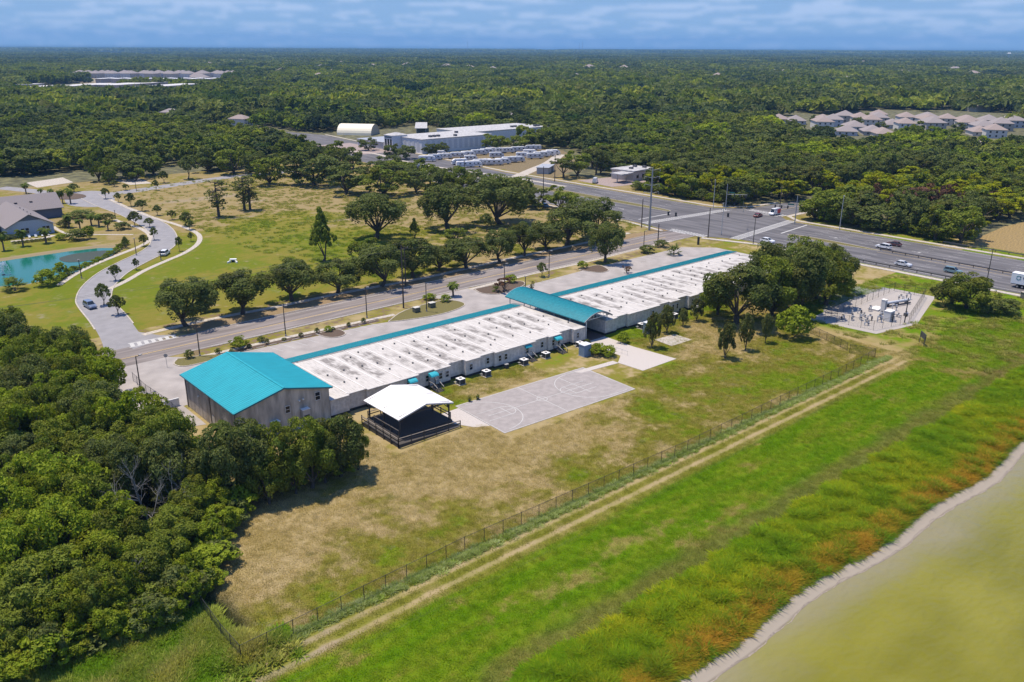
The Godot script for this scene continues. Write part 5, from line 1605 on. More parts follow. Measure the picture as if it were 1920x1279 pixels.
# ---- vehicles: side profile extruded with narrower glasshouse, wheels, lamps
func vehicle(called: String, label: String, category: String, p: Vector2, heading: float, paint: Color, style := "sedan", s := 1.0) -> Node3D:
	var g := thing(called, label, category, Vector3(p.x, 0.04, p.y), heading, "vehicles on the roads")
	g.scale = Vector3.ONE * s
	var L := 4.7
	var W := 1.82
	var low := [[-2.35, 0.35], [-2.35, 0.78], [-2.15, 0.92], [-1.0, 0.95], [1.0, 0.95], [2.1, 0.86], [2.32, 0.66], [2.35, 0.35]]
	var cab := [[-2.0, 0.93], [-1.35, 1.42], [0.25, 1.44], [1.05, 0.94]]
	if style == "suv":
		cab = [[-2.25, 0.95], [-2.0, 1.62], [0.35, 1.66], [1.15, 0.96]]
		low = [[-2.35, 0.4], [-2.35, 0.9], [-2.2, 0.98], [-1.0, 1.0], [1.0, 1.0], [2.1, 0.95], [2.32, 0.75], [2.35, 0.4]]
	elif style == "van":
		L = 5.6; W = 2.0
		low = [[-2.8, 0.4], [-2.8, 1.2], [-2.75, 1.25], [-1.0, 1.25], [1.3, 1.25], [2.5, 1.1], [2.75, 0.8], [2.8, 0.4]]
		cab = [[-2.78, 1.24], [-2.7, 2.45], [1.2, 2.5], [2.0, 1.22]]
	var key := "paint_%s" % paint.to_html(false)
	var pm := mat(key, paint.r, paint.g, paint.b, 0.25)
	pm.clearcoat_enabled = true
	var body := MB.new()
	var sweep := func(mb: MB, prof: Array, w0: float, w1: float, ytop: float) -> void:
		var ybot: float = prof[0][1]
		for k in prof.size():
			var a: Array = prof[k]
			var b: Array = prof[(k + 1) % prof.size()]
			var wa: float = lerpf(w0, w1, clampf((a[1] - ybot) / maxf(0.01, ytop - ybot), 0.0, 1.0))
			var wb: float = lerpf(w0, w1, clampf((b[1] - ybot) / maxf(0.01, ytop - ybot), 0.0, 1.0))
			mb.quad(Vector3(a[0], a[1], -wa), Vector3(b[0], b[1], -wb), Vector3(b[0], b[1], wb), Vector3(a[0], a[1], wa))
		for sd in [-1.0, 1.0]:
			for k in range(1, prof.size() - 1):
				var q := [prof[0], prof[k], prof[k + 1]]
				var v := []
				for a in q:
					v.append(Vector3(a[0], a[1], sd * lerpf(w0, w1, clampf((a[1] - ybot) / maxf(0.01, ytop - ybot), 0.0, 1.0))))
				mb.tri(v[0], v[1], v[2])
	sweep.call(body, low, W / 2, W / 2 - 0.06, 1.0)
	obj("body", body, pm, g)
	var glass := MB.new()
	sweep.call(glass, cab, W / 2 - 0.09, W / 2 - 0.26, cab[1][1])
	if style == "van":
		obj("cargo_body", glass, pm, g)
		obj("windscreen", MB.new().bar(Vector3(1.32, 2.35, 0), Vector3(2.0, 1.3, 0), 1.5, 0.06), mat("car_glass", 0.02, 0.025, 0.03, 0.06), g)
	else:
		obj("glasshouse", glass, mat("car_glass", 0.02, 0.025, 0.03, 0.06), g)
		var rf := MB.new()
		rf.box((cab[1][0] + cab[2][0]) / 2, cab[1][1] + 0.02, 0, cab[2][0] - cab[1][0] + 0.1, 0.06, W - 0.5)
		for sd in [-1.0, 1.0]:
			for k in 3:
				var a := Vector3(cab[k][0], cab[k][1], sd * (W / 2 - (0.08 if k == 0 else 0.25)))
				var b := Vector3(cab[k + 1][0], cab[k + 1][1], sd * (W / 2 - (0.08 if k == 2 else 0.25)))
				rf.bar(a, b, 0.06, 0.08)
			var mx: float = (cab[1][0] + cab[2][0]) / 2
			rf.bar(Vector3(mx, 0.95, sd * (W / 2 - 0.09)), Vector3(mx, cab[1][1], sd * (W / 2 - 0.25)), 0.08, 0.05)
		obj("roof", rf, pm, g)
	for x in [-L * 0.31, L * 0.30]:
		for sd in [-1.0, 1.0]:
			var wh := Node3D.new()
			wh.name = "wheel"
			g.add_child(wh, true)
			wh.position = Vector3(x, 0.33, sd * (W / 2 - 0.1))
			obj("tyre", MB.new().tube(Vector3(0, 0, -0.12 * sd), Vector3(0, 0, 0.12 * sd), 0.33, 0.33, 12), mat("tyre", 0.02, 0.02, 0.02, 0.9), wh)
			obj("rim", MB.new().tube(Vector3(0, 0, 0.1 * sd), Vector3(0, 0, 0.14 * sd), 0.2, 0.18, 10), mat("rim", 0.35, 0.35, 0.36, 0.4, 0.6), wh)
	for sd in [-0.65, 0.65]:
		obj("headlight", MB.new().box(L / 2 - 0.02, 0.72, sd, 0.08, 0.16, 0.36), mat("lens_clear", 0.7, 0.7, 0.7, 0.2), g)
		obj("tail_light", MB.new().box(-L / 2 + 0.01, 0.78, sd, 0.06, 0.18, 0.3), mat("lens_red", 0.35, 0.02, 0.02, 0.3), g)
	for sd in [-1.0, 1.0]:
		obj("mirror", MB.new().box(0.75, 1.0, sd * (W / 2 + 0.08), 0.12, 0.12, 0.18), pm, g)
	return g

func lamp_post(label: String, a: Array, arm: Vector2, dark := true, h := -1.0) -> void:
	var H: float = a[2] if h < 0.0 else h
	var g := thing("lamp_post", label, "lamp post", Vector3(a[0], 0, a[1]), 0.0, "lamp posts")
	var m := mat("post_dark", 0.05, 0.042, 0.036, 0.6) if dark else mat("post_pale", 0.42, 0.43, 0.42, 0.5)
	obj("base", MB.new().tube(Vector3(0, 0, 0), Vector3(0, 0.5, 0), 0.2, 0.2, 8), M.concrete, g)
	obj("shaft", MB.new().tube(Vector3(0, 0.4, 0), Vector3(0, H, 0), 0.13, 0.09, 8), m, g)
	var e := Vector3(arm.x, H - 0.05, arm.y)
	if arm.length() > 0.05:
		obj("arm", MB.new().tube(Vector3(0, H - 0.15, 0), e, 0.06, 0.05, 6), m, g)
	obj("lantern", MB.new().box(e.x, e.y + 0.02, e.z, 0.55, 0.16, 0.4, -atan2(arm.y, arm.x)), mat("lantern", 0.30, 0.28, 0.25, 0.5), g)

func utility_pole(label: String, a: Array, arms: int, mcol := "wood_pole") -> void:
	var g := thing("utility_pole", label, "utility pole", Vector3(a[0], 0, a[1]), 0.0, "utility poles")
	var m := gmat("wood_pole", 0.13, 0.10, 0.08, 0.9, 2.0, 0.6, 111, 0.05) if mcol == "wood_pole" else mat("steel_pole", 0.30, 0.31, 0.31, 0.5, 0.2)
	obj("shaft", MB.new().tube(Vector3(0, -0.3, 0), Vector3(0, a[2], 0), 0.2, 0.13, 8), m, g)
	for k in arms:
		obj("crossarm", MB.new().box(0, a[2] - 0.5 - k * 1.5, 0, 2.2, 0.14, 0.14), m, g)
		for s in [-1.0, 0.0, 1.0]:
			obj("insulator", MB.new().tube(Vector3(s, a[2] - 0.43 - k * 1.5, 0), Vector3(s, a[2] - 0.13 - k * 1.5, 0), 0.06, 0.04, 6), mat("porcelain", 0.45, 0.43, 0.40, 0.4), g)

func cable(label: String, p: Array, sag: float) -> void:
	var mb := MB.new()
	for k in p.size() - 1:
		var a: Vector3 = p[k]
		var b: Vector3 = p[k + 1]
		var n := 10
		for q in n:
			var t0 := float(q) / n
			var t1 := float(q + 1) / n
			mb.tube(a.lerp(b, t0) - Vector3(0, sag * 4.0 * t0 * (1.0 - t0), 0), a.lerp(b, t1) - Vector3(0, sag * 4.0 * t1 * (1.0 - t1), 0), 0.018, 0.018, 4, false)
	tag(obj("power_line", mb, mat("cable", 0.08, 0.08, 0.08, 0.7)), label, "cable", "power lines")

func guard_rail(label: String, x: float, z0: float, z1: float, side: float) -> void:
	var g := thing("guard_rail", label, "guard rail", Vector3(x, 0.03, z0), 0.0, "guard rails of the highway")
	var st := mat("galvanised", 0.19, 0.175, 0.165, 0.5, 0.3)
	var n := int((z1 - z0) / 4.0)
	var post := MB.new().box(0, 0.36, 0, 0.14, 0.74, 0.16).mesh(gmat("rail_post_wood", 0.10, 0.075, 0.055, 0.9, 1.0, 0.6, 112))
	for k in n:
		inst("post", post, g).position = Vector3(0, 0, k * 4.0)
		var b := MB.new()
		for q in [[0.48, 0.10], [0.58, 0.05], [0.66, 0.10], [0.74, 0.05]]:
			b.box(side * (0.08 + q[1] * 0.5), q[0] + 0.03, k * 4.0 + 2.0, 0.05, 0.09, 3.99)
		obj("beam", b, st, g)

func build_street() -> void:
	var hz := PI / 2
	vehicle("parked_car", "white SUV driving round the bend of the estate road", "car", Vector2(84.9, -258.5), 0.93, Color(0.72, 0.72, 0.72), "suv")
	vehicle("car", "blue grey car waiting on the estate road beside the wood", "car", Vector2(51.2, -214.8), -1.5, Color(0.12, 0.16, 0.26), "suv")
	vehicle("car", "white SUV on the far side of the highway", "car", Vector2(261.9, -121.1), hz, Color(0.72, 0.72, 0.72), "suv")
	vehicle("car", "dark red car just ahead of the white SUV on the highway", "car", Vector2(268.2, -120.8), hz, Color(0.09, 0.03, 0.03), "sedan")
	vehicle("car", "silver sedan in the near lanes of the highway", "car", Vector2(242.1, -106.3) + Vector2(2, 0), -hz, Color(0.60, 0.61, 0.62), "sedan")
	vehicle("car", "teal grey SUV in the near lanes of the highway", "car", Vector2(246.9, -93.3), -hz, Color(0.15, 0.24, 0.27), "suv")
	vehicle("car", "white sedan on the highway behind the dark lamp post", "car", Vector2(238.3, -150.0) + Vector2(3, 0), -hz, Color(0.75, 0.75, 0.75), "sedan")
	vehicle("car", "red car turning at the far corner of the crossing", "car", Vector2(276.9, -177.3), 0.15, Color(0.20, 0.015, 0.02), "sedan")
	vehicle("car", "white car half hidden behind the oaks on the highway", "car", Vector2(240.7, -132.2), -hz, Color(0.7, 0.7, 0.7), "sedan")
	vehicle("car", "bright blue car glimpsed between oaks near the highway", "car", Vector2(229.3, -244.8), hz, Color(0.05, 0.22, 0.42), "sedan")
	var v := vehicle("delivery_van", "white and red delivery van on the side street past the crossing", "van", Vector2(285.5, -175.7), PI + 0.05, Color(0.74, 0.74, 0.74), "van")
	var vb := MB.new()
	for s in [-1.0, 1.0]:
		vb.box(-1.5, 1.35, s * 0.985, 2.3, 1.5, 0.03)
	vb.box(-2.8, 1.4, 0, 0.04, 1.7, 1.7)
	obj("red_panel", vb, mat("van_red", 0.45, 0.015, 0.03, 0.3), v)
	truck()
	# ---- highway furniture
	guard_rail("guard rail along the near edge of the highway", 239.2, -124.0, -86.0, 1.0)
	guard_rail("guard rail along the middle of the highway", 257.6, -120.0, -60.0, 1.0)
	guard_rail("guard rail along the far edge of the highway", 284.2, -112.0, -60.0, -1.0)
	guard_rail("guard rail beside the highway left of the crossing", 234.4, -226.0, -204.0, 1.0)
	var lp := [
		["dark lamp post at the left drive beside the wood", [42.5, -152.6, 7.00], Vector2(0.9, -0.3)],
		["dark lamp post at the near car park beside the hall roof", [58.1, -164.2, 7.47], Vector2(0.4, 0.4)],
		["dark lamp post in the bed by the near car park, second from the hall", [77.3, -164.4, 7.08], Vector2(0.4, 0.4)],
		["dark lamp post in the bed by the near car park, third from the hall", [98.0, -164.5, 7.52], Vector2(0.4, 0.4)],
		["dark lamp post on the drive island beside the utility cabinets", [111.4, -159.3, 7.02], Vector2(0.4, 0.4)],
		["dark lamp post behind the rust-leaved tree", [137.5, -161.1, 7.42], Vector2(0.4, 0.4)],
		["dark lamp post beside the round clipped tree", [156.8, -164.7, 7.27], Vector2(0.4, 0.4)],
		["dark lamp post in the verge at the far car park", [205.1, -171.8, 5.18], Vector2(0.4, 0.4)],
		["thin dark post behind the vaulted canopy", [142.0, -158.0, 3.88], Vector2(0.0, 0.0)]]
	for q in lp:
		lamp_post(q[0], q[1], q[2])
	for q in [["pale lamp post at the edge of the wood beyond the crossing", [278.7, -199.1, 11.55], Vector2(-1.5, 1.0)], ["pale lamp post at the far kerb of the highway", [278.5, -145.2, 12.15], Vector2(-2.0, 1.2)], ["curved pale lamp post in the crossing's near corner", [239.1, -166.6, 11.08], Vector2(-1.4, 0.6)], ["pale lamp post standing in the wood far beyond the highway", [536.1, -219.0, 10.99], Vector2(2.0, 0.0)]]:
		lamp_post(q[0], q[1], q[2], false)
	lamp_post("tall dark lamp post beside the dense roadside tree", [237.4, -80.8, 10.72], Vector2(-2.4, 0.2))
	lamp_post("dark lamp post between the far wing and the highway", [235.4, -151.5, 9.41], Vector2(0.5, 0.0))
	var up := [
		["tall wooden pole at the end of the near car park", [108.9, -165.4, 15.60], 0], ["steel pole with an arm across the road from the car park", [120.2, -181.1, 10.95], 1],
		["dark wooden pole at the crossing's near left corner", [209.7, -169.9, 7.10], 0], ["dark pole at the left arm of the crossing", [227.9, -192.4, 10.19], 0],
		["dark pole in front of the crossing", [232.1, -166.9, 10.05], 0], ["pole beside the tree line near the blue car", [225.2, -240.6, 16.75], 0],
		["pole in the verge before the caravan park", [254.4, -328.2, 8.21], 0], ["brown pole beside the small white building", [278.8, -290.1, 12.42], 0], ["pole among the trees beyond the field, leftmost", [231.4, -732.7, 10.07], 1], ["pole among the trees beyond the field, second", [236.4, -679.9, 8.78], 1], ["pole among the trees beyond the field, third", [236.0, -615.5, 10.03], 1], ["pale pole far left among the trees", [282.1, -1340.4, 15.99], 1], ["pole beyond the crossing behind the van", [302.3, -184.0, 8.10], 1]]
	for q in up:
		utility_pole(q[0], q[1], q[2])
	# the big transmission pole with davit arms
	var tp := [226.4, -187.6, 21.68]
	var g := thing("transmission_pole", "tall grey transmission pole with paired arms at the crossing", "utility pole", Vector3(tp[0], 0, tp[1]))
	var sp := mat("steel_pole", 0.30, 0.31, 0.31, 0.5, 0.2)
	obj("shaft", MB.new().tube(Vector3(0, -0.3, 0), Vector3(0, tp[2], 0), 0.42, 0.2, 10), sp, g)
	for k in 4:
		for s in [-1.0, 1.0]:
			obj("davit_arm", MB.new().tube(Vector3(0, tp[2] - 1.0 - k * 2.6, 0), Vector3(s * 1.9, tp[2] - 0.4 - k * 2.6, s * 1.6), 0.09, 0.06, 6), sp, g)
			obj("insulator", MB.new().tube(Vector3(s * 1.9, tp[2] - 0.4 - k * 2.6, s * 1.6), Vector3(s * 2.0, tp[2] - 1.3 - k * 2.6, s * 1.7), 0.07, 0.07, 6), M.porcelain, g)
	# traffic signal poles with mast arms
	for q in [["signal pole with two green sign blades beyond the crossing", [279.5, -193.8, 10.21], 1.2], ["signal pole with mast arms at the far right corner of the crossing", [275.7, -161.1, 10.23], -2.0]]:
		var a: Array = q[1]
		var t := thing("signal_pole", q[0], "traffic signal", Vector3(a[0], 0, a[1]), 0.0, "traffic signals")
		obj("shaft", MB.new().tube(Vector3(0, 0, 0), Vector3(0, a[2], 0), 0.2, 0.14, 8), sp, t)
		var d := Vector3(cos(q[2]), 0, sin(q[2]))
		obj("mast_arm", MB.new().tube(Vector3(0, 6.2, 0), Vector3(0, 6.6, 0) + d * 8.0, 0.12, 0.07, 8), sp, t)
		for k in 3:
			var hd := Node3D.new()
			hd.name = "signal_head"
			t.add_child(hd, true)
			hd.position = Vector3(0, 5.9, 0) + d * (3.0 + 2.2 * k)
			obj("housing", MB.new().box(0, 0, 0, 0.4, 1.1, 0.35), mat("signal_black", 0.03, 0.03, 0.03, 0.6), hd)
			obj("visor", MB.new().box(0, 0.3, 0.25, 0.3, 0.1, 0.25), M.signal_black, hd)
		obj("street_sign", MB.new().box(d.x * 2.0, 6.95, d.z * 2.0, 2.2, 0.5, 0.06, -q[2]), mat("sign_green", 0.03, 0.16, 0.12, 0.5), t)
	var sg := thing("span_sign", "green street sign hung on a wire over the crossing", "sign", Vector3(253.0, 0, -168.0), 0.6)
	obj("blade", MB.new().box(0, 6.6, 0, 2.6, 0.7, 0.06), M.sign_green, sg)
	obj("hanger_wire", MB.new().tube(Vector3(-14, 7.4, 0), Vector3(14, 7.4, 0), 0.03, 0.03, 5), M.cable if M.has("cable") else mat("cable", 0.08, 0.08, 0.08, 0.7), sg)
	for s in [-1.0, 1.0]:
		obj("hanger", MB.new().tube(Vector3(s, 6.9, 0), Vector3(s, 7.4, 0), 0.03, 0.03, 5), M.cable, sg)
	for q in [["black post in the crossing's median, left of two", [253.4, -201.1, 1.43]], ["black post in the crossing's median, right of two", [253.9, -197.9, 1.42]], ["black post at the far side of the crossing", [268.2, -184.6, 1.41]], ["dark control cabinet at the near corner of the crossing", [221.0, -162.5, 2.45]]]:
		var a: Array = q[1]
		var t := thing("signal_post", q[0], "post", Vector3(a[0], 0, a[1]), 0.0, "posts at the crossing")
		obj("body", MB.new().box(0, a[2] / 2, 0, 0.6, a[2], 0.5), M.signal_black, t)
		obj("cap", MB.new().box(0, a[2] + 0.04, 0, 0.7, 0.08, 0.6), M.signal_black, t)
	var stp := thing("stop_sign", "street sign on a post at the mouth of the left drive", "sign", Vector3(Vector2(50.7, -162.1).x, 0, Vector2(50.7, -162.1).y), -0.6)
	obj("post", MB.new().tube(Vector3(0, 0, 0), Vector3(0, 2.6, 0), 0.04, 0.04, 6), M.steel_pole, stp)
	obj("blade", MB.new().tube(Vector3(0, 2.5, -0.02), Vector3(0, 2.5, 0.02), 0.4, 0.4, 8), mat("sign_backing", 0.30, 0.31, 0.30, 0.5, 0.3), stp)
	var wp := [108.9, -165.4, 15.60]
	var w2 := [209.7, -169.9, 7.10]
	cable("power line above the road in front of the school", [Vector3(-20, 14, -186), Vector3(wp[0], wp[2] - 1.0, wp[1]), Vector3(w2[0], 11.0, w2[1])], 1.2)
	cable("upper power line above the street oaks", [Vector3(-20, 12.6, -188), Vector3(Vector2(120.2, -181.1).x, 12.0, Vector2(120.2, -181.1).y), Vector3(tp[0], 14.0, tp[1])], 1.3)
	for k in 3:
		cable("thin power line from the transmission pole along the highway", [Vector3(tp[0] + 1.9, tp[2] - 1.2 - 2.6 * k, tp[1] + 1.6), Vector3(292, 15.0 - 2.0 * k, -330)], 2.0)
	# ---- street oaks
	var so := [[63.5, -185.4, 10.99, 6.05], [77.1, -186.1, 10.30, 6.08], [91.2, -188.8, 10.39, 6.14], [103.6, -187.8, 8.34, 5.93], [115.6, -185.8, 11.39, 6.09], [127.4, -188.0, 11.07, 6.18], [136.9, -189.3, 7.10, 4.55], [144.9, -186.5, 8.88, 6.60], [157.2, -186.1, 9.76, 4.59], [167.6, -187.1, 10.18, 4.55], [177.8, -187.9, 8.43, 5.51], [187.8, -189.4, 12.39, 8.58], [201.3, -190.5, 13.83, 7.45], [71.5, -194.7, 4.53, 2.57]]
	for k in so.size():
		plant("oak", "street_oak", so[k][0], so[k][1], so[k][2], so[k][3] * 1.08, ("%s oak of the row along the road, counted from the zebra crossing" % ordinal(k)) if k < 13 else "low oak bough between the first two street oaks", "tree", "oaks along the road")
	var fo := [["oak", [146.6, -237.5, 15.37, 9.21], "big dark oak standing alone in the middle of the field"], ["oak", [173.8, -234.0, 15.74, 9.31], "broad oak in the field nearer the caravan park"], ["oak", [193.5, -228.5, 17.27, 11.68], "largest oak at the right side of the field"], ["conifer", [117.5, -220.4, 16.48, 4.27], "tall conical tree in the green field"], ["conifer", [156.4, -229.3, 6.96, 2.30], "slim conical tree behind the street oaks"], ["young", [182.4, -223.3, 6.13, 2.59], "small tree in front of the largest field oak"], ["bare", [122.0, -306.6, 13.22, 3.97], "tall bare tree standing alone in the field"], ["bare", [135.3, -314.0, 12.74, 3.73], "left one of two bare trees in the field"], ["bare", [136.9, -312.6, 11.93, 3.52], "right one of two bare trees in the field"], ["mid_green", [164.5, -217.2, 4.78, 3.50], "bright green small tree between the street oaks"], ["mid_green", [124.2, -206.4, 8.62, 4.63], "light green tree behind the fourth street oak"]]
	for q in fo:
		plant(q[0], {"conifer": "conical_tree", "bare": "bare_tree"}.get(q[0], "field_tree"), q[1][0], q[1][1], q[1][2], q[1][3] * 1.05, q[2], "tree")
	var row := [[170.9, -366.5, 13.72, 7.10], [186.8, -353.3, 16.11, 12.01], [185.8, -323.1, 12.99, 9.24], [194.8, -306.6, 12.56, 9.09], [209.7, -305.1, 10.11, 5.81], [193.9, -385.1, 7.75, 6.55], [173.9, -411.1, 14.07, 7.98], [166.7, -426.9, 12.46, 7.44], [180.4, -400.9, 11.92, 6.60], [176.1, -429.4, 8.11, 8.26], [218.3, -353.4, 8.88, 7.72], [207.0, -374.3, 10.32, 7.87]]
	for k in row.size():
		plant("mid_oak" if k % 3 else "mid_green", "field_edge_oak", row[k][0], row[k][1], row[k][2], row[k][3] * 1.05, "spreading oak in the row along the far edge of the field", "tree", "oaks along the far field edge")
	var sol := [["young", [149.4, -408.0, 11.04, 4.59], "round-crowned tree by the far bend of the estate road"], ["young", [136.4, -403.4, 5.64, 2.48], "small round tree beside the far estate road"], ["mid_oak", [130.1, -428.4, 12.60, 9.24], "wide dark oak behind the concrete slabs"], ["mid_green", [114.6, -427.8, 14.74, 4.76], "tall light green tree left of the wide dark oak"], ["mid_green", [115.9, -416.1, 9.45, 3.68], "loose green tree between the slabs"], ["mid_oak", [92.4, -473.3, 13.37, 10.49], "dark oak at the left edge of the meadow"], ["mid_oak", [103.9, -478.5, 8.46, 6.73], "dark tree right of the leftmost meadow oak"], ["mid_green", [143.6, -456.1, 13.43, 4.94], "light green tree behind the wide dark oak"]]
	for q in sol:
		plant(q[0], "meadow_tree", q[1][0], q[1][1], q[1][2], q[1][3] * 1.05, q[2], "tree")

func truck() -> void:
	# box trailer leaving the frame at the right; lettering faces the school
	var g := thing("box_truck", "white box truck with dark lettering and a ring logo at the right edge", "truck", Vector3(244.4, 0.04, -70.0), 0.0)
	var L := 14.0
	var wh := mat("truck_white", 0.70, 0.74, 0.78, 0.35)
	obj("box", MB.new().box(0, 2.55, 0, 2.5, 2.75, L), wh, g)
	obj("roof", MB.new().box(0, 3.96, 0, 2.54, 0.07, L + 0.04), mat("truck_roof", 0.78, 0.78, 0.77, 0.5), g)
	obj("chassis", MB.new().box(0, 1.02, 0, 1.4, 0.28, L), M.tyre, g)
	for s in [-1.0, 1.0]:
		obj("side_skirt", MB.new().box(s * 1.16, 0.82, 0.5, 0.05, 0.65, 5.2), mat("skirt_grey", 0.45, 0.46, 0.48, 0.5), g)
	for z in [-5.2, -4.0, 5.0]:
		for s in [-1.0, 1.0]:
			var w := Node3D.new()
			w.name = "wheel"
			g.add_child(w, true)
			w.position = Vector3(s * 1.05, 0.5, z)
			obj("tyre", MB.new().tube(Vector3(-0.15, 0, 0), Vector3(0.15, 0, 0), 0.5, 0.5, 14), M.tyre, w)
			obj("rim", MB.new().tube(Vector3(s * 0.12, 0, 0), Vector3(s * 0.17, 0, 0), 0.28, 0.26, 10), M.rim, w)
	obj("cab", MB.new().box(0, 1.9, 8.4, 2.4, 2.7, 2.2), wh, g)
	obj("windscreen", MB.new().box(0, 2.4, 9.5, 2.1, 0.9, 0.06), M.car_glass, g)
	var ring := MB.new()
	for k in 20:
		if k == 2 or k == 3:
			continue
		var a0 := TAU * k / 20.0
		var a1 := TAU * (k + 1) / 20.0
		ring.bar(Vector3(-1.27, 2.85 + 0.5 * sin(a0), -5.2 + 0.5 * cos(a0)), Vector3(-1.27, 2.85 + 0.5 * sin(a1), -5.2 + 0.5 * cos(a1)), 0.03, 0.17)
	obj("ring_logo", ring, mat("logo_teal", 0.03, 0.22, 0.24, 0.4), g)
	var dot := MB.new()
	dot.box(-1.27, 3.2, -4.78, 0.03, 0.3, 0.3)
	obj("logo_dot", dot, mat("logo_navy", 0.02, 0.03, 0.09, 0.4), g)
	var tm := TextMesh.new()
	tm.text = "CORNE"
	var sf := SystemFont.new()
	sf.font_names = PackedStringArray(["Droid Sans"])
	sf.font_weight = 700
	tm.font = sf
	tm.font_size = 64; tm.pixel_size = 0.0125; tm.depth = 0.03
	tm.horizontal_alignment = HORIZONTAL_ALIGNMENT_LEFT
	tm.material = M.logo_navy
	var t := inst("lettering", tm, g)
	t.rotation.y = -PI / 2
	t.position = Vector3(-1.27, 2.95, -4.2)

func gable(mb: MB, x0: float, x1: float, z0: float, z1: float, e: float, r: float, ov: float, axis_z: bool) -> void:
	var m := (x0 + x1) / 2 if axis_z else (z0 + z1) / 2
	for s in [-1.0, 1.0]:
		var a: Vector3; var b: Vector3; var c: Vector3; var d: Vector3
		if axis_z:
			var h := (x1 - x0) / 2 + ov
			var dr := e - (r - e) / ((x1 - x0) / 2) * ov
			a = Vector3(m + s * h, dr, z1 + ov); b = Vector3(m, r, z1 + ov); c = Vector3(m, r, z0 - ov); d = Vector3(m + s * h, dr, z0 - ov)
		else:
			var h := (z1 - z0) / 2 + ov
			var dr := e - (r - e) / ((z1 - z0) / 2) * ov
			a = Vector3(x0 - ov, dr, m + s * h); b = Vector3(x0 - ov, r, m); c = Vector3(x1 + ov, r, m); d = Vector3(x1 + ov, dr, m + s * h)
		var up := Vector3(0, 0.18, 0)
		mb.quad(a + up, b + up, c + up, d + up); mb.quad(a, d, c, b); mb.quad(a, a + up, d + up, d); mb.quad(a, b, b + up, a + up); mb.quad(d, d + up, c + up, c)

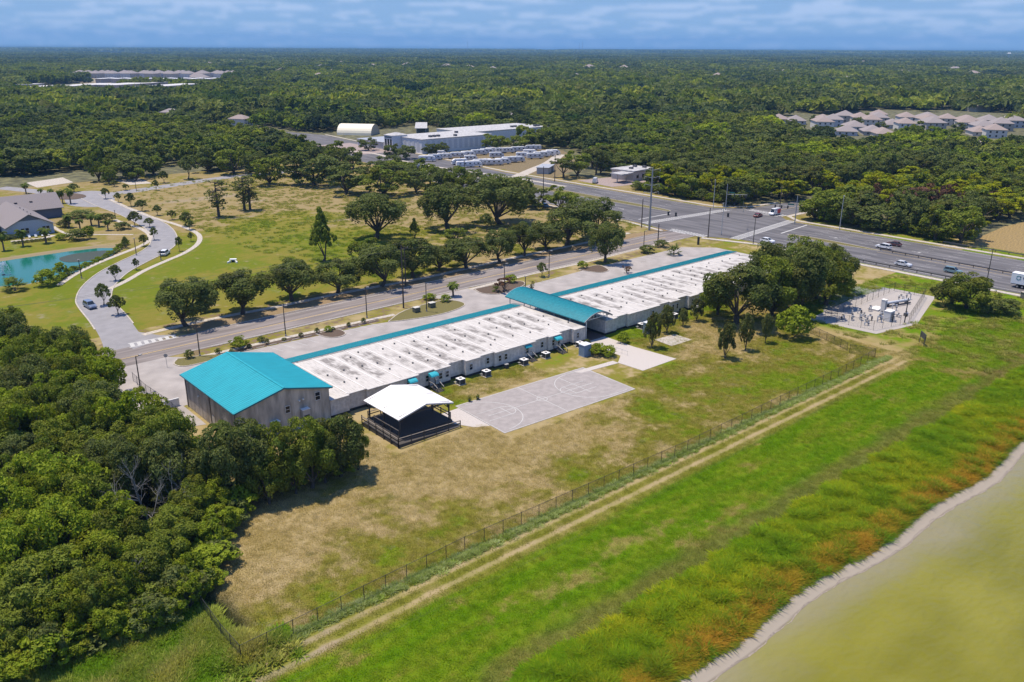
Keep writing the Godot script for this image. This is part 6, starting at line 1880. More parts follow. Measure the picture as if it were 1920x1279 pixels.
func build_club() -> void:
	var g := thing("clubhouse", "pale blue clubhouse with a brown grey shingle gable roof beside the teal pond", "clubhouse", Vector3(0, 0, 0))
	var wall := gmat("blue_board", 0.40, 0.46, 0.54, 0.8, 3.0, 0.88, 121, 0.03)
	var dark := gmat("slate_board", 0.13, 0.15, 0.19, 0.8, 3.0, 0.85, 122, 0.03)
	var shing := gmat("shingle", 0.285, 0.25, 0.245, 0.95, 4.0, 0.75, 123, 0.06)
	# main gabled body; ridge runs away from the pond
	var w := MB.new()
	w.box(61.0, 1.7, -331, 14.0, 3.4, 32.0)
	w.tri(Vector3(54, 3.4, -315), Vector3(61, 7.0, -315), Vector3(68, 3.4, -315))
	obj("wall", w, wall, g)
	var gp := MB.new()
	gp.tri(Vector3(57.2, 5.1, -314.94), Vector3(61, 6.95, -314.94), Vector3(64.8, 5.1, -314.94))
	obj("gable_panel", gp, dark, g)
	var r := MB.new()
	gable(r, 54.0, 68.0, -347.0, -315.0, 3.4, 7.0, 0.6, true)
	obj("roof", r, shing, g)
	var w2 := MB.new()
	w2.box(58.0, 1.9, -352, 40.0, 3.8, 16.0)
	w2.tri(Vector3(78, 3.8, -344), Vector3(78, 8.0, -352), Vector3(78, 3.8, -360)); w2.tri(Vector3(38, 3.8, -344), Vector3(38, 3.8, -360), Vector3(38, 8.0, -352))
	obj("wall", w2, dark, g)
	var r2 := MB.new()
	gable(r2, 38.0, 78.0, -360.0, -344.0, 3.8, 8.0, 0.7, false)
	obj("roof", r2, shing, g)
	var w3 := MB.new()
	w3.box(45.0, 1.6, -334, 16.0, 3.2, 20.0)
	obj("wall", w3, wall, g)
	var r3 := MB.new()
	gable(r3, 37.0, 53.0, -344.0, -324.0, 3.2, 6.4, 0.5, false)
	obj("roof", r3, shing, g)
	for x in [58.6, 59.9, 65.0, 66.2]:
		window_part(g, x, 1.8, -314.95, 1.15, 1.9)
	for k in 5:
		obj("vent", MB.new().box(49.0 + 5.0 * k, 6.1, -347.8, 1.0, 0.35, 0.6), mat("roof_vent_dark", 0.05, 0.045, 0.045, 0.8), g)
	for k in 4:
		obj("vent_pipe", MB.new().tube(Vector3(62.4, 5.6, -318.0 - 5.0 * k), Vector3(62.4, 6.9, -318.0 - 5.0 * k), 0.12, 0.12, 6), M.roof_vent_dark, g)
	# white chairs on the terrace
	for k in 5:
		var c := thing("terrace_chair", "white lounge chair on the clubhouse terrace", "chair", Vector3(57.5 + 1.9 * k, 0.05, -310.6), 0.0, "white chairs on the terrace")
		obj("seat", MB.new().box(0, 0.4, 0, 0.7, 0.1, 0.8), mat("chair_white", 0.75, 0.75, 0.74, 0.5), c)
		obj("backrest", MB.new().bar(Vector3(0, 0.4, -0.4), Vector3(0, 1.0, -0.65), 0.7, 0.1), M.chair_white, c)
		for q in [[-0.3, -0.35], [0.3, -0.35], [-0.3, 0.35], [0.3, 0.35]]:
			obj("leg", MB.new().box(q[0], 0.18, q[1], 0.06, 0.36, 0.06), M.chair_white, c)
	var fn := thing("fountain", "white fountain spray in the teal pond at the left edge", "fountain", Vector3(Vector2(42.6, -265.6).x, -0.5, Vector2(42.6, -265.6).y))
	var sp := MB.new()
	var rr := RandomNumberGenerator.new()
	rr.seed = 5
	for k in 420:
		var a := rr.randf() * TAU
		var t := rr.randf()
		var d := 2.2 * t * rr.randf_range(0.7, 1.0)
		var y := 3.6 * (t * 2.0 - t * t * 2.0) * 2.0 * rr.randf_range(0.8, 1.0)
		var p := Vector3(cos(a) * d, maxf(0.05, y), sin(a) * d)
		sp.box(p.x, p.y, p.z, 0.09, 0.22, 0.09, a)
	obj("spray", sp, mat("spray", 0.75, 0.80, 0.82, 0.4), fn)
	obj("float", MB.new().tube(Vector3(0, -0.05, 0), Vector3(0, 0.12, 0), 0.5, 0.4, 10), mat("float_dark", 0.03, 0.03, 0.03, 0.7), fn)
	# ---- planting of the estate
	var pal := [[54.9, -298.9, 6.15, 2.19], [61.6, -299.3, 5.55, 2.40], [49.0, -296.2, 6.69, 1.98], [74.1, -321.0, 5.06, 2.24], [76.2, -315.7, 4.09, 2.03], [81.2, -320.0, 4.74, 2.26], [82.6, -316.3, 5.09, 2.25], [83.0, -307.6, 4.08, 1.84], [83.5, -382.0, 5.63, 1.74], [84.7, -374.6, 6.20, 1.50], [85.8, -375.2, 5.79, 1.51], [87.9, -371.8, 6.84, 2.15], [80.3, -410.6, 5.01, 2.06], [83.4, -399.1, 3.59, 1.58], [42.5, -256.0, 2.53, 2.17]]
	for k in pal.size():
		plant("palm", "palm_tree", pal[k][0], pal[k][1], pal[k][2], pal[k][3], ["palm in front of the clubhouse gable window, left one", "palm in front of the clubhouse gable window, right one", "tall palm at the left edge by the pond", "palm on the clubhouse lawn, leftmost", "palm on the clubhouse lawn by the path", "palm on the clubhouse lawn, left of the tall pair", "palm on the clubhouse lawn, right of the tall pair", "palm on the clubhouse lawn nearest the estate road", "palm at the turning circle, first from the clubhouse", "palm at the turning circle, second from the clubhouse", "palm at the turning circle, third from the clubhouse", "bushy palm at the turning circle island", "palm behind the clubhouse roof by the slab", "small palm behind the clubhouse ridge", "broad palm at the near bank of the teal pond"][k], "palm", "palms round the clubhouse")
	var yt := [[102.1, -374.9, 4.63, 1.99], [103.3, -362.3, 4.10, 1.51], [104.4, -350.3, 5.48, 2.11], [104.1, -337.0, 4.52, 2.46], [105.7, -324.3, 4.01, 1.80], [106.8, -312.6, 3.53, 1.76], [106.3, -297.8, 5.11, 2.64], [104.9, -290.5, 3.54, 1.85], [92.5, -309.3, 5.30, 2.64], [95.9, -304.0, 3.39, 2.06], [89.8, -281.9, 4.24, 1.40], [84.0, -274.6, 3.78, 1.69], [90.1, -260.7, 4.70, 1.16], [98.0, -271.9, 3.17, 1.04], [72.1, -245.4, 3.41, 1.06], [64.0, -237.1, 4.45, 1.88], [54.4, -215.0, 5.55, 2.09], [54.6, -204.6, 4.85, 2.02], [78.8, -275.9, 3.75, 1.17], [97.0, -402.2, 3.69, 2.55], [115.3, -406.4, 2.87, 1.93], [115.7, -392.4, 2.80, 1.64], [125.9, -383.9, 4.67, 1.65], [83.9, -259.4, 1.33, 0.97]]
	for k in yt.size():
		plant("young", "young_tree", yt[k][0], yt[k][1], yt[k][2], yt[k][3], ("%s young tree along the outer side of the estate road, from the turning circle" % ordinal(k)) if k < 8 else "young street tree staked along the estate road", "tree", "young trees along the estate road")
	var sb := [["shrub", [74.1, -297.2, 4.44, 1.93], "round bright green tree on the planter by the pond"], ["shrub", [54.1, -252.1, 3.93, 1.77], "clipped round tree at the near bank of the teal pond"], ["shrub", [48.7, -243.6, 4.36, 3.11], "loose green shrub on the near bank of the teal pond"], ["palmetto", [40.9, -243.4, 4.28, 3.87], "spreading fan palm on the near bank at the left"], ["dark_shrub", [70.6, -298.1, 3.53, 3.49], "dark shrub mass by the planter"], ["dark_shrub", [82.3, -338.4, 2.58, 4.93], "dark shrub bed behind the clubhouse lawn"], ["dark_shrub", [73.2, -323.0, 2.64, 2.43], "dark clipped hedge by the clubhouse path"], ["shrub", [66.7, -301.3, 2.12, 2.09], "bright shrub beside the terrace"], ["dark_shrub", [54.0, -314.1, 1.42, 2.63], "dark hedge at the left of the terrace"], ["dark_shrub", [87.6, -324.7, 2.92, 2.90], "shrub bed beside the estate road bend"], ["dark_shrub", [87.4, -306.3, 2.61, 2.77], "shrub at the gate of the clubhouse lawn"]]
	for q in sb:
		plant(q[0], "estate_shrub" if q[0] != "palmetto" else "fan_palm", q[1][0], q[1][1], q[1][2], q[1][3], q[2], "shrub")
	var hd := smooth_path([Vector2(52.1, -245.7), Vector2(57.0, -252.7), Vector2(63.1, -259.5), Vector2(69.5, -266.1), Vector2(75.9, -273.6), Vector2(81.1, -281.0)], 4)
	for k in range(0, hd.size(), 1):
		plant("shrub" if k % 3 else "dark_shrub", "hedge_plant", hd[k].x - 0.6, hd[k].y + 0.2, 1.3 + 0.3 * (k % 3), 1.2, "rounded plant of the hedge between the teal pond and the footpath", "shrub", "hedge plants by the teal pond")
	for k in 9:
		var f := k / 8.0
		var p: Vector2 = Vector2(53.6, -306.1).lerp(Vector2(63.5, -305.1), f)
		plant("dark_shrub", "terrace_plant", p.x, p.y + 1.5, 0.9, 0.8, "small round plant edging the clubhouse terrace", "shrub", "plants edging the terrace")
	for q in [["lamp post by the footpath beside the teal pond", [57.6, -245.5, 5.23]], ["lamp post on the verge by the estate bend", [78.0, -263.4, 5.26]], ["lamp post on the inner side of the estate road", [91.7, -327.9, 3.16]], ["lamp post by the far estate road", [118.3, -386.4, 5.32]], ["lamp post beside the white SUV", [81.5, -252.5, 2.91]]]:
		lamp_post(q[0], q[1], Vector2(0.0, 0.0))
	var ct := Vector2(96.7, -236.3)
	var cv := thing("concrete_culvert", "small white concrete culvert in the green field", "culvert", Vector3(ct.x, 0, ct.y), -0.6)
	for s in [-1.0, 1.0]:
		obj("wing", MB.new().bar(Vector3(s * 0.7, 0.3, 0), Vector3(s * 1.4, 0.12, 1.2), 0.3, 0.6), M.chair_white, cv)
	obj("headwall", MB.new().box(0, 0.8, -0.4, 1.9, 0.3, 1.0), M.chair_white, cv)
	obj("opening", MB.new().box(0, 0.32, -0.12, 0.9, 0.6, 0.1), M.dark_opening, cv)

func hip_roof(mb: MB, w: float, d: float, e: float, r: float, ov: float) -> void:
	var x := w / 2 + ov
	var z := d / 2 + ov
	var k := maxf(0.0, (x - z)) if x > z else 0.0
	var kz := maxf(0.0, (z - x)) if z > x else 0.0
	var a := Vector3(-x, e, -z); var b := Vector3(x, e, -z); var c := Vector3(x, e, z); var f := Vector3(-x, e, z)
	var p := Vector3(-k, r, -kz); var q := Vector3(k, r, kz)
	if kz > 0.0:
		mb.tri(a, b, p); mb.quad(b, c, q, p); mb.tri(c, f, q); mb.quad(f, a, p, q)
	else:
		mb.quad(a, b, q, p); mb.tri(b, c, q); mb.quad(c, f, p, q); mb.tri(f, a, p)
	mb.quad(a, f, c, b)

func house(label: String, p: Vector2, w: float, d: float, h: float, turn: float, wallc: int, grp: String, called := "house") -> void:
	var g := thing(called, label, "house", Vector3(p.x, 0, p.y), turn, grp)
	var cols := [[0.62, 0.58, 0.52], [0.52, 0.53, 0.56], [0.68, 0.66, 0.62], [0.45, 0.42, 0.38]]
	var c: Array = cols[wallc % 4]
	obj("wall", MB.new().box(0, h / 2, 0, w, h, d), gmat("stucco_%d" % (wallc % 4), c[0], c[1], c[2], 0.9, 5.0, 0.88, 131), g)
	var rf := MB.new()
	hip_roof(rf, w, d, h, h + minf(w, d) * 0.27, 0.6)
	obj("roof", rf, gmat("roof_tile_%d" % (wallc % 2), [0.36, 0.33][wallc % 2], [0.29, 0.29][wallc % 2], [0.26, 0.28][wallc % 2], 0.95, 3.0, 0.75, 132), g)
	for k in 3:
		for lev in (2 if h > 4.0 else 1):
			obj("window", MB.new().box(-w * 0.3 + k * w * 0.3, 1.6 + lev * 2.8, d / 2 + 0.02, 1.3, 1.3, 0.08), M.window_glass, g)
			obj("window", MB.new().box(-w / 2 - 0.02, 1.6 + lev * 2.8, -d * 0.3 + k * d * 0.3, 0.08, 1.3, 1.2), M.window_glass, g)
	obj("garage_door", MB.new().box(w * 0.25, 1.15, d / 2 + 0.03, 2.2, 2.2, 0.05), mat("garage_white", 0.66, 0.65, 0.63, 0.6), g)

func caravan(label: String, p: Vector2, turn: float, L: float, tone: int) -> void:
	var g := thing("caravan", label, "caravan", Vector3(p.x, 0, p.y), turn, "caravans parked in rows")
	var m := mat("caravan_%d" % (tone % 3), [0.74, 0.66, 0.58][tone % 3], [0.73, 0.65, 0.59][tone % 3], [0.71, 0.63, 0.60][tone % 3], 0.4)
	var b := MB.new()
	var pr := [[-L / 2, 0.7], [-L / 2, 2.9], [-L / 2 + 0.3, 3.2], [L / 2 - 1.6, 3.2], [L / 2 - 0.3, 2.4], [L / 2, 1.5], [L / 2, 0.7]]
	for k in pr.size():
		var a: Array = pr[k]
		var c: Array = pr[(k + 1) % pr.size()]
		b.quad(Vector3(a[0], a[1], -1.22), Vector3(c[0], c[1], -1.22), Vector3(c[0], c[1], 1.22), Vector3(a[0], a[1], 1.22))
	for s in [-1.22, 1.22]:
		for k in range(1, pr.size() - 1):
			b.tri(Vector3(pr[0][0], pr[0][1], s), Vector3(pr[k][0], pr[k][1], s), Vector3(pr[k + 1][0], pr[k + 1][1], s))
	obj("body", b, m, g)
	var st := MB.new()
	for s in [-1.24, 1.24]:
		st.box(0, 1.3, s, L * 0.9, 0.3, 0.03)
	obj("stripe", st, mat("stripe_%d" % (tone % 2), [0.18, 0.22][tone % 2], [0.19, 0.17][tone % 2], [0.22, 0.13][tone % 2], 0.5), g)
	for s in [-1.24, 1.24]:
		for k in 3:
			obj("window", MB.new().box(-L * 0.3 + k * L * 0.28, 2.1, s, 1.0, 0.6, 0.04), M.window_glass, g)
	obj("windscreen", MB.new().bar(Vector3(L / 2 - 0.28, 2.35, 0), Vector3(L / 2 - 0.02, 1.6, 0), 2.0, 0.05), M.window_glass, g)
	obj("roof_unit", MB.new().box(-0.5, 3.32, 0, 1.0, 0.26, 0.8), M.unit_white, g)
	for x in [-L * 0.22, L * 0.33]:
		for s in [-1.05, 1.05]:
			obj("wheel", MB.new().tube(Vector3(x, 0.4, s - 0.12), Vector3(x, 0.4, s + 0.12), 0.4, 0.4, 10), M.tyre, g)

func build_far() -> void:
	# ---- lots beyond the highway
	var lot := MB.new()
	lot.poly(pts([Vector2(286, -300), Vector2(330, -318), Vector2(372, -380), Vector2(360, -412), Vector2(292, -412)]), 0.02)
	struct("caravan_lot", lot, gmat("lot_turf", 0.27, 0.20, 0.09, 0.95, 9.0, 0.6, 141, 0.04))
	var dr := MB.new()
	dr.ribbon(smooth_path([Vector2(275.1, -313.5), Vector2(299.6, -328.0), Vector2(325.4, -343.1), Vector2(355.7, -366.0)]), -3.0, 3.0, 0.045)
	dr.ribbon(smooth_path([Vector2(265.1, -464.2), Vector2(272.9, -440.2), Vector2(266.5, -397.2), Vector2(267.5, -354.4), Vector2(272.3, -313.4), Vector2(272.5, -276.4)]), -1.2, 1.2, 0.05)
	struct("caravan_drive", dr, M.concrete)
	var ap := MB.new()
	ap.poly(pts([Vector2(262, -440), Vector2(290, -440), Vector2(292, -500), Vector2(262, -500)]), 0.04)
	ap.poly(pts([Vector2(288, -262), Vector2(320, -258), Vector2(322, -282), Vector2(290, -286)]), 0.042)
	struct("forecourt", ap, gmat("brick_paving", 0.38, 0.30, 0.27, 0.95, 6.0, 0.75, 142))
	var bf := MB.new()
	bf.poly(pts([Vector2(289, -60), Vector2(289, -104), Vector2(300, -108), Vector2(330, -110), Vector2(380, -104), Vector2(380, -60)]), 0.03)
	struct("dry_field", bf, gmat("dry_turf", 0.40, 0.28, 0.10, 0.95, 10.0, 0.6, 143, 0.05))
	var cl := MB.new()
	for q in [[Vector2(304.5, -1206.5), Vector2(383.3, -1005.5), Vector2(503.3, -1273.6), Vector2(353.9, -1424.9)], [Vector2(415.4, -1570.2), Vector2(618.7, -1424.7), Vector2(914.3, -2067.5), Vector2(604.5, -2269.3)], [Vector2(2308.9, -8824.9), Vector2(1687.2, -4574.8), Vector2(2280.1, -6175.3), Vector2(3158.8, -11492.5)], [Vector2(7769.9, -9172.5), Vector2(9094.2, -9074.2), Vector2(14267.9, -14237.8), Vector2(12103.3, -13946.2)], [Vector2(7814.4, -9169.2), Vector2(9043.9, -9077.9), Vector2(11919.0, -11964.5), Vector2(10308.2, -11877.7)]]:
		cl.poly(pts(q), 0.06)
	struct("far_clearings", cl, gmat("clearing", 0.40, 0.33, 0.20, 0.95, 60.0, 0.6, 144, 0.03))
	# ---- the storage building
	var g := thing("storage_building", "large pale flat-roofed storage building with panelled walls beside the caravans", "building", Vector3(0, 0, 0))
	var wl := gmat("pale_panel", 0.72, 0.71, 0.70, 0.85, 8.0, 0.88, 151)
	obj("wall", MB.new().box(321, 4.1, -436, 54, 8.2, 32), wl, g)
	obj("wall", MB.new().box(384, 3.7, -462, 72, 7.4, 34), wl, g)
	obj("roof", MB.new().box(321, 8.3, -436, 54.6, 0.3, 32.6), gmat("flat_white", 0.56, 0.55, 0.54, 0.8, 14.0, 0.72, 152, 0.02), g)
	obj("roof", MB.new().box(384, 7.5, -462, 72.6, 0.3, 34.6), M.flat_white, g)
	for k in 12:
		obj("wall_panel", MB.new().box(298.5 + k * 4.1, 4.4, -419.95, 2.2, 5.4, 0.12), mat("panel_grey", 0.50, 0.50, 0.51, 0.8), g)
	for k in 6:
		obj("wall_panel", MB.new().box(293.95, 4.4, -424.0 - k * 4.6, 0.12, 5.4, 2.4), M.panel_grey, g)
	obj("entrance_tower", MB.new().box(293, 4.7, -446, 11, 9.4, 9), wl, g)
	var tr := MB.new()
	hip_roof(tr, 11, 9, 9.4, 10.8, 0.4)
	var tro := obj("tower_roof", tr, M.flat_white, g)
	tro.position = Vector3(293, 0, -446)
	for k in 3:
		obj("window", MB.new().box(287.45, 4.6, -443.2 - k * 2.8, 0.1, 5.0, 1.7), M.window_glass, g)
	obj("band", MB.new().box(287.4, 8.2, -446, 0.12, 0.9, 7.6), mat("band_green", 0.10, 0.14, 0.15, 0.6), g)
	for p in [[306, -428], [309, -428], [312, -428], [322, -424], [335, -440], [395, -455], [398, -455], [402, -454], [412, -450], [415, -450]]:
		obj("roof_unit", MB.new().box(p[0], 9.0 if p[0] < 350 else 8.2, p[1], 1.8, 1.2, 1.8), mat("roof_unit_dark", 0.10, 0.10, 0.11, 0.7), g)
	obj("annex", MB.new().box(298, 2.2, -468, 20, 4.4, 30), wl, g)
	obj("annex_roof", MB.new().box(298, 4.5, -468, 21, 0.25, 31), gmat("grey_metal", 0.42, 0.44, 0.47, 0.5, 8.0, 0.8, 153), g)
	var cp := thing("long_carport", "long white carport roof behind the storage building", "carport", Vector3(378, 0, -540), 0.95)
	obj("roof", MB.new().box(0, 4.2, 0, 52, 0.25, 9), M.flat_white, cp)
	for k in 8:
		obj("post", MB.new().box(-24.0 + k * 6.8, 2.05, 3.4, 0.25, 4.1, 0.25), M.panel_grey, cp)
		obj("post", MB.new().box(-24.0 + k * 6.8, 2.05, -3.4, 0.25, 4.1, 0.25), M.panel_grey, cp)
	var dm := thing("fabric_dome", "pale yellow vaulted fabric hall behind the storage building", "hall", Vector3(329, 0, -548), 0.66)
	var db := MB.new()
	var de := MB.new()
	for k in 14:
		var a0 := PI * k / 14.0
		var a1 := PI * (k + 1) / 14.0
		var p0 := Vector3(cos(a0) * 9.2, sin(a0) * 7.4, 0)
		var p1 := Vector3(cos(a1) * 9.2, sin(a1) * 7.4, 0)
		db.quad(p0 + Vector3(0, 0, 12), p1 + Vector3(0, 0, 12), p1 - Vector3(0, 0, 14), p0 - Vector3(0, 0, 14))
		de.tri(p0 + Vector3(0, 0, 11.6), p1 + Vector3(0, 0, 11.6), Vector3(0, 0, 11.6))
	obj("cover", db, mat("fabric_cream", 0.72, 0.66, 0.50, 0.6), dm)
	obj("end_wall", de, mat("fabric_tan", 0.42, 0.36, 0.26, 0.7), dm)
	# the small flat-roofed building left of the highway woods
	var sb := thing("roadside_building", "small cream flat-roofed building with roof units at the wood's edge", "building", Vector3(316, 0, -274), 0.08)
	obj("wall", MB.new().box(0, 2.3, 0, 17, 4.6, 13), gmat("cream_wall", 0.60, 0.56, 0.50, 0.9, 6.0, 0.85, 154), sb)
	obj("roof", MB.new().box(0, 4.75, 0, 18, 0.5, 14), M.flat_white, sb)
	obj("canopy", MB.new().box(-14, 4.2, 4, 9, 0.5, 7), M.flat_white, sb)
	for s in [-1.0, 1.0]:
		obj("canopy_post", MB.new().box(-14 + s * 3.5, 2.0, 4, 0.4, 4.0, 0.4), M.cream_wall, sb)
	for p in [[-3, 1], [4, -2], [5, 3]]:
		obj("roof_unit", MB.new().box(p[0], 5.4, p[1], 1.6, 0.9, 1.6), M.roof_unit_dark, sb)
	for k in 3:
		obj("window", MB.new().box(-5.0 + k * 4.5, 2.0, 6.52, 1.8, 1.6, 0.08), M.window_glass, sb)
	vehicle("van", "white van parked in front of the cream flat-roofed building", "van", Vector2(291.2, -275.5), 0.6, Color(0.6, 0.61, 0.63), "van")
	var gs := thing("grey_shed", "low grey shed under the tree by the caravan park drive", "shed", Vector3(298, 0, -317), 0.6)
	obj("wall", MB.new().box(0, 1.5, 0, 14, 3.0, 6), gmat("shed_wall", 0.48, 0.48, 0.48, 0.85, 5.0, 0.85, 155), gs)
	obj("roof", MB.new().box(0, 3.1, 0, 14.8, 0.2, 6.8), M.grey_metal, gs)
	obj("door", MB.new().box(2, 1.2, 3.03, 2.4, 2.4, 0.06), M.dark_opening, gs)
	# ---- caravans in rows
	var rv := [[735, 425, 9], [800, 410, 7], [885, 402, 8], [990, 392, 9], [1090, 382, 8], [1180, 370, 9], [1250, 360, 8], [1300, 352, 8], [1060, 474, 9], [1140, 470, 8], [1190, 456, 9], [1245, 452, 8], [1310, 456, 9], [1385, 446, 8], [1450, 434, 9], [1510, 428, 8], [1110, 420, 7], [1010, 452, 8], [1560, 394, 8], [1660, 404, 9], [1715, 390, 9], [1775, 380, 8], [1815, 372, 8], [1520, 344, 9], [1640, 328, 10], [1430, 350, 7], [1360, 352, 6], [1620, 372, 8], [1330, 395, 8], [850, 378, 7]]
	var spot := [Vector2(275.9, -389.5), Vector2(283.3, -392.6), Vector2(290.6, -392.9), Vector2(299.0, -392.4), Vector2(307.1, -392.2), Vector2(316.7, -394.3), Vector2(323.7, -395.4), Vector2(329.8, -397.3), Vector2(277.3, -357.0), Vector2(282.3, -355.6), Vector2(288.7, -358.7), Vector2(292.8, -358.2), Vector2(294.7, -353.8), Vector2(301.2, -354.2), Vector2(308.7, -356.7), Vector2(313.2, -356.0), Vector2(296.2, -376.0), Vector2(281.4, -367.5), Vector2(328.5, -368.3), Vector2(330.4, -360.4), Vector2(338.3, -363.5), Vector2(344.9, -364.7), Vector2(350.6, -366.7), Vector2(345.7, -391.5), Vector2(357.9, -392.5), Vector2(337.0, -391.5), Vector2(333.3, -394.5), Vector2(340.1, -375.2), Vector2(316.6, -378.0), Vector2(296.1, -404.4)]
	for k in spot.size():
		caravan("white caravan parked in the rows beside the storage building", spot[k], -0.62 + 0.1 * (k % 3) + (PI if k % 7 == 3 else 0.0), rv[k][2] * 1.05, k * 2 + k / 3)
	# tanker on the highway
	var tk := thing("tanker_truck", "dark grey tanker truck on the highway before the caravan park", "truck", Vector3(Vector2(250.0, -368.8).x, 0.05, Vector2(250.0, -368.8).y), 1.9)
	obj("tank", MB.new().tube(Vector3(-6.5, 2.3, 0), Vector3(4.5, 2.3, 0), 1.25, 1.25, 14), mat("tank_grey", 0.34, 0.36, 0.38, 0.35, 0.4), tk)
	obj("tank_end", MB.new().tube(Vector3(-6.5, 2.3, 0), Vector3(-6.9, 2.3, 0), 1.25, 0.9, 14), M.tank_grey, tk)
	obj("chassis", MB.new().box(-0.5, 0.95, 0, 13, 0.3, 1.2), M.tyre, tk)
	obj("cab", MB.new().box(6.4, 1.8, 0, 2.4, 2.6, 2.4), mat("cab_grey", 0.12, 0.13, 0.14, 0.4), tk)
	obj("windscreen", MB.new().box(7.62, 2.3, 0, 0.06, 0.9, 2.0), M.car_glass, tk)
	for x in [-5.5, -4.3, 4.2, 6.6]:
		for s in [-1.0, 1.0]:
			obj("wheel", MB.new().tube(Vector3(x, 0.5, s * 0.95), Vector3(x, 0.5, s * 1.2), 0.5, 0.5, 12), M.tyre, tk)
	# ---- houses beyond the wood
	var hs := [[634, -396], [664, -398], [696, -391], [712, -380], [704, -362], [650, -338], [750, -369], [622, -309], [612, -296], [606, -321], [739, -339], [748, -325], [751, -310], [690, -327], [745, -292], [760, -281], [682, -257], [774, -268], [672, -243], [715, -352], [728, -316], [665, -365], [676, -310], [700, -300], [722, -283], [700, -262], [640, -360], [735, -262], [690, -345]]
	for k in hs.size():
		house("pale stucco house with hipped tan roof beyond the wood", Vector2(hs[k][0], hs[k][1]), 17.0 + 2.0 * (k % 3), 13.5 + 1.5 * (k % 2), 3.0 if k in [1, 2, 5, 7, 8, 9, 13, 16] else 5.9, 0.55 + 0.1 * (k % 3), k, "houses of the estate beyond the wood")
	house("lone pale house roof showing among the trees below the estate", Vector2(560, -205), 13, 10, 5.6, 0.9, 0, "")
	# ---- far left: long low buildings and terraces of roofs
	var wh := [[Vector2(286.2, -1220.2), 60.0, 22.0], [Vector2(333.9, -1232.6), 90.0, 30.0], [Vector2(393.7, -1239.7), 110.0, 34.0], [Vector2(413.8, -1156.4), 100.0, 30.0], [Vector2(280.4, -1289.3), 30.0, 16.0]]
	for k in wh.size():
		var w := thing("warehouse", "long low white-roofed warehouse far left among the trees, %s from the left" % ordinal([1, 2, 3, 4, 0][k]), "warehouse", Vector3(wh[k][0].x, 0, wh[k][0].y), 0.62, "warehouses far left")
		obj("wall", MB.new().box(0, 6.0, 0, wh[k][1], 12, wh[k][2]), gmat("warehouse_wall", 0.42, 0.36, 0.33, 0.9, 20.0, 0.8, 156), w)
		obj("roof", MB.new().box(0, 12.2, 0, wh[k][1] + 1, 0.5, wh[k][2] + 1), gmat("warehouse_roof", 0.70, 0.68, 0.66, 0.8, 30.0, 0.75, 157), w)
		for q in 4:
			obj("dock_door", MB.new().box(-wh[k][1] * 0.4 + q * wh[k][1] * 0.26, 2.0, wh[k][2] / 2 + 0.05, 4, 4, 0.1), M.dark_opening, w)
	for k in 26:
		var f := k / 25.0
		var p: Vector2 = Vector2(497.2, -1890.7).lerp(Vector2(747.7, -1718.8), f)
		house("grey-roofed terrace house in the far row at the left", p + Vector2(12.0 * sin(k * 2.0), 30.0 * cos(k * 1.7)), 24, 20, 9.0, 0.7, 1 + 2 * (k % 2), "far row of grey roofs")
	for k in 9:
		var p: Vector2 = Vector2(470.2, -1613.6).lerp(Vector2(635.5, -1496.4), k / 8.0)
		var w := thing("carport_row", "long white roof in front of the far row of houses", "building", Vector3(p.x, 0, p.y), 0.7, "white roofs before the far row")
		obj("wall", MB.new().box(0, 3.5, 0, 46, 7, 10), M.warehouse_wall, w)
		obj("roof", MB.new().box(0, 7.2, 0, 48, 0.4, 12), mat("bright_roof", 0.78, 0.78, 0.78, 0.7), w)
	# scattered roofs glimpsed through the woods
	var sc := [[640, 122], [665, 118], [700, 130], [760, 128], [840, 132], [880, 133], [1345, 150], [1375, 180], [1420, 182], [1520, 125], [1540, 178], [1550, 192], [1240, 213], [1375, 217], [1100, 220], [450, 255], [480, 258], [215, 228], [20, 255], [120, 270], [600, 150], [530, 140], [1190, 238], [1205, 150], [1170, 132], [1690, 120], [1620, 120]]
	var sp := [Vector2(1416.3, -2448.0), Vector2(1624.5, -2715.0), Vector2(1264.5, -2019.7), Vector2(1399.2, -2067.8), Vector2(1369.5, -1829.4), Vector2(1385.4, -1760.8), Vector2(1379.8, -999.6), Vector2(948.2, -660.3), Vector2(952.4, -627.5), Vector2(2626.2, -1541.1), Vector2(1063.7, -604.0), Vector2(924.3, -517.1), Vector2(642.5, -525.7), Vector2(674.7, -468.0), Vector2(555.6, -538.8), Vector2(249.8, -575.4), Vector2(253.7, -558.4), Vector2(219.6, -748.5), Vector2(128.4, -673.1), Vector2(142.9, -597.3), Vector2(778.8, -1424.5), Vector2(855.9, -1724.6), Vector2(517.9, -449.6), Vector2(1262.7, -1082.4), Vector2(1761.2, -1576.0), Vector2(3373.8, -1597.0), Vector2(3236.4, -1676.5)]
	for k in sp.size():
		var big: float = clampf(sp[k].length() / 700.0, 1.0, 2.6)
		house("pale roof glimpsed among the trees of the wide woods", sp[k], 14.0 * big, 9.0 * big, 4.5 * big, 0.8 + 0.3 * (k % 3), 2 * k, "roofs scattered in the woods")
	var hr := RandomNumberGenerator.new()
	hr.seed = 91
	for k in 70:
		var a := -0.8551 + hr.randf_range(-0.56, 0.56)
		var d := 720.0 * pow(5.0, hr.randf())
		var p := Vector2(cos(a), sin(a)) * d
		if open_spot(p):
			continue
		var big := clampf(d / 800.0, 1.0, 3.0)
		ROOFS.append(p)
		house("distant pale roof showing between the crowns of the wide woods", p, 15.0 * big, 11.0 * big, 3.6 + 1.8 * big, hr.randf() * 3.0, k, "distant roofs in the woods")
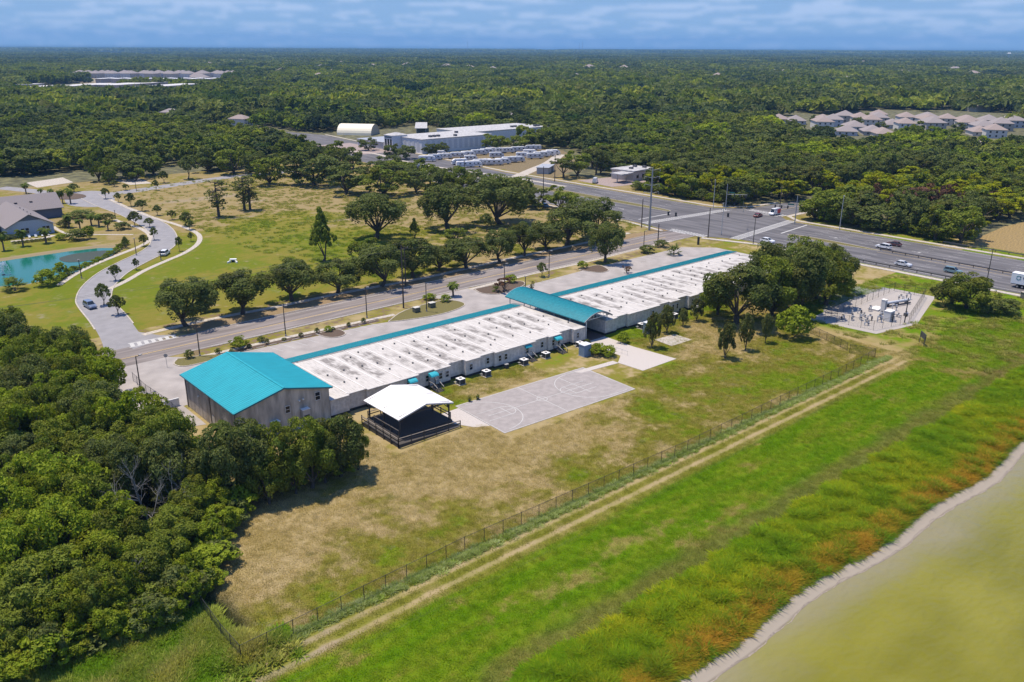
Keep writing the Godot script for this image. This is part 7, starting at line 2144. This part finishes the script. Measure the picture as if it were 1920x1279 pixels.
	# masts and the water tower on the horizon
	for q in [["tall radio mast standing on the horizon", [9272.8, -11821.9, 150.00]], ["shorter radio mast on the horizon, right of the tall one", [10491.7, -10320.4, 150.00]], ["low twin mast beside the shorter radio mast", [10418.2, -10321.5, 123.83]], ["thin mast among the far woods at the right", [3164.1, -1835.4, 39.41]]]:
		var a: Array = q[1]
		var t := thing("radio_mast", q[0], "mast", Vector3(a[0], 0, a[1]), 0.0, "radio masts")
		var w: float = Vector2(a[0], a[1]).length() / 1580.0 * 0.7
		obj("mast", MB.new().tube(Vector3(0, 0, 0), Vector3(0, a[2], 0), w * 0.6, w * 0.4, 6), mat("mast_steel", 0.24, 0.23, 0.24, 0.6), t)
		obj("antenna", MB.new().tube(Vector3(0, a[2], 0), Vector3(0, a[2] * 1.06, 0), w * 0.25, w * 0.15, 5), M.mast_steel, t)
	var wt := [5962.7, -2154.7, 40.88]
	var tw := thing("water_tower", "white water tower on the horizon at the far right", "water tower", Vector3(wt[0], 0, wt[1]))
	var s: float = wt[2]
	obj("stem", MB.new().tube(Vector3(0, 0, 0), Vector3(0, s * 0.8, 0), s * 0.09, s * 0.06, 10), mat("tower_white", 0.7, 0.7, 0.68, 0.6), tw)
	obj("tank", MB.new().tube(Vector3(0, s * 0.78, 0), Vector3(0, s * 0.9, 0), s * 0.12, s * 0.3, 14).tube(Vector3(0, s * 0.9, 0), Vector3(0, s, 0), s * 0.3, s * 0.12, 14), M.tower_white, tw)

# ---- woods -------------------------------------------------------------
var CLEAR := []
var ROOFS := []
func open_spot(p: Vector2) -> bool:
	return p.x < 330.0 and p.y > -640.0 or p.distance_to(Vector2(690, -320)) < 230.0 or p.distance_to(Vector2(350, -470)) < 140.0

func open_ground(p: Vector2) -> bool:
	for q in ROOFS:
		if p.distance_squared_to(q) < 15.0 * 15.0 + q.length_squared() * 0.00012:
			return true
	for c in CLEAR:
		if c[0].has_point(p) and Geometry2D.is_point_in_polygon(p, c[1]):
			return true
	return false

func clear_area(a: Array) -> void:
	var q := pts(a)
	var r := Rect2(q[0], Vector2.ZERO)
	for p in q:
		r = r.expand(p)
	CLEAR.append([r, q])

func wood_patch(sd: int, size: float, num: int, h: float, rad: float, faces: int, leaf: Material) -> ArrayMesh:
	var r := RandomNumberGenerator.new()
	r.seed = sd
	var mb := MB.new()
	var side := int(sqrt(float(num)))
	for i in side:
		for j in side:
			var p := Vector3((i + r.randf()) / side - 0.5, 0, (j + r.randf()) / side - 0.5) * size
			var hh := h * r.randf_range(0.65, 1.2)
			var rr := rad * r.randf_range(0.75, 1.3)
			var sh := r.randf_range(0.7, 1.35)
			var tint := Color(sh * r.randf_range(0.85, 1.2), sh, sh * r.randf_range(0.7, 1.15))
			for q in 3:
				var o := Vector3(r.randfn(), 0, r.randfn()) * rr * 0.4
				clump(mb, r, p + o + Vector3(0, hh * r.randf_range(0.45, 0.75), 0), Vector3(rr * 0.75, hh * 0.36, rr * 0.75), Vector3.UP, faces / 3, rr * 0.42, tint * r.randf_range(0.85, 1.15))
	return mb.mesh(leaf)

func build_woods() -> void:
	clear_area([Vector2(44, -84), Vector2(44, -120), Vector2(38, -142), Vector2(39, -186), Vector2(34, -205), Vector2(-30, -210), Vector2(-30, -330), Vector2(20, -420), Vector2(60, -470), Vector2(150, -460), Vector2(226, -430), Vector2(232, -300), Vector2(286, -300), Vector2(287, -40), Vector2(20, -40), Vector2(20, -84)])
	clear_area([Vector2(230, -200), Vector2(290, -200), Vector2(290, -330), Vector2(300, -430), Vector2(312, -560), Vector2(280, -700), Vector2(262, -1010), Vector2(228, -1010), Vector2(238, -700), Vector2(252, -560), Vector2(235, -430)])
	clear_area([Vector2(280, -170), Vector2(430, -163), Vector2(430, -182), Vector2(310, -191), Vector2(280, -200)])
	clear_area([Vector2(280, -298), Vector2(318, -302), Vector2(380, -376), Vector2(366, -416), Vector2(422, -440), Vector2(424, -482), Vector2(352, -486), Vector2(420, -540), Vector2(395, -580), Vector2(330, -565), Vector2(312, -580), Vector2(300, -500), Vector2(255, -500), Vector2(255, -400)])
	clear_area([Vector2(284, -250), Vector2(302, -252), Vector2(328, -262), Vector2(328, -284), Vector2(300, -292), Vector2(284, -290)])
	clear_area([Vector2(288, -50), Vector2(288, -106), Vector2(304, -110), Vector2(330, -112), Vector2(400, -106), Vector2(400, -50)])
	clear_area([Vector2(555.1, -349.4), Vector2(534.0, -297.2), Vector2(492.8, -268.3), Vector2(524.1, -250.1), Vector2(602.5, -277.4), Vector2(604.4, -248.9), Vector2(543.2, -213.2), Vector2(562.8, -190.4), Vector2(686.0, -210.1), Vector2(939.0, -310.6), Vector2(946.2, -389.9), Vector2(890.7, -443.2), Vector2(742.9, -464.1)])
	clear_area([Vector2(231.6, -1173.9), Vector2(400.2, -1032.4), Vector2(473.1, -1217.3), Vector2(278.1, -1399.4)])
	clear_area([Vector2(391.6, -1511.4), Vector2(593.0, -1366.1), Vector2(844.0, -1909.5), Vector2(560.0, -2146.0)])
	clear_area([Vector2(2142.7, -8192.2), Vector2(1616.9, -4385.2), Vector2(2421.6, -6557.2), Vector2(3158.8, -11492.5)])
	clear_area([Vector2(6978.0, -8237.5), Vector2(8112.9, -8094.8), Vector2(14267.9, -14237.8), Vector2(12103.3, -13946.2)])
	clear_area([Vector2(-30, -45), Vector2(300, -45), Vector2(300, 60), Vector2(-30, 60)])
	var fwd := Vector2(0.6577, -0.7533)
	var tints := noise(1.0 / 90.0, 66, 3)
	# the wood at the left, one tree at a time
	var edge := pts([Vector2(-4, -88), Vector2(17, -87), Vector2(25, -88), Vector2(30.5, -95), Vector2(35, -101), Vector2(39, -105), Vector2(37, -114), Vector2(37, -124), Vector2(33, -134), Vector2(35, -146), Vector2(38, -158), Vector2(37, -176), Vector2(30, -192), Vector2(0, -205), Vector2(-20, -200), Vector2(-20, -100)])
	var r := RandomNumberGenerator.new()
	r.seed = 19
	var x := -20.0
	var shown := []
	while x < 44.0:
		var z := -205.0
		while z < -84.0:
			var p := Vector2(x + r.randf_range(-1.6, 1.6), z + r.randf_range(-1.6, 1.6))
			if Geometry2D.is_point_in_polygon(p, edge) and absf(fwd.angle_to(p)) < 0.62:
				shown.append(p)
			z += 4.6
		x += 4.6
	var bare := [Vector2(25.7, -102.5), Vector2(28.1, -102.1), Vector2(31.7, -106.1), Vector2(19.3, -88.0)]
	for k in shown.size():
		var p: Vector2 = shown[k]
		var hide := false
		for q in bare:
			var a: Vector2 = q + Vector2(1, 1)
			if Geometry2D.get_closest_point_to_segment(p, a, a - a.normalized() * 5.0).distance_to(p) < 2.4:
				hide = true
		if hide:
			continue
		var t := tints.get_noise_2d(p.x * 3.0, p.y * 3.0) + r.randf_range(-0.25, 0.25)
		var h := r.randf_range(8.0, 12.5) * (0.75 if p.y > -95.0 else 1.0)
		var kind := "wood_bright" if t > 0.22 else "wood_oak" if t > -0.3 else "oak"
		plant(kind, "wood_tree", p.x, p.y, h, r.randf_range(3.2, 4.6), {"wood_bright": "light green tree in the dense wood left of the school", "wood_oak": "mid green oak in the dense wood left of the school", "oak": "dark grey green oak in the dense wood left of the school"}[kind], "tree", "trees of the wood left of the school")
	# the belt of trees before the hall
	var belt := [[41.0, -102.9, 11.90, 3.60], [45.1, -101.4, 11.62, 3.03], [49.0, -100.0, 11.49, 3.30], [54.0, -100.4, 10.08, 3.16], [42.3, -99.8, 8.62, 2.22], [51.2, -100.2, 8.96, 2.33], [38.1, -103.4, 11.79, 3.33], [46.5, -100.1, 9.19, 2.28], [57.0, -100.6, 7.05, 1.85]]
	for k in belt.size():
		plant("wood_oak" if k % 3 else "oak", "belt_tree", belt[k][0], belt[k][1], belt[k][2], belt[k][3] * 1.1, "dense oak of the belt in front of the turquoise hall's gable", "tree", "oaks before the hall")
	# bushes along the foot of the wood
	for k in 40:
		var f := k / 39.0
		var q := smooth_path([Vector2(2, -84.5), Vector2(14, -84.5), Vector2(23, -84), Vector2(28, -88.5), Vector2(32.5, -95), Vector2(38.5, -100)], 6)
		var p: Vector2 = q[int(f * (q.size() - 1))] + Vector2(r.randf_range(-1.4, 0.9), r.randf_range(-0.8, 1.2))
		plant(["shrub", "dark_shrub", "wood_bright"][k % 3], "wood_edge_bush", p.x, p.y, r.randf_range(1.8, 5.2), r.randf_range(1.5, 2.9), "leafy bush at the foot of the left wood", "bush", "bushes at the foot of the left wood")
	for k in 26:
		var q := smooth_path([Vector2(-2, -87), Vector2(13, -87.5), Vector2(21, -88), Vector2(26, -92), Vector2(30.5, -98), Vector2(36, -103)], 6)
		var p: Vector2 = q[int(k / 25.0 * (q.size() - 1))] + Vector2(r.randf_range(-1.5, 0.8), r.randf_range(-1.8, 0.6))
		plant("wood_bright" if k % 3 == 0 else "wood_oak", "wood_edge_tree", p.x, p.y, r.randf_range(5.0, 8.0), r.randf_range(2.4, 3.4), "small leafy tree at the edge of the left wood", "tree", "small trees edging the left wood")
	for k in 12:
		var q := Vector2(37.9, -103.0).lerp(Vector2(56.3, -100.0), k / 11.0) + Vector2(r.randf_range(-1, 1), r.randf_range(-2.0, 0.4))
		plant("dark_shrub" if k % 2 else "wood_bright", "belt_bush", q.x, q.y, r.randf_range(2.0, 4.0), r.randf_range(1.7, 2.5), "leafy undergrowth bush beneath the oaks before the hall", "bush", "undergrowth before the hall")
	# undergrowth along the wood's edge beyond the highway
	for k in 46:
		var q := Vector2(289.5, -114.0 - k * 2.3) if k < 22 else Vector2(291.0, -198.0 - (k - 22) * 2.3)
		plant(["shrub", "mid_green", "dark_shrub"][k % 3], "roadside_thicket", q.x + r.randf_range(-1.2, 3.0), q.y, r.randf_range(2.4, 5.0), r.randf_range(2.0, 3.4), "leafy thicket at the wood's edge beyond the highway", "bush", "thickets along the wood beyond the highway")
	# trees between the houses of the far estate and round the storage building
	var made := 0
	while made < 34:
		var q := Vector2(r.randf_range(590.0, 770.0), r.randf_range(-400.0, -235.0))
		var free := Geometry2D.is_point_in_polygon(q, CLEAR[6][1])
		for n in get_children():
			if n.name.begins_with("house") and Vector2(n.position.x, n.position.z).distance_to(q) < 13.0:
				free = false
		made += 1
		if free:
			plant("mid_oak" if made % 3 else "mid_green", "garden_tree", q.x, q.y, r.randf_range(5.0, 8.5), r.randf_range(3.0, 5.0), "garden tree between the hipped roofs of the far estate", "tree", "garden trees of the far estate")
	for q in [[270.1, -415.9, 8.39, 4.59], [273.7, -406.6, 8.31, 5.46], [290.3, -405.9, 7.87, 4.33], [301.7, -409.9, 7.41, 4.10], [335.4, -403.5, 11.44, 7.17], [350.3, -402.3, 9.70, 6.96], [366.1, -400.9, 9.85, 7.41], [391.1, -412.7, 8.92, 7.04], [279.2, -456.4, 7.69, 5.57]]:
		plant("mid_green" if q[0] > 310.0 else "mid_oak", "storage_yard_tree", q[0], q[1], q[2], q[3], "tree standing round the pale storage building", "tree", "trees round the storage building")
	# trees screening the highway beyond the field
	for k in 34:
		var z := -236.0 - k * 9.5
		if z < -348.0 and z > -388.0:
			continue
		plant("mid_oak" if k % 3 else "mid_green", "verge_oak", 229.0 - 2.0 * (k % 4) + r.randf_range(-2, 2) - maxf(0.0, -z - 430.0) * -0.06, z, r.randf_range(8.0, 12.0), r.randf_range(4.5, 6.5), "oak in the belt between the field and the highway", "tree", "oaks screening the highway")
	for k in 16:
		plant("mid_green" if k % 3 else "mid_oak", "meadow_oak", r.randf_range(120.0, 222.0), r.randf_range(-462.0, -408.0), r.randf_range(7.0, 11.0), r.randf_range(4.0, 6.5), "oak scattered over the meadow's far end", "tree", "oaks at the meadow's far end")
	var dd := [[[25.7, -102.5, 12.22, 3.78], "large grey dead tree with bare branches in the left wood"], [[28.1, -102.1, 7.81, 2.78], "grey dead tree beside the larger dead tree in the left wood"], [[19.3, -88.0, 6.27, 2.39], "fallen pale dead branches at the lower edge of the wood"], [[31.7, -106.1, 8.89, 2.18], "slim dead tree behind the larger dead tree"]]
	for q in dd:
		var t := plant("dead", "dead_tree", q[0][0] + 1.0, q[0][1] + 1.0, q[0][2] * 0.95 + 0.5, q[0][3] * 0.95, q[1], "dead tree")
		t.rotation.z = 0.12
	for q in [[[31.1, -106.6, 7.31, 1.60], "fan palm rising beside the dead tree in the left wood"], [[42.4, -115.4, 6.24, 1.62], "palm at the edge of the left wood behind the belt"]]:
		plant("palm", "wood_palm", q[0][0], q[0][1], q[0][2] + 1.5, q[0][3] * 1.2, q[1], "palm")
	# the woods beyond the highway: the nearest one by one, the rest as stuff
	var cand := []
	var step := 9.4
	var gx := -350.0
	while gx < 1000.0:
		var gz := -1000.0
		while gz < -40.0:
			var p := Vector2(gx + r.randf_range(-3.2, 3.2), gz + r.randf_range(-3.2, 3.2))
			gz += step
			var d := p.length()
			if d > 760.0 or absf(fwd.angle_to(p)) > 0.66 or p.x < 44.0 and p.y > -206.0 or open_ground(p):
				continue
			if p.x < 232.0 and p.y > -470.0 and r.randf() < 0.15:
				continue
			cand.append([d, p])
		gx += step
	cand.sort_custom(func(a, b): return a[0] < b[0])
	print("candidates ", cand.size(), " left wood ", shown.size())
	var far := {}
	for k in cand.size():
		var p: Vector2 = cand[k][1]
		var t := tints.get_noise_2d(p.x, p.y) * 1.3 + r.randf_range(-0.4, 0.4)
		var yellow := p.x > 290.0 and t > (0.2 if p.length() < 420.0 else 0.42)
		var h := r.randf_range(8.5, 14.0)
		var rad := r.randf_range(5.0, 7.8)
		if k < 270:
			var kind := "mid_yellow" if yellow and r.randf() < 0.75 else "mid_green" if t > 0.0 else "mid_olive" if t > -0.12 else "mid_oak"
			if p.distance_to(Vector2(330, -140)) < 30.0 and r.randf() < 0.4:
				kind = "mid_rust"
			plant(kind, "woodland_tree", p.x, p.y, h, rad, {"mid_yellow": "yellow green tree in the wood beyond the highway", "mid_green": "mid green tree in the wood beyond the highway", "mid_olive": "open olive-crowned tree in the wood beyond the highway", "mid_oak": "dark oak in the wood beyond the highway", "mid_rust": "rust brown dying tree in the wood beyond the highway"}[kind], "tree", "trees of the wood beyond the highway")
			continue
		var fk := "far_yellow" if yellow else "far_green" if t > 0.1 else "far_oak"
		if d_near(p) and not yellow:
			fk = "mid_green" if t > 0.1 else "mid_oak"
		var list: Array = KIND[fk]
		var id := "%s_%d" % [fk, r.randi() % list.size()]
		if not far.has(id):
			far[id] = []
		far[id].append(Transform3D(Basis(Vector3.UP, r.randf() * TAU).scaled(Vector3(rad / 4.5, h / 10.0, rad / 4.5)), Vector3(p.x, 0, p.y)))
	var wood := Node3D.new()
	wood.name = "woodland"
	add_child(wood)
	wood.set_meta("kind", "stuff"); tag(wood, "mass of dark green trees spreading to the horizon beyond the field", "woodland")
	for id in far:
		var cut: int = id.rfind("_")
		var list: Array = KIND[id.substr(0, cut)]
		crowd(wood, "tree_crowns", list[int(id.substr(cut + 1))][0], far[id], tints)
	# beyond 760 m: patches of wood, larger with the distance
	var mid := []
	for k in 3:
		mid.append(wood_patch(700 + k, 46.0, 9, 13.0, 8.6, 200, M.wood_leaf if k == 1 else M.oak_leaf))
	var dist := []
	for k in 2:
		dist.append(wood_patch(720 + k, 170.0, 81, 15.0, 13.0, 75, M.oak_leaf))
	for ring in [[mid, 760.0, 2700.0, 42.0], [dist, 2600.0, 9000.0, 150.0], [dist, 8800.0, 19000.0, 430.0]]:
		var put := [[], [], []]
		var s: float = ring[3]
		var n := int(ring[2] / s) + 1
		for i in range(-n, n):
			for j in range(-n, 0):
				var p := Vector2((i + r.randf_range(-0.15, 0.15)) * s, (j + r.randf_range(-0.15, 0.15)) * s)
				var d := p.length()
				if d < ring[1] or d > ring[2] or absf(fwd.angle_to(p)) > 0.66 or open_ground(p):
					continue
				if tints.get_noise_2d(p.x * 0.12 + 900.0, p.y * 0.12) > 0.36 and d > 900.0:
					continue
				var sc: float = 1.0 if s < 200.0 else 2.9
				var lift := maxf(0.0, d - 4000.0) * 0.0006 * (0.5 + tints.get_noise_2d(p.x * 0.02, p.y * 0.02)) 
				put[r.randi() % ring[0].size()].append(Transform3D(Basis(Vector3.UP, (r.randi() % 4) * PI / 2).scaled(Vector3(sc, r.randf_range(0.85, 1.2) * (1.0 if s < 200.0 else 1.7), sc)), Vector3(p.x, lift - 0.5, p.y)))
		for k in ring[0].size():
			crowd(wood, "tree_canopy", ring[0][k], put[k], tints)
		print("ring ", s, " ", put[0].size() + put[1].size() + put[2].size())

func d_near(p: Vector2) -> bool:
	return p.length() < 480.0

func crowd(parent: Node, called: String, me: Mesh, xf: Array, tone: FastNoiseLite) -> void:
	if xf.is_empty():
		return
	var mm := MultiMesh.new()
	mm.transform_format = MultiMesh.TRANSFORM_3D
	mm.use_colors = true
	mm.mesh = me
	mm.instance_count = xf.size()
	for k in xf.size():
		mm.set_instance_transform(k, xf[k])
		var p: Vector3 = xf[k].origin
		var t := tone.get_noise_2d(p.x * 0.6, p.z * 0.6 + 500.0)
		var u := tone.get_noise_2d(p.x * 9.0, p.z * 9.0)
		mm.set_instance_color(k, Color(1.0 + 0.6 * t + 0.75 * u, 1.0 + 0.5 * t + 0.6 * u, 1.0 + 0.3 * u))
	var o := MultiMeshInstance3D.new()
	o.multimesh = mm; o.name = called
	parent.add_child(o, true)
	o.set_meta("kind", "stuff")
